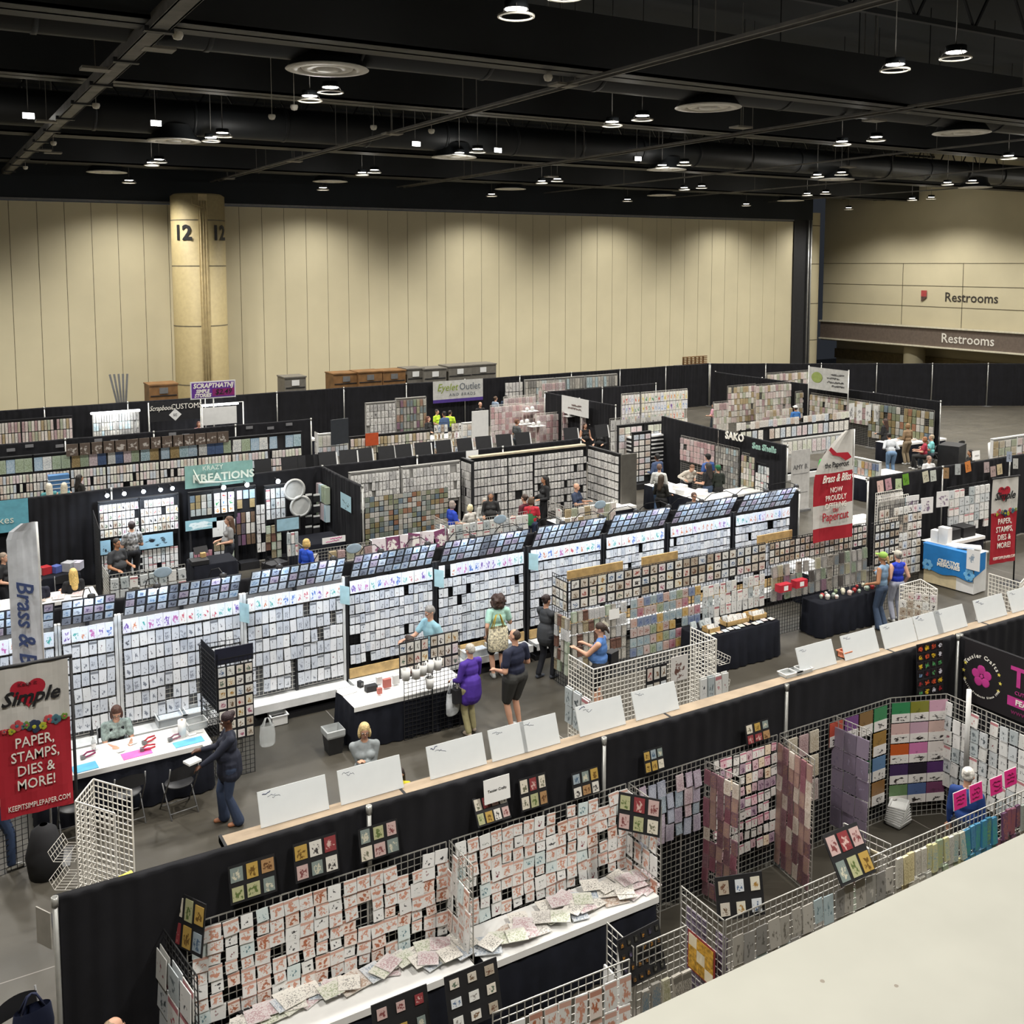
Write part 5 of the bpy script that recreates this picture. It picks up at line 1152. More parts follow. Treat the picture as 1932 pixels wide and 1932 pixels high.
# second part of the booth, with the long black table
xe, xf = XA(1448, BY), XA(1632, BY)
gridrun((xe, BY), (xf, BY), 2.13, M_GRIDB, 'behind the long black table')
n_ = 4; Wt = (xf-xe)/n_
for i in range(n_): board(FR(xe+Wt*(i+.5), BY-.03, 1.62, 0), Wt*.98, .48, 3, 5, 'black card board above the long black table, %s along' % ordn(i+1), cardfrac=.8)
rackY(BY, 1450, 1632, .8, 1.58, 3, 16, 'tool_packet', 'wire above long black table', jit=.8, t=.05, pw=.7)
table(16.55, 18.5, 14.98, 15.5, .76, 'long black-clothed table of small ornaments', top=None, where='of small ornaments')
for k, (px, py) in enumerate(((1478, 1108), (1508, 1100))):
    p = YP(px, py, 15.3); b = MB(); b.box(-.17, .17, -.08, .08, -.08, .08); c = MB(); c.box(-.06, .06, -.082, -.08, -.05, .05)
    place('red_display_box', 'red display box hanging at the near end of the long table, %s' % ordn(k+1), 'box', FR(p.x, 15.3, p.z), [('carton', b, mat('carton_red', 'b82838', .5)), ('label_patch', c, M_PAPER)])
rr = random.Random(8); cols = ['d8d4cc', 'a8b8a8', 'a03030', 'c8c4b0', '606460', 'd8c0b8', '8c9c78']
for i in range(24):
    x = 16.75+rr.random()*1.6; y = 15.06+rr.random()*.3; s = rr.uniform(.035, .06); b = MB(); b.ball((0, 0, s), s, 8); b.lathe([(.0, 0), (s*.8, 0), (s*.6, s*.4)], 8)
    tag(b.build('ornament', mat('orn_'+cols[i % 7], cols[i % 7], .4), M=FR(x, y, .768)), '%s round ornament on the long black table, %s' % (('white', 'sage', 'red', 'cream', 'grey', 'blush', 'green')[i % 7], ordn(i+1)), 'ornament', 'ornaments on the long table')
b = MB(); x0_ = xf+.05
grid(FR(x0_, BY-.1, 0, 0), .95, 2.13, M_BLACK, 'black wire panel carrying framed cards beside the long table'); board(FR(x0_+.5, BY-.15, .95, 0), .85, 1.15, 6, 5, 'tall black board of pale cards beside the wire tower', cardfrac=.75)
rackY(16.6, 1655, 1735, .2, 2.0, 8, 9, 'card_sample', 'wire tower behind denim vest woman', back='gb', jit=.3, ph=.8)
rackY(17.4, 1650, 1700, .3, 2.1, 7, 6, 'stamp_pack', 'white wire behind the tower', back='gw', jit=.3)
# white wire corner
WX, WY = 8.8, 12.46
gridrun((WX, 13.15), (WX, WY), GT, M_GRIDW, 'near leaf of the white wire corner', n=1, r=.005); gridrun((WX, WY), (11.3, WY), GT, M_GRIDW, 'front of the white wire corner', n=3, r=.005); gridrun((11.3, 13.1), (11.3, WY-.02), GT, M_GRIDW, 'far leaf of the white wire corner', n=1, r=.005)
board(FR(10.02, WY-.03, .9, 0), .42, .75, 3, 3, 'black strip board of cards inside the white wire corner', cardfrac=.8); put('paper_pad', FR(10.48, WY-.03, 1.72, 0), .34, .42, .01, 'large scrapbook page on the white wire corner', pal=P('e0dcd8', '6c4c44', 0, .9))
rackP((WX, 13.15), (WX, WY), .75, 1.35, 2, 3, 'stamp_set', 'near leaf of white corner', jit=.4, stack=2); rackP((10.9, WY), (11.7, WY), .5, 1.25, 2, 5, 'stamp_set', 'far end of white corner', jit=.3, stack=2)
for k, (x, y, z, an) in enumerate(((11.5, 12.75, 1.35, -90), (11.5, 12.75, .95, -90), (8.62, 12.7, .55, -90))):
    t = empty('wire_basket', (x, y, z), math.radians(an), 'white wire basket on the white wire corner, %s' % ('upper far', 'lower far', 'near')[k], 'basket'); b = MB()
    for i in range(9): q = -.28+.07*i; b.tube([(q, -.14, .1), (q, -.12, 0), (q, .12, 0), (q, .14, .1)], .003, 4)
    for z_, y_ in ((.1, -.14), (.05, -.13), (0, -.04), (0, .04), (.05, .13), (.1, .14)): b.tube([(-.28, y_, z_), (.28, y_, z_)], .003, 4)
    b.build('wires', M_GRIDW, t)
# triangular card rack
tp = [Z(1698, 1104, GT), Z(1737, 1093, GT), Z(1769, 1112, GT)]
for q in tp: q.z = 0
gridrun(tp[0], tp[2], GT, M_GRIDW, 'front of the three-sided rack', n=1, r=.005); gridrun(tp[1], tp[2], GT, M_GRIDW, 'rear of the three-sided rack', n=1, r=.005); gridrun(tp[0], tp[1], GT, M_GRIDW, 'side of the three-sided rack', n=1, r=.005)
rackP(tp[0], tp[2], .9, 1.72, 5, 5, 'card_sample', 'three-sided white rack', jit=.2, ph=.85)
# blue counter
cA, cB = Z(1742, 1098, 0), Z(1836, 1124, 0); cA.z = cB.z = 0; d = cB-cA; L = d.length; an = math.degrees(math.atan2(d.y, d.x)); Mc = FR(cA.x, cA.y, 0, an)
t = empty('sales_counter', (0, 0, 0), 0, 'pale wood sales counter under a blue cover', 'counter'); t.matrix_world = Mc
b = MB(); b.box(0, L*.66, 0, .55, .03, .98); b.build('front_panel', mat('birch', 'cfc09c', .6), t); b = MB(); b.box(L*.66, L, 0, .56, .03, .98); b.build('end_panel', M_STOPW, t); b = MB(); b.box(-.02, L+.02, -.03, .6, .98, 1.02); b.build('worktop', M_STOPW, t)
b = MB(); n = 12
for i in range(n): b.face([(L*i/n, -.05, .36+.03*math.sin(i)), (L*(i+1)/n, -.05, .36+.03*math.sin(i+1)), (L*(i+1)/n, -.05, 1.03), (L*i/n, -.05, 1.03)])
b.face([(-.03, -.05, 1.03), (L+.03, -.05, 1.03), (L+.03, .15, 1.03), (-.03, .15, 1.03)]); b.face([(L+.03, -.05, .45), (L+.03, .45, .6), (L+.03, .45, 1.03), (L+.03, -.05, 1.03)])
cv = b.build('counter_cloth', mat('cloth_blue', '1c74b8', .6, var=.08), M=Mc); tag(cv, 'bright blue printed cloth draped over the sales counter', 'cloth')
for i, s in enumerate(('CREATIVE', 'MEMORIES')): text('lettering', s, Mc @ Matrix.Translation((L*.52, -.06, .68-.1*i)), .13, M_WTTXT, cv, bold=.004)
for k, fx in enumerate((.1, .93)):
    b = MB()
    for q in range(6): a = q*PI/3; b.ball((L*fx+.09*math.cos(a), -.058, .5+.09*math.sin(a)), (.06, .002, .06), 8)
    b.build('printed_flower', mat('cloth_pale', '6cacd8', .6), cv)
for k, (fx, w_, h_) in enumerate(((.08, .22, .3), (.25, .26, .42))):
    b = MB(); b.box(-w_/2, w_/2, -.1, .1, 0, h_); tag(b.build('white_carton', M_STOPW, M=Mc @ Matrix.Translation((L*fx, .35, 1.02))), 'tall white carton on the blue counter, %s' % ('shorter' if k == 0 else 'taller'), 'carton')
for k in range(4): 
    b = MB(); b.box(-.2, .2, -.14, .14, 0, .04); tag(b.build('catalogue_stack', M_PAPER, M=Mc @ Matrix.Translation((L*(.5+.1*k), .3+.05*(k % 2), 1.02+.02*k)) @ Matrix.Rotation(.2*k, 4, 'Z')), 'pile of white catalogues on the blue counter, %s along' % ordn(k+1), 'paper stack')
sheet(Mc @ Matrix.Translation((L+.02, -.1, .66)), .34, .5, 'white poster hung on the counter corner', 'poster', at=at_of(P('dcdcdc', '8898a8', 0, .7)))
# white wire corner near the picture edge
q0, q1, q2 = Z(1866, 1082, GT), Z(1925, 1100, GT), Z(1960, 1060, GT)
for q in (q0, q1, q2): q.z = 0
gridrun(q0, q1, GT, M_GRIDW, 'below the farther Simple banner', n=1, r=.005); gridrun(q1, q1+Vector((.9, .35, 0)), GT, M_GRIDW, 'at the picture edge', n=1, r=.005)
p = Z(1868, 1145, .5); b = MB(); b.box(-.2, .2, -.2, .2, 0, .45); tag(b.build('clear_crate', M_PLAST, M=FR(p.x, p.y, 0)), 'clear lidded crate below the white wire corner', 'crate')
# ================================================================ drape walls of the farther rows
drape(-1.5, 26.9, 9.65, 26.9, 'behind the Krazy booth')
drape(9.65, 26.9, 18.4, 26.9, 'behind the white packet racks')
drape(9.65, 26.86, 9.65, 23.9, 'at the foot-outline poster')
drape(-1.5, 35.4, 12.3, 35.4, 'behind the paper wall')
drape(21.45, 17.98, 33.5, 17.9, 'past the denim vest woman')
drape(-2, 43.6, 38.6, 43.6, 'in front of the beige wall')
drape(38.6, 43.5, 60, 30.6, 'slanting across the far corner')
drape(23.75, 29.3, 23.2, 22.5, 'at the shells and sand lettering')
drape(35.9, 40, 36.05, 26.6, 'edging the open concrete floor')
drape(24.2, 36.8, 19.4, 27.2, 'slanting behind the flower stands', bay=5.4, h=2.3) if False else None
drape(23.8, 37.4, 23.95, 32.5, 'carrying the small script banner')
drape(23.8, 37.6, 30.0, 37.6, 'behind the felt rack booth')
# creative booth drape with pinned pages
for k, (px, py, c) in enumerate(((1659, 918, 'c8a8a0'), (1674, 914, 'b08890'), (1694, 914, 'a8b890'), (1707, 905, '5c8c2c'), (1744, 900, 'b8b4a0'), (1759, 898, 'b4b8b0'), (1784, 893, '8c7050'), (1806, 886, 'a0a4a4'), (1824, 881, 'c07840'), (1860, 882, 'a09090'), (1872, 890, 'a08c88'), (1884, 886, 'b8a888'), (1903, 862, '9098a8'), (1915, 875, 'a8a8a4'))):
    p = YP(px, py, 17.95-.2); put('photo_sheet', FR(p.x, 17.74, p.z+.16, 0, -6, R.uniform(-8, 8)), .24, .30, .006, 'clipped to the curtain, %s along' % ordn(k+1), pal=(lin(c), tuple(q*.45 for q in lin(c)), 0, .8))
p = YP(1843, 868, 17.7); sg_ = sheet(FR(p.x, 17.72, p.z, 0, -4), .34, .26, 'white booth name sign on the curtain above the blue counter', name='booth_sign'); scrawl(FR(p.x, 17.72, p.z+.13, 0, -4), .26, 1, sg_, M_GREY, .005, .02)
rackY(17.35, 1655, 1712, .3, 1.95, 7, 6, 'stencil_packet', 'corner wires beside the blue counter', back='gw', jit=.3)
for k, (px, py) in enumerate(((1718, 948), (1745, 952), (1775, 940))):
    p = YP(px, py, 17.2); put('photo_sheet', FR(p.x, 17.15, p.z+.2, -8), .42, .42, .02, 'large framed page above the blue counter, %s' % ordn(k+1), pal=P('dcdcdc', '7c6c84', 0, .8))
rackY(17.3, 1785, 1862, .75, 1.95, 5, 8, 'stamp_set', 'wire behind the blonde seller', back='gb', jit=.4, t=.05)
rackY(20.5, 1870, 1960, 1.2, 2.2, 4, 8, 'kit_pack', 'shelves beyond the curtain', back='wh', jit=.3)
for k, (fx, c) in enumerate(((22.9, 'k'), (23.3, 'k'))):
    b = MB(); b.box(-.25, .25, -.2, .2, 0, .28); tag(b.build('black_case', M_BLACK, M=FR(XA(1790+k*28, 16.9), 16.9, .78)), 'black carrying case behind the blue counter, %s' % ordn(k+1), 'case')
table(XA(1775, 16.9)-.4, XA(1775, 16.9)+1.4, 16.6, 17.15, .78, 'small work table behind the blue counter', top='white', where='behind the blue counter')
# ================================================================ booths between the second and third drape walls, near end
def wide(M, w, h, label, pal): return sheet(M, w, h, label, 'poster', 'poster', at=at_of(pal))
TEAL = P('8cb4bc', 'd8e4e4', 0, 1.0)
rackY(26.6, 187, 262, 1.25, 2.1, 4, 9, 'card_sample', 'bright lit wall, nearer half', jit=.2, ph=.86, pw=.84, back='bk')
rackY(26.6, 264, 336, 1.25, 2.1, 4, 9, 'card_sample', 'bright lit wall, farther half', jit=.2, ph=.86, pw=.84, back='bk')
rackY(26.6, 187, 336, .25, .82, 3, 18, 'stamp_set', 'bright lit wall below posters', jit=.3)
for k, (a, c) in enumerate(((188, 208), (216, 256), (262, 326))):
    xa_, xb_ = XA(a, 26.5), XA(c, 26.5); wide(FR((xa_+xb_)/2, 26.5, .86, 0), xb_-xa_, .36, 'pale blue poster with black arch shapes, %s on the lit wall' % ordn(k+1), P('9cc4d8', '20242c', 0, .75))
for k, px in enumerate((200, 232, 268, 300, 322)):
    xx = XA(px, 26.4, 2.2); lp = empty('clip_lamp', (xx, 26.5, 2.25), 0, 'black clip lamp glaring on the bright lit wall, %s along' % ordn(k+1), 'clip lamp')
    b = MB(); b.tube([(0, .1, .1), (0, -.05, .22), (0, -.3, .2)], .01, 6); b.build('arm', M_BLACK, lp); b = MB(); b.ball((0, -.33, .17), .05, 8); b.build('bulb', mat('led_cold', (.8, .9, 1), emit=30), lp)
    spot(xx, 26.1, 2.35, 30, 150, .9, .05, (.72, .84, 1), aim=(xx, 26.6, 1.5))
sl = YA(190, XA(186, 24.5), 1)
gridrun((XA(180, 26.4), 26.6), (XA(180, 26.4)-.15, 24.6), 2.0, M_GRIDB, 'closing the bright lit booth')
# krazy banner
ka, kb = YP(347, 870, 26.6), YP(475, 866, 26.6); W = kb.x-ka.x; Mk = FR(ka.x, 26.55, 2.28, 0)
kz = empty('booth_banner', (0, 0, 0), 0, 'grey green booth banner reading Krazy Kreations', 'banner'); kz.matrix_world = Mk
b = MB()
for i in range(16): b.face([(W*i/16, -.02*math.sin(i*.9), 0), (W*(i+1)/16, -.02*math.sin(i*.9+.9), 0), (W*(i+1)/16, -.02*math.sin(i*.9+.9), .6), (W*i/16, -.02*math.sin(i*.9), .6)], smooth=True)
b.build('fabric', mat('banner_sage', '7ca49c', .7), kz)
text('lettering', 'KREATIONS', Mk @ Matrix.Translation((W*.56, -.045, .24)), .28, mat('pale_letters', 'd0d8cc', .6), kz, bold=.008, sx=1.08); text('lettering', 'KRAZY', Mk @ Matrix.Translation((W*.40, -.045, .50)), .17, mat('pale_letters', 'd0d8cc', .6), kz)
b = MB(); b.tube([(W*.12, -.04, .5), (W*.2, -.05, .14), (W*.5, -.05, .1), (W*.9, -.05, .1)], [.01, .04, .02, .006], 6); b.build('painted_swoosh', mat('pale_letters', 'd0d8cc', .6), kz)
tb = empty('booth_banner', (0, 0, 0), 0, 'teal booth banner hung at the near end of the curtain', 'banner'); tb.matrix_world = FR(.2, 26.7, 1.68, 0)
b = MB(); b.box(0, 1.95, -.01, 0, 0, .78); b.build('fabric', mat('banner_teal', '5c9cac', .7), tb); text('lettering', "'n Takes", tb.matrix_basis @ Matrix.Translation((1.2, -.02, .30)), .26, mat('pale_letters', 'd0d8cc', .6), tb)
# black slat booth
rackY(26.5, 357, 400, 1.55, 2.1, 3, 4, 'scrap_sample', 'dark slat wall top', jit=.2, back='bk')
wide(FR(XA(380, 26.4), 26.42, 1.2, 0), .8, .27, 'pale blue printed sheet on the dark slat wall', TEAL)
rackY(26.5, 357, 400, .1, .62, 2, 6, 'ink_pack', 'dark slat wall bottom', jit=.2, t=.06)
rackY(26.5, 402, 442, 1.55, 2.1, 3, 3, 'felt_pack', 'dark slat wall beside lamp', jit=.2, back='bk')
for k, px in enumerate((412, 433)): wide(FR(XA(px, 26.4), 26.42, .95, 0), .3, .42, 'white framed panel on the dark slat wall, %s' % ordn(k+1), P('d8d8d4', 'b0b0ac', 0, .5))
rackY(26.5, 402, 442, .05, .8, 3, 3, 'bottle_pack', 'dark slat wall lower', jit=.2, t=.05)
rackY(26.5, 445, 481, 1.6, 2.1, 2, 3, 'photo_sheet', 'lit slat above brown packs', jit=.1, back='bk')
rackY(26.5, 445, 481, .6, 1.5, 3, 4, 'cord_pack', 'slat of brown packs', jit=.2)
for k, px in enumerate((418, 462, 520)):
    xx = XA(px, 26.3, 2.1); lp = empty('clip_lamp', (xx, 26.4, 2.15), 0, 'black clip lamp glaring above the dark slat wall, %s along' % ordn(k+1), 'clip lamp')
    b = MB(); b.tube([(0, .1, .1), (0, -.05, .22), (0, -.3, .2)], .01, 6); b.build('arm', M_BLACK, lp); b = MB(); b.ball((0, -.33, .17), .06, 8); b.build('bulb', mat('led_cold', (.8, .9, 1), emit=30), lp)
    spot(xx, 26.0, 2.3, 30, 150, .9, .05, (.75, .86, 1), aim=(xx, 26.6, 1.5))
rackY(26.3, 483, 500, .4, 1.7, 5, 2, 'stamp_pack', 'angled slat beyond brown packs', jit=.3)
rackY(26.5, 500, 538, 1.2, 2.05, 3, 4, 'stamp_set', 'white-lit card slat', jit=.2, back='bk')
rackY(26.3, 500, 530, .2, 1.1, 4, 3, 'bottle_pack', 'lower slat of grey packs', jit=.3, t=.05)
for k, (px, py) in enumerate(((555, 924), (567, 955))):
    p = YP(px, py, 26.3); b = MB(); b.lathe([(.30, 0), (.31, .02), (.24, .03), (.235, .01)], 28, M=Matrix.Rotation(PI/2, 4, 'X')); b.disc(.235, .012, 28, M=Matrix.Rotation(PI/2, 4, 'X'))
    tag(b.build('round_tray', mat('tray_grey', 'b0b0ac', .5), M=FR(*p)), 'round pale tray on the black curtain, %s' % ('upper' if k == 0 else 'lower'), 'tray')
for i in range(4):
    for j in range(2):
        p = YP(582+j*15, 935+i*20, 26.4); b = MB(); b.box(-.09, .09, -.02, 0, -.18, 0); b.box(-.09, .09, -.022, 0, 0, .05, m=1); tag(b.build('black_envelope', [M_BLACK, M_STOPW], M=FR(*p)), 'black envelope pack row %s, %s of pair on the curtain' % (ordn(i+1), ordn(j+1)), 'envelope pack')
p = XP(655, 948, 9.6); wide(FR(9.56, p.y, p.z-.2, -90), .75, .42, 'pale blue foot outline poster on the side curtain', P('a8ccd8', '202830', 0, .7))
rackX(9.58, 606, 625, 1.0, 2.0, 2, 4, 'photo_sheet', 'side curtain near corner', jit=.2, t=.12)
table(8.2, 9.4, 24.6, 25.6, .9, 'black work table beside the foot outline poster', top=None, where='below the foot outline poster')
b = MB(); b.box(-.32, .32, -.02, .02, 0, .36); c = MB(); c.box(-.28, .28, -.024, -.02, .03, .33); d_ = MB(); d_.tube([(0, 0, -1.0), (0, 0, 0)], .02, 8)
p = YP(543, 1002, 24.2); place('display_screen', 'dark framed screen showing a pale blue picture on a stand', 'screen', FR(p.x, 24.2, p.z), [('frame', b, M_BLACK), ('screen_face', c, mat('screen_blue', '9cc0d0', .3)), ('stand_pole', d_, M_GREY)])
b = MB(); b.box(-.25, .25, -.2, .2, 0, .9); tag(b.build('packing_case', M_BLACK, M=FR(XA(518, 23.6), 23.6, 0, 20)), 'black upright case leaning below the screen', 'case')
rackY(23.9, 540, 562, .9, 1.5, 2, 3, 'stamp_set', 'small spinner below screen', jit=.3, t=.05)
# checkout
table(XA(360, 24.2), XA(440, 24.2), 23.9, 24.6, 1.0, 'grey topped checkout table in the Krazy booth', top=None, where='used as checkout')
p = YP(383, 1042, 24.2); b = MB(); b.box(-.17, .17, -.01, .01, .18, .36, M=Matrix.Rotation(-.5, 4, 'X')); c = MB(); c.box(-.06, .06, -.05, .05, 0, .2)
place('register_tablet', 'wooden stand with tilted tablet on the checkout table', 'register', FR(p.x, 24.2, 1.01, 10), [('tablet', b, M_BLACK), ('stand', c, M_WOOD)])
b = MB(); b.box(-.2, .2, -.17, .17, 0, .1); tag(b.build('cash_drawer', M_BLACK, M=FR(XA(374, 24.1), 24.05, 1.01)), 'black cash drawer at the checkout table end', 'cash drawer')
# front wires of those booths (baskets and hanging packets)
for n_, (px0, px1, Yv, zt, kk) in enumerate(((205, 350, 23.0, 1.35, 'near Krazy'), (583, 700, 22.6, 1.35, 'beside blonde seller'), (845, 995, 23.4, 1.3, 'before the packet racks'), (1063, 1160, 23.2, 1.35, 'before the bald man'))):
    xa_, xb_ = XA(px0, Yv), XA(px1, Yv)
    gridrun((xa_, Yv), (xb_, Yv), zt, M_GRIDS, 'low front wires %s' % kk); gridrun((xa_, Yv+.8), (xa_, Yv), zt, M_GRIDS, 'side of low wires %s' % kk, n=1)
    n = int((xb_-xa_)/.2)
    rack(FR(xa_, Yv, 0), xb_-xa_, .45, zt-.08, 3, n, 'kit_pack' if n_ % 2 else 'stamp_set', 'low front wires '+kk, jit=.5, t=.06, pw=.8, ph=.85)
    rackX(xa_, px0-12, px0, .5, zt-.1, 3, 3, 'stamp_set', 'side of low wires '+kk, jit=.4) if px0 > 400 else None
    b = MB(); m_ = (xa_+xb_)/2; b.ball((0, -.02, 0), (.2, .01, .12), 14); tag(b.build('oval_sign', mat('sign_blue', 'a0b4c4', .6), M=FR(m_+.3, Yv-.08, zt-.08)), 'pale blue oval sign on the low wires %s' % kk, 'sign')
p = YP(630, 1018, 22.5); ps_ = sheet(FR(p.x, 22.5, p.z-.08), .58, .15, 'white sign with pink letters on the low wires beside blonde seller')
scrawl(FR(p.x, 22.5, p.z+.03), .45, 2, ps_, M_PINK, .008, .06)
# centre: two big racks of packets
x1_, x2_, x3_ = XA(655, 26.4), XA(868, 26.4), XA(757, 26.4)
rackY(26.3, 660, 752, 1.2, 2.2, 4, 14, 'stamp_pack', 'grey rack near side', back='gr', jit=.5, t=.05)
rackY(26.3, 758, 866, 1.2, 2.2, 4, 17, 'stamp_pack', 'grey rack far side', back='gr', jit=.5, t=.05)
bx0, bx1 = XA(688, 25.2), XA(846, 25.2)
for k in range(3):
    w_ = (bx1-bx0)/3; board(FR(bx0+w_*(k+.5), 25.2, .35, 0), w_*.98, 1.45, 10, 6, 'black board packed with scrapped cards, %s of three' % ordn(k+1), kind='scrap_sample', cardfrac=.92)
rackX(13.95, 873, 892, .4, 2.2, 7, 6, 'stamp_pack', 'narrow side rack', back='bk', jit=.2)
table(XA(700, 24.0), XA(845, 24.0), 23.6, 24.1, .95, 'long table of purple boards behind the lit wall', where='of purple boards')
for k, px in enumerate((715, 740, 765, 783, 805, 830)):
    put('photo_sheet', FR(XA(px, 23.5), 23.5, 1.12, 0, -10, R.uniform(-12, 12)), .4, .42, .02, 'leaning on the purple board table, %s' % ordn(k+1), pal=P('7c4868', 'e0dcd8', 0, 1.1) if k % 2 else P('d8d0d4', '8c5878', 0, .8))
rackY(26.3, 892, 955, .35, 2.2, 7, 10, 'stamp_pack', 'tall black rack near part', back='bk', jit=.4, t=.05, ph=.85)
rackY(26.3, 957, 1003, .35, 2.2, 7, 7, 'stamp_pack', 'tall black rack middle part', back='bk', jit=.4, t=.05, ph=.85)
rackY(26.3, 1006, 1104, .35, 2.2, 8, 16, 'stamp_pack', 'tall black rack far part', back='bk', jit=.4, t=.05, ph=.82)
rackX(18.35, 1112, 1170, .35, 2.2, 7, 9, 'stamp_pack', 'side rack by the aisle', back='bk', jit=.4, t=.05, ph=.82)
b = MB(); b.box(0, XA(1105, 26.2)-XA(890, 26.2), -.1, .1, 0, .05); tag(b.build('top_plank', mat('pale_plank', 'b0a48c', .6), M=FR(XA(890, 26.2), 26.3, 2.32)), 'pale plank along the top of the tall black rack', 'plank')
b = MB(); b.box(-.06, .5, -.03, .05, 0, 2.3); tag(b.build('end_panel', mat('end_grey', '55524c', .6), M=FR(18.35, 24.5, 0)), 'dull grey end panel closing the side rack', 'panel')
table(15.3, 16.4, 23.4, 24.0, .78, 'small black table where the maroon shirt shopper stands', where='by the maroon shirt shopper')
table(17.2, 18.6, 24.2, 24.9, .76, 'small black-skirted table at the aisle corner', where='at the aisle corner')
p = YP(888, 858, 26.8); sheet(FR(p.x, 26.7, 2.2), .42, .26, 'white paper sign on the curtain above the narrow rack')
# aisle side of the shells drape
def dX(px, py, off=.08):           # point on the slanting drape
    t = (px-1265)/(1480-1265); p = Vector((23.75, 29.3, 0)).lerp(Vector((23.2, 22.5, 0)), min(1, max(0, (29.3-XP(px, py, 23.5).y)/6.8))); q = XP(px, py, p.x-off); return q
for k, (px0, px1, z0, z1, r_, c_, kd) in enumerate(((1285, 1350, 1.1, 1.9, 4, 10, 'pink_pack'), (1352, 1395, .5, 1.9, 7, 9, 'stencil_packet'), (1400, 1425, .4, 1.8, 7, 5, 'kit_pack'), (1427, 1476, .3, 1.6, 5, 9, 'stamp_set'))):
    rackX(23.35-.02*k, px0, px1, z0, z1, r_, c_, kd, ['pink goods on the shells curtain', 'spinner by the shells curtain', 'orange goods on shells curtain', 'black framed end of shells curtain'][k], back='bk' if k in (3,) else 'gs', jit=.4, t=.03)
for s, px, py, m_, sz in (('SAKO', 1390, 824, M_WTTXT, .34), ('Sea Shells', 1446, 845, mat('mint_letters', '8cb0a4', .6), .27)):
    q = dX(px, py, .14); o = text('hanging_letters', s, FR(q.x-.1, q.y, q.z, -90), sz, m_, bold=.01, ext=.01); tag(o, '%s lettering hung on the dark side curtain' % ('white SAKO' if 'SAK' in s else 'mint Sea Shells'), 'sign')
table(XA(1310, 24.2), XA(1440, 24.2), 23.7, 24.4, .76, 'long white-topped table under the shells curtain', where='under the shells curtain')
table(20.6, 21.5, 23.4, 26.3, .78, 'black table of scissors and papers in the bright yellow tag booth', where='with yellow tags')
for k, (x, y) in enumerate(((20.9, 25.8), (21.1, 25.1), (20.8, 24.6), (21.2, 24.2), (20.9, 23.8))):
    b = MB(); b.box(-.2, .2, -.16, .16, 0, .14); tag(b.build('white_stack', M_PAPER, M=FR(x, y, .8, 10*k)), 'white stack of goods on the yellow tag table, %s' % ordn(k+1), 'stack')
    b = MB(); b.box(-.1, .1, -.004, 0, 0, .12); tag(b.build('price_tag', mat('tag_yellow', 'c8e020', .5), M=FR(x-.1, y-.22, .62)), 'bright yellow green price tag, %s on the table' % ordn(k+1), 'price tag')
# paper shelves past the aisle
rackY(29.6, 1165, 1262, .3, 2.1, 7, 9, 'paper_pad', 'paper shelves by the aisle', back='bk', jit=.2, t=.06)
rackY(28.8, 1193, 1226, .2, 1.95, 8, 3, 'paper_pad', 'paper shelf end', back='bk', jit=.1, ph=.8)
b = MB()
for i in range(22): b.box(-.9, .9, -.25, .1, .15+i*.075, .155+i*.075+.05, m=i % 2)
tag(b.build('paper_shelf', [M_BLACK, M_PAPER], M=FR(XA(1225, 29.3), 29.4, 0)), 'tall black shelf of flat paper sheets by the aisle', 'shelf')
# felt packs, white frame
rackY(35.6, 1172, 1206, .6, 2.3, 4, 6, 'felt_pack', 'white felt rack near leaf', back='gw', jit=.2, t=.03); rackY(35.6, 1209, 1262, .6, 2.3, 4, 9, 'felt_pack', 'white felt rack middle', back='gw', jit=.2, t=.03); rackY(35.6, 1262, 1296, .6, 2.3, 4, 6, 'felt_pack', 'white felt rack far leaf', back='gw', jit=.2, t=.03)
rackY(32.2, 1150, 1262, .6, 1.9, 3, 12, 'stamp_pack', 'low wires before the felt rack', back='gs', jit=.3)
# amy roll-up
p = Z(1508, 965, 0); ru = empty('rollup_banner', (p.x, p.y, 0), 0, 'white roll-up banner with delicate monogram lettering', 'banner')
b = MB(); b.box(-.42, .42, -.01, 0, .06, 2.05); b.build('fabric', mat('roll_cream', 'c8c6c2', .6), ru); b = MB(); b.box(-.44, .44, -.1, .1, 0, .07); b.build('base_cassette', M_GREY, ru)
text('lettering', 'AMY B.', ru.matrix_basis @ Matrix.Translation((p.x, p.y-.02, 1.48)) if False else Matrix.Translation((p.x, p.y-.02, 1.48)), .22, M_GREY, ru)
for zz in (1.25, .62): b = MB(); b.box(-.34, .34, -.016, -.01, zz, zz+.015); b.build('printed_rule', M_GREY, ru)
# big white display of albums on right
rackY(27.3, 1388, 1600, 2.0, 2.3, 1, 26, 'paper_pad', 'album rail top', jit=.2, pw=.9); rackY(27.3, 1395, 1600, 1.55, 1.95, 1, 20, 'paper_pad', 'album rail middle', jit=.2, back='bk'); rackY(27.2, 1475, 1600, .9, 1.4, 1, 14, 'paper_pad', 'album rail bottom', jit=.2, back='wh')
for k, px in enumerate((1606, 1619, 1634, 1648)): sheet(FR(XA(px, 29.5), 29.5-.05*k, 1.45-.06*k), .34, .7, 'white framed price list on black post, %s' % ordn(k+1), 'notice', at=at_of(P('dcdcda', '8c8c8c', 0, .8)))
rackX(27.9, 1612, 1660, .3, 1.3, 4, 7, 'ink_pack', 'low side shelf behind flag', back='wh', jit=.2)
table(XA(1612, 23.6), XA(1690, 23.6), 23.1, 24.0, .76, 'white-topped black table beyond the Papercut flag', where='beyond the Papercut flag')
table(XA(1620, 19.2), XA(1650, 19.2)+.6, 18.9, 19.8, .76, 'white table of paper stacks behind the Papercut flag', where='behind the Papercut flag')
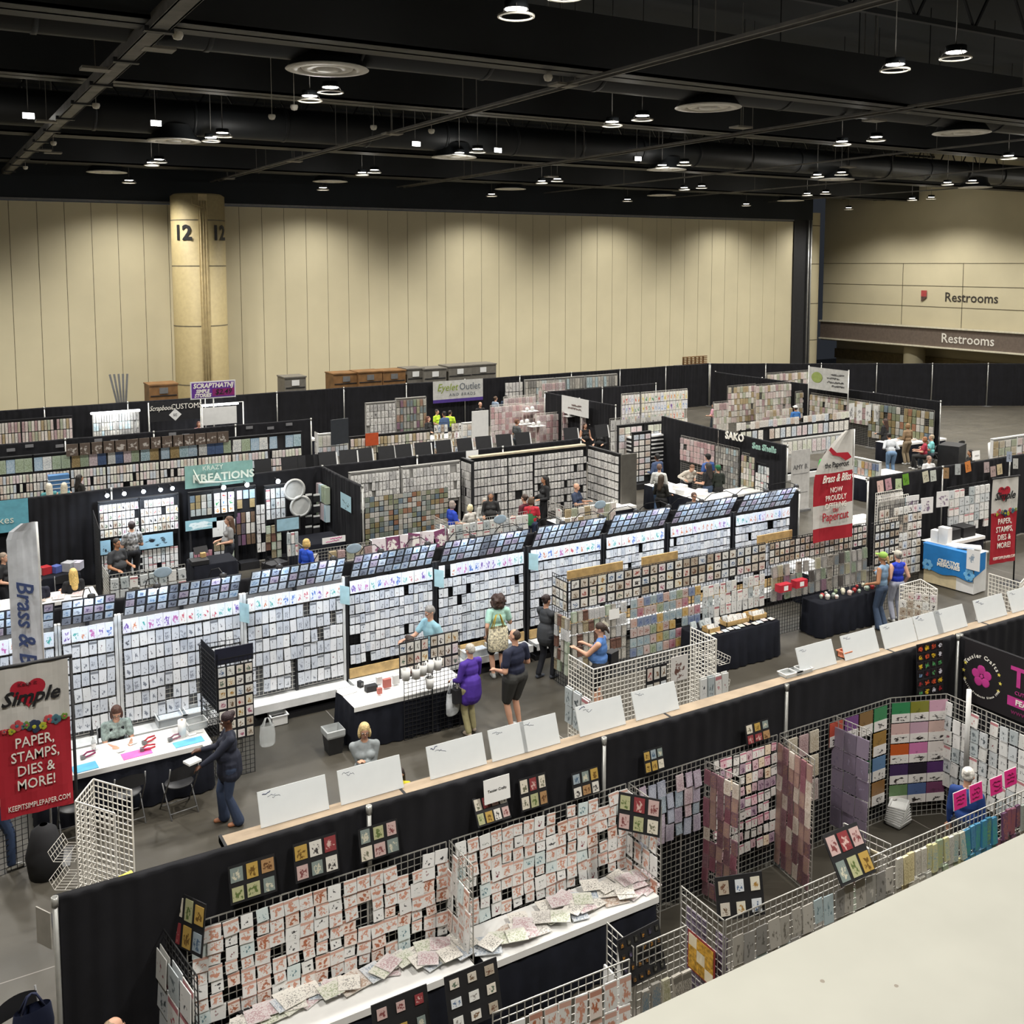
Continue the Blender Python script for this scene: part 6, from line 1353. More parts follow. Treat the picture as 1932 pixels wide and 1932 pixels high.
for k, (px, Y_) in enumerate(((1616, 19.3), (1626, 19.5), (1505, 17.0), (1516, 17.1))): b = MB(); b.box(-.3, .3, -.2, .2, 0, .06+.03*k); tag(b.build('paper_stack', M_PAPER, M=FR(XA(px, Y_), Y_, .77)), 'white paper stack near the Papercut flag pole, %s' % ordn(k+1), 'paper stack')
table(XA(1502, 17.0), XA(1535, 17.0)+.1, 16.6, 17.3, .76, 'small white table at the far end of the lit wall', where='at the lit wall end')
# jumble of kit packs in the far right booth
for k, (Y_, a, c, z0, z1, r_, n) in enumerate(((34.5, 1425, 1490, .5, 2.4, 6, 13), (36.0, 1372, 1425, .5, 2.2, 6, 10), (33.2, 1345, 1372, .5, 2.0, 5, 6), (36.5, 1445, 1530, .8, 2.6, 5, 15), (32.6, 1437, 1492, .4, 1.6, 4, 9), (34.0, 1500, 1560, .8, 2.0, 5, 10), (30.5, 1400, 1440, .3, 1.5, 4, 8))):
    rackY(Y_, a, c, z0, z1, r_, n, 'kit_pack', 'far jumble rack, %s' % ordn(k+1), back='gs', jit=.7, t=.06)
rackX(35.75, 1530, 1640, 1.0, 2.0, 4, 22, 'kit_pack', 'long far side wires', back='gs', jit=.6, t=.05, pw=.9)
rackX(35.72, 1640, 1762, .5, 2.0, 5, 16, 'scrap_sample', 'wires by the open floor', back='gs', jit=.4, t=.05)
hb = XP(1525, 712, 35.6); hc = XP(1600, 715, 35.6)
ta = empty('booth_banner', (0, 0, 0), 0, 'white booth banner with green tea cup drawing', 'banner'); ta.matrix_world = FR(35.3, XP(1525, 745, 35.3).y, 2.35, -90); Wt = XP(1525, 745, 35.3).y-XP(1600, 745, 35.3).y
b = MB(); b.box(0, Wt, -.01, 0, 0, 1.0); b.build('fabric', mat('banner_white', 'c4c4c0', .6), ta); b = MB(); b.ball((Wt*.22, -.02, .55), (.33, .006, .25), 14); b.build('tea_cup_print', mat('tea_green', '98a860', .6), ta)
scrawl(ta.matrix_basis @ Matrix.Translation((Wt*.68, -.02, .75)), Wt*.5, 4, ta, M_GREY, .012, .17)
for s in (0, Wt): b = MB(); b.tube([(s, 0, -2.35), (s, 0, 1.05)], .03, 6); b.build('pole', M_STEEL, ta)
table(33.9, 37.0, 27.0, 28.0, .76, 'long black-skirted class table beside the open floor', where='beside the open floor')
for k in range(7): put('paper_pad', FR(34.2+k*.4, 27.5+R.uniform(-.2, .3), .80, R.uniform(-20, 20), -88), .3, .25, .01, 'spread on the far class table, %s' % ordn(k+1))
for k, (x, y) in enumerate(((34.3, 26.2), (35.2, 26.2), (36.0, 26.2), (36.9, 26.4))): chair(x, y, 0, 'black folding chair at the far class table, %s' % ordn(k+1))
b = MB(); b.box(-.5, .5, -.4, .4, 0, .9); tag(b.build('stroller_bags', M_BLACK, M=FR(*Z(1795, 880, 0)[:2], 0, 20)), 'dark cart loaded with black bags by the class table', 'cart')
b = MB(); b.lathe([(0, 0), (.45, 0), (.5, .9), (.45, .9), (.42, .05)], 20); tag(b.build('round_bin', M_STOPW, M=FR(*Z(1888, 880, 0)[:2], 0)), 'large white round bin on the open concrete floor', 'bin')
# ================================================================ paper wall between third and fourth drape walls
for k, (a, c) in enumerate(((0, 62), (63, 132), (134, 200), (202, 262), (264, 300), (302, 372), (374, 436), (438, 505), (507, 568))):
    wh = 'bay %s of the paper wall' % ordn(k+1)
    rackY(34.9, a-6 if a == 0 else a, c, 1.55, 2.0, 1, 4 if c-a > 40 else 2, 'photo_sheet', wh, back='wh' if False else 'bk', jit=.2, pw=.95, ph=.95)
    rackY(34.85, a, c, .35, 1.5, 4, max(4, (c-a)//6), 'paper_pad', wh, jit=.4, t=.05, ph=.85)
for k in range(14): 
    px = 140+k*22.5 if k < 6 else 275+(k-6)*21; put('photo_sheet', FR(XA(px, 34.7), 34.75, 2.35, 0), .4, .38, .03, 'brown and grey poster atop the paper wall, %s' % ordn(k+1), pal=P('5c5048', 'b0aaa4', 0, .8))
p0_ = XA(109, 34.5); b = MB(); b.box(-.3, .3, -.15, .15, 0, 1.5)
for i in range(9): b.box(-.31, .31, -.17, .17, .3+i*.13, .32+i*.13, m=1)
tag(b.build('paper_tower', [mat('tower_blue', '4c78a8', .6), M_STOPW], M=FR(p0_, 34.3, 0)), 'blue stepped paper tower in the paper wall', 'paper tower')
for k, px in enumerate((20, 55, 112, 185, 215, 325, 350, 470, 510, 545)):
    p = YP(px, 0, 35.2); sheet(FR(XA(px, 35.25, 2.4), 35.22, 2.28 if k % 2 else 2.2), .24, .1, 'small dark printed label on the curtain above the paper wall, %s' % ordn(k+1), 'label', m=mat('label_grey', '77777a', .6))
rackY(34.6, 600, 655, .3, 1.9, 4, 7, 'paper_pad', 'white album shelves past the paper wall', back='wh', jit=.2, t=.05); rackX(12.6, 596, 604, .3, 1.9, 4, 4, 'stamp_pack', 'side of album shelves', jit=.3)
# black seat-back like panels over the third curtain
for k in range(13):
    px = 612+k*37+(R.random()-.5)*8 if k < 11 else (1072, 1130)[k-11]
    x = XA(px, 27.8, 2.5) if px < 1200 else 0
    b = MB(); b.box(-.26, .26, -.015, .015, 0, .42); c = MB(); c.box(.27, .31, -.01, .01, -.05, .38)
    place('header_sign', 'black header panel leaning above the third curtain, %s along' % ordn(k+1), 'header panel', FR(x, 27.6, 2.26, R.uniform(-5, 5), -14), [('panel', b, M_BLACK), ('white_strip', c, M_STOPW)])
for k, px in enumerate((495, 545, 575, 590)):
    b = MB(); b.box(-.24, .24, -.015, .015, 0, .4); tag(b.build('header_sign', M_BLACK, M=FR(XA(px, 27.8, 2.5), 27.7, 2.22, 0, -10)), 'black header panel beside the Krazy banner, %s along' % ordn(k+1), 'header panel')
# middle booths with green and orange goods
rackY(40.6, 690, 745, .5, 2.0, 5, 8, 'stamp_pack', 'silver shelves with green pots', back='gr', jit=.4, t=.06)
rackY(40.6, 747, 803, .5, 2.1, 5, 9, 'tool_packet', 'silver shelves with lime pots', back='gr', jit=.4, t=.06)
rackY(37.0, 660, 810, .3, 1.25, 3, 22, 'kit_pack', 'low counter of small packs', back='bk', jit=.5, t=.05)
rackY(37.0, 818, 870, .2, 1.5, 4, 8, 'card_sample', 'black card wires behind lit wall', back='gb', jit=.3)
rackY(37.0, 872, 915, .2, 1.4, 5, 5, 'paper_pad', 'white drawer unit goods', back='wh', jit=.2)
p = YP(700, 828, 36.9); sheet(FR(p.x, 36.8, p.z-.25), .55, .5, 'orange and dark sign on the low counter', 'sign', m=mat('sign_orange', 'b04820', .6), txt=None)
b = MB(); b.box(-.35, .35, -.02, .02, 0, .9); tag(b.build('chalk_sign', mat('chalk', '30343a', .5), M=FR(XA(641, 33.8, 2), 33.8, 1.7, 10)), 'tall dark chalk sign beside album shelves', 'sign')
# eyelet outlet banner
ea, eb = YP(815, 722, 43.4), YP(909, 717, 43.4); W = eb.x-ea.x; Me = FR(ea.x, 43.3, 1.42, 0); H_ = 1.05
ey = empty('booth_banner', (0, 0, 0), 0, 'large white Eyelet Outlet banner with purple base stripe', 'banner'); ey.matrix_world = Me
b = MB(); b.box(0, W, -.01, 0, .16, H_); b.build('fabric', mat('banner_white2', 'c8c8c4', .6), ey); b = MB(); b.box(0, W, -.012, 0, 0, .16); b.build('purple_stripe', mat('stripe_purple', '4c3488', .6), ey)
text('lettering', 'Eyelet', Me @ Matrix.Translation((W*.28, -.03, .72)), .50, mat('eyelet_green', '889c30', .6), ey, shear=.25, sx=.9); text('lettering', 'Outlet', Me @ Matrix.Translation((W*.73, -.03, .72)), .48, mat('eyelet_grey', '606870', .6), ey, sx=.9); text('lettering', 'AND BRADS', Me @ Matrix.Translation((W*.58, -.03, .36)), .2, mat('eyelet_grey', '606870', .6), ey, sp=1.4)
# pink flower stands
for k, (Y_, a, c, z0, z1, r_, n) in enumerate(((38.5, 925, 985, .2, 1.8, 6, 9), (40, 950, 1010, .4, 1.9, 5, 9), (40.5, 1015, 1065, .4, 2.4, 6, 8), (36.5, 1010, 1055, .2, 1.6, 5, 7), (35.8, 1060, 1140, .2, 1.8, 6, 12), (38.2, 985, 1050, .3, 1.8, 5, 10), (34.5, 1095, 1150, .2, 1.7, 5, 8))):
    rackY(Y_, a, c, z0, z1, r_, n, 'pink_pack', 'pink flower stands, %s' % ordn(k+1), back='gw', jit=.5, t=.05)
for k, (px, py, Y_) in enumerate(((990, 800, 37.4), (1012, 804, 36.2), (1080, 785, 35.4), (1000, 776, 37.8), (1110, 788, 35.2), (1125, 800, 34.2))):
    p = YP(px, py, Y_); b = MB(); b.box(-.35, .35, -.2, .2, 0, .02); b.ball((-.15, 0, .1), .09, 8); b.ball((.12, 0, .12), .1, 8); tag(b.build('display_shelf', M_STOPW, M=FR(*p)), 'white shelf with small flower pots in the pink stands, %s' % ordn(k+1), 'shelf')
b = MB(); b.box(-.38, .38, -.02, .02, 0, 1.1); tag(b.build('blank_screen', M_STOPW, M=FR(XA(906, 36, 1.5), 36, 1.0)), 'plain white panel before the Eyelet banner', 'panel')
table(XA(800, 38), XA(880, 38), 37.6, 38.6, .8, 'white table under the Eyelet banner', where='under the Eyelet banner')
# ================================================================ last row
rackY(43.2, -8, 40, .3, 2.0, 4, 8, 'kit_pack', 'last row near shelves, first bay', back='bk', jit=.2, t=.06); rackY(43.2, 42, 137, .3, 2.0, 4, 16, 'kit_pack', 'last row near shelves, second bay', back='bk', jit=.2, t=.06)
rackY(42.8, 176, 217, .8, 2.1, 4, 8, 'stencil_packet', 'lit grey cabinet near', back='gr', jit=.2, t=.05); rackY(42.8, 219, 262, .8, 2.1, 4, 8, 'stencil_packet', 'lit grey cabinet far', back='gr', jit=.2, t=.05)
for k, px in enumerate((196, 238, 395, 425)):
    xx = XA(px, 42.5, 2.3); b = MB(); b.box(-.5, .5, -.1, .1, 0, .06); tag(b.build('strip_light', mat('strip_glow', (.95, .97, 1), emit=12), M=FR(xx, 42.4, 2.2)), 'glowing strip light over far cabinets, %s' % ordn(k+1), 'strip light'); spot(xx, 42.3, 2.2, 60, 150, .8, .1, (.9, .95, 1), aim=(xx, 42.9, 1.2))
table(XA(145, 39.5), XA(255, 39.5), 39, 40, .8, 'far white table of bins near the paper wall', where='of bins near the paper wall')
for k in range(7): crate(FR(XA(155+k*15, 39.5), 39.5, .81), .5, .35, .2, 'white bin on the far bin table, %s' % ordn(k+1), M_STOPW)
drape(XA(276, 39.5), 36.0, XA(250, 41), 41.5, 'beside the Scrapbook Customs banner', bay=2.8, h=1.6) if False else None
# scrapbook customs banner
sa, sb = YP(280, 760, 36.0), YP(378, 752, 36.0); W = sb.x-sa.x; Ms = FR(sa.x, 36.0, YP(280, 797, 36).z, 0); Hs = sa.z-YP(280, 797, 36).z
sc = empty('booth_banner', (0, 0, 0), 0, 'black Scrapbook Customs banner with white diamond', 'banner'); sc.matrix_world = Ms
b = MB(); b.box(0, W, -.01, 0, 0, Hs); b.build('fabric', M_BLACK, sc); text('lettering', 'CUSTOMS', Ms @ Matrix.Translation((W*.72, -.03, Hs*.7)), .26, M_WTTXT, sc, sx=.9); text('lettering', 'Scrapbook', Ms @ Matrix.Translation((W*.23, -.03, Hs*.68)), .24, M_WTTXT, sc, shear=.4, sx=.75)
b = MB(); b.box(-.15, .15, -.02, -.012, -.15, .15, M=Matrix.Translation((W*.5, 0, Hs*.3)) @ Matrix.Rotation(PI/4, 4, 'Y')); b.build('diamond_logo', M_STOPW, sc); text('lettering', 'SC', Ms @ Matrix.Translation((W*.5, -.03, Hs*.3)), .12, M_GREY, sc)
for s in (0, W): b = MB(); b.tube([(s, 0, -Ms.translation.z), (s, 0, Hs)], .025, 6); b.build('pole', M_STEEL, sc)
sg = YP(362, 752, 42.0); sh_ = YP(442, 724, 42.0); W = sh_.x-sg.x; Hs = sh_.z-YP(442, 752, 42).z; Mg = FR(sg.x, 42.0, YP(362, 752, 42).z, 0)
st = empty('shop_sign', (0, 0, 0), 0, 'purple price sign with bold white SCRAPTHATNJ lettering', 'sign'); st.matrix_world = Mg
b = MB(); b.box(-.05, W+.05, .0, .03, -.05, Hs+.05); b.build('frame', M_STOPW, st); b = MB(); b.box(0, W, -.01, 0, 0, Hs); b.build('panel', mat('sign_purple', '603090', .6), st); b = MB(); b.box(W*.48, W, -.014, -.01, Hs*.08, Hs*.55); b.build('price_patch', mat('sign_magenta', '881c68', .6), st)
text('lettering', 'SCRAPTHATNJ', Mg @ Matrix.Translation((W*.5, -.02, Hs*.78)), .26, M_WTTXT, st, shear=.2, bold=.01, sx=.95); text('lettering', 'SIMPLE', Mg @ Matrix.Translation((W*.25, -.02, Hs*.43)), .2, M_WTTXT, st, shear=.2, bold=.008, sx=.9); text('lettering', 'STORIES', Mg @ Matrix.Translation((W*.25, -.02, Hs*.15)), .2, M_WTTXT, st, shear=.2, bold=.008, sx=.9); text('lettering', '$2.49', Mg @ Matrix.Translation((W*.73, -.03, Hs*.33)), .3, M_BLACK, st, shear=.2, bold=.004)
b = MB(); b.tube([(W*.5, .03, -Mg.translation.z), (W*.5, .03, 0)], .03, 6); b.build('pole', M_STEEL, st)
wb = empty('blank_banner', (0, 0, 0), 0, 'plain white cloth banner on a white pipe frame', 'banner'); pa, pb = YP(382, 770, 36.3), YP(446, 768, 36.3); wb.matrix_world = FR(pa.x, 36.3, YP(382, 803, 36.3).z)
b = MB(); b.box(0, pb.x-pa.x, -.01, 0, 0, pa.z-YP(382, 803, 36.3).z); b.build('fabric', M_STOPW, wb); b = MB(); q = pb.x-pa.x; hh_ = wb.matrix_basis.translation.z
b.tube([(0, .03, -hh_), (0, .03, .75), (q+.25, .03, .75), (q+.25, .03, -hh_)], .025, 6); b.build('pipe_frame', M_STOPW, wb)
rackY(38.6, 262, 336, .6, 1.3, 2, 12, 'kit_pack', 'booth under customs banner', back='bk', jit=.3); rackY(38.6, 338, 372, .4, 1.4, 3, 6, 'pink_pack', 'booth beside customs banner', jit=.3)
for k, (px, c) in enumerate(((498, 'd8d8d8'), (532, 'd0d0d0'), (572, '58a0b0'))):
    p = YP(px, 787, 38); b = MB(); (b.box(-.2, .2, -.05, .05, 0, .3) if k < 2 else b.ball((0, 0, .15), .2, 12)); tag(b.build('counter_display', mat('disp_'+c, c, .5), M=FR(p.x, 38, 1.3)), ('white sample sign on the far counter, %s' % ordn(k+1)) if k < 2 else 'teal ball on the far counter', 'display'); 
table(XA(460, 38), XA(590, 38), 37.6, 38.4, 1.28, 'long white counter before the far curtain', where='before the far curtain')
rackY(43.1, 952, 985, .3, 2.2, 4, 5, 'stamp_pack', 'far black wires beside people', back='gb', jit=.3, t=.05)
for k, (a, c) in enumerate(((990, 1045), (1048, 1102), (1105, 1163))): rackY(43.0, a, c, .5, 2.2, 5 if k == 0 else 3, 11, 'stencil_packet', 'far white shelves, bay %s' % ordn(k+1), back='gr', jit=.3, t=.06)
rackY(41.8, 1140, 1185, .6, 1.3, 2, 10, 'paper_pad', 'far low racks past white shelves', jit=.4, t=.06, back='wh'); rackY(41.5, 1188, 1236, .6, 1.7, 3, 9, 'stencil_packet', 'far silver rack of bags', jit=.5, t=.06, back='gs')
p = YP(1075, 765, 33.4); hl = empty('booth_banner', (0, 0, 0), 0, 'small white script banner on the dark booth wall', 'banner'); hl.matrix_world = FR(23.62, 35.9, 1.75, -90)
b = MB(); b.box(0, 2.0, -.01, 0, 0, .75); b.build('fabric', M_STOPW, hl); scrawl(hl.matrix_basis @ Matrix.Translation((1.0, -.02, .42)), 1.1, 2, hl, mat('faint_brown', '8c7c78', .6), .012, .14)
# shipping crates behind the last curtain
M_OAK = mat('crate_oak', '7a5834', .6, var=.25, scale=3); M_GBOX = mat('crate_grey', '6c6860', .6, var=.15)
def bigcrate(px0, px1, pyt, Y_, m, label, swing=0):
    x0_, x1_ = XA(px0, Y_, 3), XA(px1, Y_, 3); zt = YP((px0+px1)/2, pyt, Y_).z; w_ = x1_-x0_
    t = empty('shipping_crate', ((x0_+x1_)/2, Y_, 0), 0, label, 'crate'); b = MB(); b.box(-w_/2, w_/2, 0, 1.1, 0, zt); b.build('crate_body', m, t)
    b = MB(); b.box(-w_/2-.03, w_/2+.03, -.03, 1.12, zt, zt+.06); b.build('lid', m, t)
    b = MB()
    for z in (zt-.45, zt-.9): b.box(-w_/2+.05, w_/2-.05, -.02, 0, z-.02, z+.02)
    b.build('drawer_gap', M_BLACK, t); b = MB(); b.box(-.18, .18, -.03, -.02, zt-.36, zt-.1); b.build('stencil_label', M_GREY if m is M_OAK else M_STOPW, t)
for k, (a, c, y, m) in enumerate(((281, 335, 727, M_OAK), (537, 577, 713, M_GBOX), (629, 677, 706, M_OAK), (676, 721, 703, M_OAK), (722, 765, 701, M_OAK), (768, 800, 697, M_GBOX), (800, 842, 697, M_GBOX), (846, 890, 692, M_GBOX), (886, 936, 689, M_GBOX))):
    bigcrate(a, c, y, 45.4+(k % 3)*.1, m, '%s shipping crate behind the last curtain, %s along' % ('brown' if m is M_OAK else 'grey', ordn(k+1)))
p = YP(1312, 690, 45.5); b = MB()
for i in range(6): b.box(-.9, .9, 0, .1, .1*i, .1*i+.05); b.box(-.9+.3*i, -.85+.3*i, 0, .1, 0, .5)
tag(b.build('wooden_pallet', M_OAK, M=FR(p.x, 45.5, p.z)), 'orange wooden pallets standing above the last curtain', 'pallet'); b = MB(); b.box(-.9, .9, 0, .8, 0, p.z); tag(b.build('pallet_cart', M_GBOX, M=FR(p.x, 45.6, 0)), 'grey cart carrying the wooden pallets', 'cart')
for k in range(5):
    p = YP(218+k*5, 745, 45.3); b = MB(); b.box(-.04, .04, 0, .04, 0, 1.0); b.box(-.04, .04, 0, .04, -p.z, 0); tag(b.build('metal_strip', M_GREY, M=FR(p.x, 45.3, p.z-.1) @ Matrix.Rotation(-.2+.07*k, 4, 'Y')), 'grey metal strip leaning behind the last curtain, %s' % ordn(k+1), 'metal strip')
# left end between second and third curtains: work tables
table(.3, 3.1, 25.5, 26.3, .76, 'black-covered table of boxes before the long curtain', top=None, where='of boxes before the long curtain')
for k, (px, c, s) in enumerate(((52, '8c9094', .24), (70, 'c8c8c4', .2), (85, 'b02830', .22), (106, '5060a0', .2), (130, 'a8a8ac', .26), (145, 'c8c4d0', .24), (40, '909090', .2))):
    b = MB(); b.box(-s/2, s/2, -s/2, s/2, 0, s*.8); tag(b.build('craft_box', mat('cb_'+c, c, .6), M=FR(XA(px, 25.9, .9), 25.9, .765, 12*k)), '%s box on the table before the long curtain' % ('silver', 'white', 'red', 'blue', 'grey', 'lilac white', 'dull grey')[k], 'box')
table(1.0, 3.2, 23.6, 24.3, .76, 'work table where two women in black sit drawing', where='where two women draw'); table(-.6, .9, 20.6, 22.2, .76, 'white cluttered table at the picture edge', where='at the picture edge')
for k in range(5): put('paper_pad', FR(1.2+k*.42, 23.95, .80, R.uniform(-20, 20), -88), .24, .3, .01, 'on the work table, %s' % ordn(k+1))
for k in range(8): b = MB(); b.lathe([(0, 0), (.04, 0), (.04, .12), (0, .12)], 12); tag(b.build('marker_cup', M_STOPW, M=FR(.15+.09*(k % 4), 21.2+.15*(k//4), .77)), 'white cup on the cluttered table at the edge, %s' % ordn(k+1), 'cup')
chair(2.75, 25.2, 180, 'black folding chair empty before the box table'); chair(2.3, 22.95, 0, 'black folding chair under the blonde woman in black'); chair(1.5, 22.9, 0, 'black folding chair under the dark-haired woman drawing')
# ================================================================ people in the aisles
def G(px, py, z=0): p = Z(px, py, z); return p.x, p.y
def at_head(px, py, h=1.65, sit=0, seat=.46):      # ground position from the middle of the head
    z = (h*.94 if not sit else seat+h*.43); return G(px, py, z)
FLORAL = mat('fabric_floral', '8c9c98', .8, var=.5, scale=22); BW = mat('fabric_black_white', (.25, .25, .25), .8, var=.98, scale=18); TEALT = mat('fabric_teal', '4c8c90', .8, var=.1)
person('seated woman in pale floral blouse and dark apron cutting paper', *((at_head(232, 1376, 1.62, 1)[0]), 16.28), -90, 1.62, 'x', '20242c', 'light', '4a2c20', 'bob', sit=1, arms=((-.10, -.42, .80), (.17, -.40, .80)), lean=14, head=(-8, 22), glasses=1, pat=FLORAL, apron='15161c', wide=1.12)
chair(at_head(232, 1376, 1.62, 1)[0], 16.42, 180, 'black folding chair under the floral blouse woman')
x, y = G(436, 1553); person('woman in navy hoodie and flared jeans holding white papers', x, y, 172, 1.66, '1c2030', '303c54', 'dark', '2c1c20', 'bun', 'long', 'flare', arms=((-.20, -.38, 1.12), (.12, -.42, 1.02)), shoes='a87050', head=(5, 22), stride=.18, wide=1.2, long_top=.1)
b = MB(); b.box(-.1, .1, -.08, .08, 0, .03); tag(b.build('folded_paper', M_PAPER, M=FR(x-.52, y+.0, 1.06, 20)), 'white folded papers in the hands of the navy hoodie woman', 'paper')
person('blonde woman in grey sweater with folded arms and glasses', 5.2, 12.95, -105, 1.62, '8a9092', '20242c', 'light', 'c8b07c', 'bob', 'long', arms=((.12, -.24, 1.08), (-.04, -.22, 1.22)), head=(0, 14), glasses=1, wide=1.12)
x, y = at_head(755, 1472, 1.05); person('small dark-haired person in yellow shirt peeking past a header board', x, y, -120, 1.15, 'd8c828', '30343c', 'light', '2a1c16', 'long', head=(0, 0))
x = XA(812, 16.55, 1.5); person('grey-haired man in light blue tee holding a phone', x, 16.55, 190, 1.76, '8cb4c0', '3c5474', 'light', '8c8884', 'short', 'short', arms=((-.22, -.42, 1.12), (.25, -.05, .9)), head=(0, 20), female=0, glasses=1, wide=1.05)
b = MB(); b.box(-.04, .04, -.08, .08, 0, .012); tag(b.build('mobile_phone', M_STOPW, M=FR(x-.5, 16.4, 1.16, 15)), 'white phone in the hand of the light blue tee man', 'phone')
person('person in dark denim seated behind the card screens', 7.5, 16.42, -70, 1.62, '2c3c58', '20242c', 'light', '3a2a20', 'bun', 'long', sit=1, arms=((-.2, -.42, .82), (.25, -.4, .82)), head=(0, 20))
x, y = G(888, 1384); person('grey-haired woman in purple shirt seen from behind', x, y, 100, 1.58, '4a2c94', 'a09870', 'light', 'b0aca4', 'short', 'long', 'long', shoes='b0a090', arms=((-.22, -.30, 1.0), (.22, -.25, 1.0)), long_top=.2, wide=1.32, head=(12, 14), stride=.12)
tote(FR(x-.28, y+.12, 1.0, 30), .36, .40, 'white plastic bag with blue print carried by purple shirt woman', mat('bag_print', 'c0c4c8', .5, var=.3, scale=9), 'shopping_bag', .22)
b = MB(); b.tube([(.12, .10, 1.36), (.0, .17, 1.25), (-.16, .17, 1.0), (-.25, .05, .85)], .016, 6); c = MB(); c.box(-.34, -.2, -.02, .12, .62, .86); place('shoulder_bag', 'black shoulder bag with grey woven strap on purple shirt', 'bag', FR(x, y, 0, 10), [('strap', b, mat('strap_grey', 'a8a49c', .8)), ('bag_body', c, M_BLACK)])
x, y = G(972, 1376); person('balding man in navy tee and charcoal shorts seen from behind', x, y, 108, 1.78, '161c34', '30302e', 'light', '3a2c24', 'balding', 'short', 'short', arms=((-.26, -.22, 1.05), (.26, -.2, 1.05)), female=0, wide=1.4, head=(18, 5))
x, y = G(918, 1262); y = min(y, 16.75); person('curly-haired woman in mint top and black shorts', x, y, 82, 1.66, 'a8d0c0', '15161a', 'light', '3c2820', 'curly', 'short', 'short', arms=((-.26, -.26, 1.15), (.24, .0, .9)), wide=1.3, shoes='b0b0ac')
tote(FR(x-.12, y-.22, 1.36, 0), .46, .46, 'cream tote bag with dark dotted print on mint top woman', mat('tote_print', 'd8cfb4', .8, var=.75, scale=26), strap=.26, sm=mat('strap_mustard', 'b89c30', .7))
x, y = G(1030, 1279); person('dark-haired woman in charcoal tee browsing the ink booth', x, y, 10, 1.66, '3a3c40', '14161e', 'light', '2a1a18', 'bun', 'short', arms=((-.1, -.42, 1.05), (.2, -.35, 1.0)), shoes='3c4048', head=(0, 10), wide=1.2, stride=.2, long_top=.05)
x, y = 11.05, 14.55; x, y = G(1132, 1345); person('woman in blue tank top with ponytail browsing', x, y, 128, 1.66, '4c74b0', '14151a', 'light', '34241c', 'pony', 'none', 'short', arms=((-.2, -.35, 1.2), (.14, -.42, 1.22)), head=(10, 15), wide=1.32)
b = MB(); b.box(-.12, .12, -.08, .08, -.16, .16); tag(b.build('hip_bag', M_BLACK, M=FR(x+.28, y+.05, .92, 20)), 'black bag at the hip of the blue tank woman', 'bag')
x, y = G(1662, 1186); person('woman in green cap and pale denim vest', x, y, 100, 1.72, '7c98b4', '3c4c64', 'tan', 'b89868', 'pony', 'none', 'flare', arms=((-.28, -.25, 1.15), (.2, -.2, 1.0)), cap='8cb050', wide=1.0)
x, y = G(1690, 1172); person('woman in royal blue tank and patterned skirt', x, y, 75, 1.62, '1c38b4', 'a8acbc', 'fair', '8c8880', 'bun', 'none', 'long', arms=((-.26, -.08, .9), (.24, -.08, .9)), cap='b0aca0', wide=1.15)
x, y = G(5, 1640); person('shopper in black tee and blue jeans at the picture edge', x-.05, y, 10, 1.72, '101114', '2c3c58', 'light', '3a2a20', 'short', 'short', arms=((-.24, -.12, .9), (.24, -.12, .9)), shoes='c8c8c0', female=0, stride=.3)
x, y = at_head(212, 1945, 1.6); person('person with thin hair just entering the bottom edge', x, y, 20, 1.6, '20242c', '20242c', 'light', '8c7860', 'balding', female=0)
x, y = at_head(1826, 1465, 1.6); person('white-haired woman in deep blue blouse behind pink signs', x, y, 20, 1.6, '1c3c7c', '20242c', 'light', 'd8d4cc', 'bun', 'long', head=(0, 20), wide=1.1)
p = Z(50, 1905, .85); ch = chair(p.x, p.y+.1, 200, 'black chair with navy bag at the bottom picture edge'); tote(FR(p.x+.05, p.y, 1.0, 10), .4, .4, 'navy cloth bag hanging on the bottom edge chair', mat('bag_navy', '1c2440', .8), strap=.15)
p = Z(100, 1690, 2.3); b = MB(); b.box(-.1, .1, -.01, 0, -.34, 0); tag(b.build('hanging_card', mat('plastic_grey', 'a09c94', .4), M=FR(.74, 9.5, 2.36, -60)), 'pale plastic sheet hanging from the corner pole', 'sheet')
x, y = Z(60, 1655, .4)[:2]; b = MB(); b.lathe([(0, 0), (.2, 0), (.24, .3), (.16, .62), (.05, .7)], 16); tag(b.build('black_bag', mat('bag_black', (.012, .012, .014), .8), M=FR(1.15, 14.2, 0)), 'tall black bag on the floor behind the Simple banner', 'bag')
gridrun((.3, 14.4), (1.0, 14.55), 1.0, M_GRIDB, 'low behind the Simple banner', n=1)
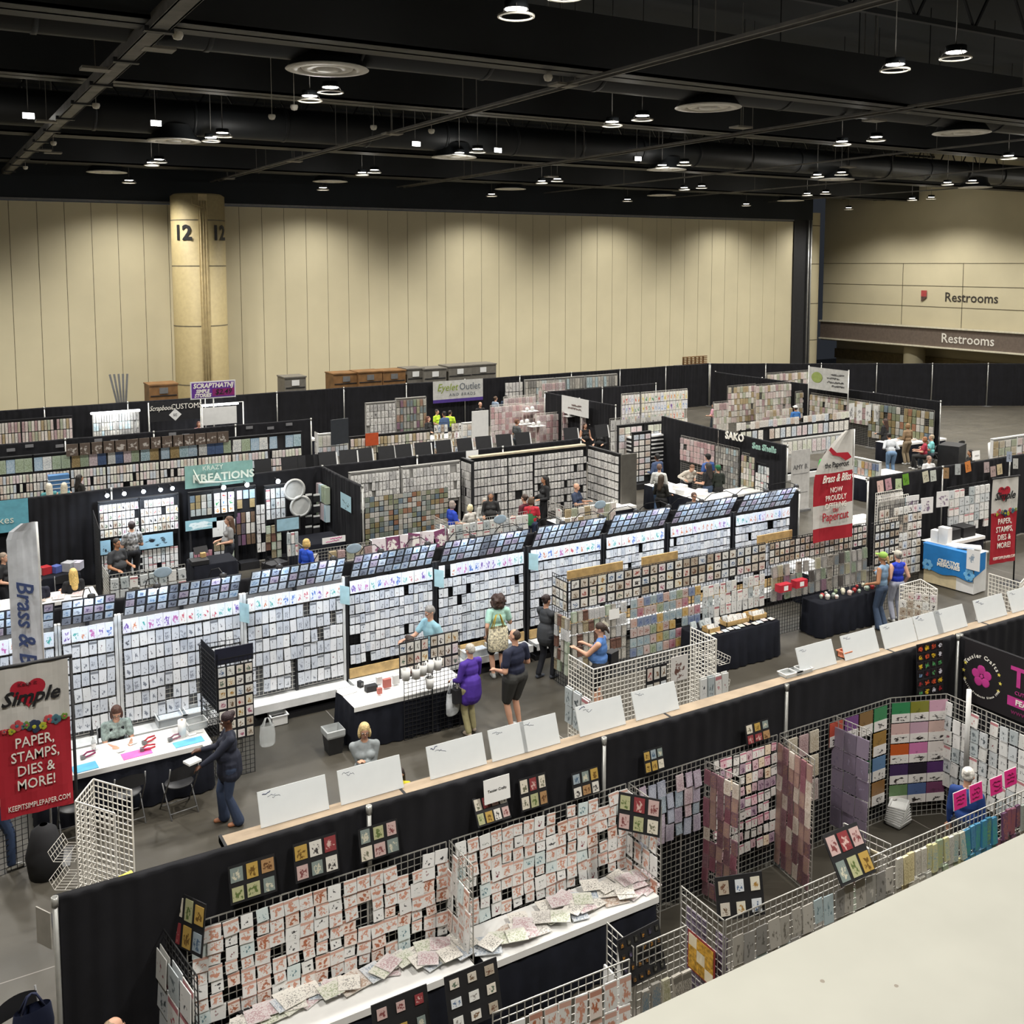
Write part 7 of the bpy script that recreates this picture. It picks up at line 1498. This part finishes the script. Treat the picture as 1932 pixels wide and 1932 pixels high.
# farther shoppers: (px, py of head, heading, height, top, trousers, skin, hair, style, sleeve, sit, label)
FAR = [
 (220, 1025, -60, 1.7, '34363a', '20242c', 'tan', '2c241e', 'short', 'short', 0, 'man in dark grey tee with glasses in the Krazy booth', 0),
 (248, 992, 95, 1.7, 'BW', '14151a', 'light', '2a1c18', 'short', 'short', 0, 'woman in black and white patterned top reaching up', 0),
 (432, 982, 175, 1.66, '808080', '161a24', 'light', '5c4434', 'long', 'short', 0, 'long-haired woman in grey tee by brown packs', 0),
 (578, 1025, 20, 1.6, '1c48b8', '20242c', 'light', 'c8a868', 'bob', 'long', 0, 'blonde seller in royal blue behind low wires', 0),
 (138, 1086, 100, 1.62, '14151a', '14151a', 'light', 'd8b870', 'long', 'short', 1, 'blonde woman in black sitting at the drawing table', 0),
 (72, 1100, 95, 1.6, '14162a', '14151a', 'light', '2c201a', 'bun', 'short', 1, 'dark-haired woman sitting at the drawing table', 0),
 (6, 1052, -30, 1.65, '101114', '14151a', 'light', '8c7c6c', 'short', 'short', 0, 'person in black at the left edge clutter table', 0),
 (990, 940, 110, 1.66, '501c28', '303c58', 'light', '3c2c24', 'bun', 'short', 0, 'shopper in maroon shirt with green backpack', 0),
 (1002, 945, 60, 1.6, 'b82838', '303c58', 'light', '5c4838', 'bob', 'short', 0, 'shopper in red tee beside the maroon shirt', 0),
 (1028, 905, 170, 1.74, '101114', '101114', 'tan', '14100e', 'long', 'long', 0, 'person in black hoodie at the tall black rack', 0),
 (1087, 922, -60, 1.74, '2c3850', '20242c', 'light', '6c5848', 'bald', 'short', 1, 'bald man in slate blue seated before packets', 0),
 (926, 935, -120, 1.64, '202020', '202020', 'tan', '585454', 'long', 'long', 0, 'grey long-haired woman before the black rack', 0),
 (914, 950, -120, 1.6, 'a8a8a4', '20242c', 'light', '9c9890', 'bob', 'long', 1, 'grey-haired seated seller before the packets', 0),
 (887, 962, 100, 1.5, 'c8c4bc', '20242c', 'light', 'e0d4a8', 'bob', 'long', 1, 'pale blonde seated figure behind low wires', 0),
 (853, 952, 0, 1.6, '1c3ca8', '20242c', 'light', '8c8078', 'bob', 'short', 0, 'grey-haired shopper in blue before scrapped cards', 0),
 (1183, 868, 60, 1.7, '7c8470', '7c98ac', 'light', '5c3c30', 'bun', 'short', 0, 'woman in sage tee and light jeans by the aisle', 0),
 (1240, 862, 95, 1.7, '3c4c6c', '20242c', 'dark', '101010', 'short', 'long', 0, 'shopper in slate jacket near paper shelves', 0),
 (1244, 882, 40, 1.7, 'c8c8c4', '405878', 'light', '6c5448', 'short', 'long', 0, 'shopper in white top with black vest straps', 0),
 (1248, 902, 20, 1.66, '14140f', '101114', 'light', '3c3024', 'long', 'long', 0, 'shopper in long black coat with dark bag', 0),
 (1295, 872, -100, 1.62, 'c4bcb0', '20242c', 'light', '6c4c38', 'short', 'long', 0, 'man in striped white shirt leaning over goods', 35),
 (1309, 940, -110, 1.7, '3c3c3c', '20242c', 'light', '4c3428', 'short', 'short', 1, 'seated man with glasses just above the curtain', 0),
 (1336, 880, 100, 1.72, '141416', '34445c', 'light', '2c2420', 'long', 'short', 0, 'broad shopper in black tee and jeans', 0),
 (1336, 863, 90, 1.74, '3c5c9c', '20242c', 'light', '141414', 'short', 'short', 0, 'shopper in blue shirt with black cap', 0),
 (1355, 884, 80, 1.62, '182018', '141414', 'light', '144c2c', 'short', 'long', 0, 'shopper in green beanie and black jacket', 0),
 (1374, 858, 20, 1.7, 'd8b8bc', '20242c', 'light', 'c8a878', 'long', 'short', 0, 'blonde woman in pale pink tee', 0),
 (1405, 876, 70, 1.4, 'd0a4a8', '2c3c58', 'light', '6c4c38', 'long', 'short', 0, 'long-haired girl in pink tee', 0),
 (1560, 858, -150, 1.74, '3cb848', '202428', 'light', '2c201c', 'short', 'short', 0, 'man in bright green shirt beside the roll-up banner', 0),
 (1683, 822, 60, 1.7, 'bcc0c4', '6c88a8', 'tan', '1c1614', 'bun', 'long', 0, 'woman in white sweatshirt leaning over class table', 25),
 (1670, 795, 100, 1.66, '141416', '141416', 'light', '3c2820', 'long', 'long', 0, 'long-haired woman in black by hanging goods', 0),
 (1713, 804, 85, 1.66, '8c7458', '8c7c64', 'light', '8c6c48', 'bob', 'long', 0, 'woman in tan jacket at the scrapped wires', 0),
 (1745, 832, 130, 1.6, 'a02c40', '202020', 'light', '8c5c38', 'bob', 'short', 1, 'seated woman in red at the class table', 0),
 (1758, 828, 130, 1.66, '78c4c4', '303840', 'light', 'a89880', 'short', 'short', 1, 'seated woman in turquoise at the class table', 0),
 (1753, 866, -110, 1.6, 'd0d0d0', '303840', 'light', '8c7468', 'bun', 'short', 0, 'woman in white with glasses above the curtain', 0),
 (1831, 854, 150, 1.6, '1c1a18', '202020', 'tan', '18120f', 'long', 'long', 0, 'dark-haired woman in black on the open floor', 0),
 (1820, 945, 100, 1.62, 'e0b8c0', '303c58', 'light', 'c8a868', 'bob', 'short', 1, 'blonde seller in pink behind the blue counter', 0),
 (92, 918, 100, 1.62, '4c8c90', '303840', 'light', 'ccc4b4', 'long', 'short', 0, 'pale blonde woman above the third curtain, nearer', 0),
 (121, 917, 70, 1.62, '4c8c90', '303840', 'light', 'c4bca8', 'long', 'none', 0, 'pale blonde woman above the third curtain, farther', 0),
 (150, 902, 20, 1.64, '1c1a18', '303840', 'tan', '1c1614', 'long', 'long', 0, 'long dark-haired woman at the paper wall', 0),
 (824, 777, -60, 1.65, 'b8d838', '303840', 'light', '2c201c', 'short', 'short', 0, 'person in lime tee under Eyelet banner, nearer', 0),
 (849, 779, 40, 1.65, 'b8d838', '303840', 'light', '2c201c', 'bun', 'short', 0, 'person in lime tee under Eyelet banner, farther', 0),
 (838, 781, 100, 1.75, '3c5478', '303840', 'tan', '1c1614', 'short', 'long', 0, 'man in blue plaid shirt at the Eyelet table', 0),
 (808, 790, -60, 1.6, '202020', '202020', 'light', '5c3428', 'long', 'long', 0, 'woman in black with auburn hair near lime pots', 0),
 (906, 763, -90, 1.7, '18181a', '202020', 'light', 'a8988c', 'balding', 'long', 0, 'balding man in black under the Eyelet banner', 0),
 (935, 752, 10, 1.66, '8c9cb0', '202020', 'light', '5c4838', 'bun', 'long', 0, 'woman with bun at the flower stands', 0),
 (954, 750, 60, 1.66, '2c3c50', '202020', 'tan', '141210', 'bob', 'long', 0, 'dark-haired shopper in slate at the flower stands', 0),
 (975, 796, 0, 1.78, '44484a', '303840', 'light', '6c4834', 'short', 'short', 0, 'man in charcoal tee pointing at pink packs', 0),
 (1104, 803, -100, 1.66, '141416', '202020', 'light', '3c2820', 'long', 'none', 0, 'long-haired woman in black tank at flower racks', 0),
 (1134, 812, -150, 1.62, '141416', '141416', 'light', '9c9894', 'bun', 'long', 0, 'grey-haired woman in black beside flower racks', 0),
 (1501, 770, 80, 1.7, '3c74b8', '303840', 'tan', '2c201c', 'short', 'short', 0, 'man in blue shirt and white cap among kit packs', 0),
 (1347, 765, 110, 1.55, 'd89cac', '303840', 'light', '1c1614', 'long', 'short', 0, 'dark-haired shopper in pink by the far booth', 0),
 (1075, 822, -90, 1.6, '6c5850', '303840', 'light', '4c3428', 'short', 'short', 1, 'seated person low among the pink flower racks', 0),
 (375, 800, -90, 1.62, 'd09ca4', '303840', 'light', '5c3428', 'bob', 'long', 0, 'person in pink beside the Customs banner', 0),
]
for px, py, dr, h, tp_, bt, sk, hr, sty, slv, si, lab, ln in FAR:
    x, y = at_head(px, py, h, si)
    person(lab, x, y, dr, h, tp_ if tp_ != 'BW' else 'x', bt, sk, hr, sty, slv, 'long', lean=ln, sit=si, pat=BW if tp_ == 'BW' else None, arms=((-.2, -.26, 1.04), (.2, -.24, 1.06)) if not si else ((-.18, -.34, .8), (.18, -.34, .8)) if R.random() < .6 or si else None,
           cap='d8d8d4' if 'white cap' in lab else ('101010' if 'black cap' in lab else ('145c34' if 'beanie' in lab else None)), glasses='glasses' in lab, wide=1.2)
x, y = at_head(990, 940, 1.66); tote(FR(x+.1, y-.2, 1.35, 0), .34, .34, 'green backpack on the maroon shirt shopper', mat('bag_green', '3c7c50', .6), 'backpack', .18)
x, y = at_head(1375, 858, 1.7); tote(FR(x+.1, y-.3, .95, 0), .34, .4, 'pale printed bag hanging from the pink tee woman', mat('bag_grey', 'b0b4b8', .6, var=.5, scale=8), strap=.15)
# ---------------------------------------------------------------- what lies beyond the first hundreds of each kind
for kind, b in STUFF.items():
    cat, pals, adj = KINDS[kind]
    tag(b.build(kind+'_mass', PRINT), 'the many farther %s %ss on the display walls' % (adj, cat), cat, kind='stuff')
print('OBJECTS', len(bpy.data.objects), 'dups', [(k, v) for k, v in USED.items() if v > 1][:20])
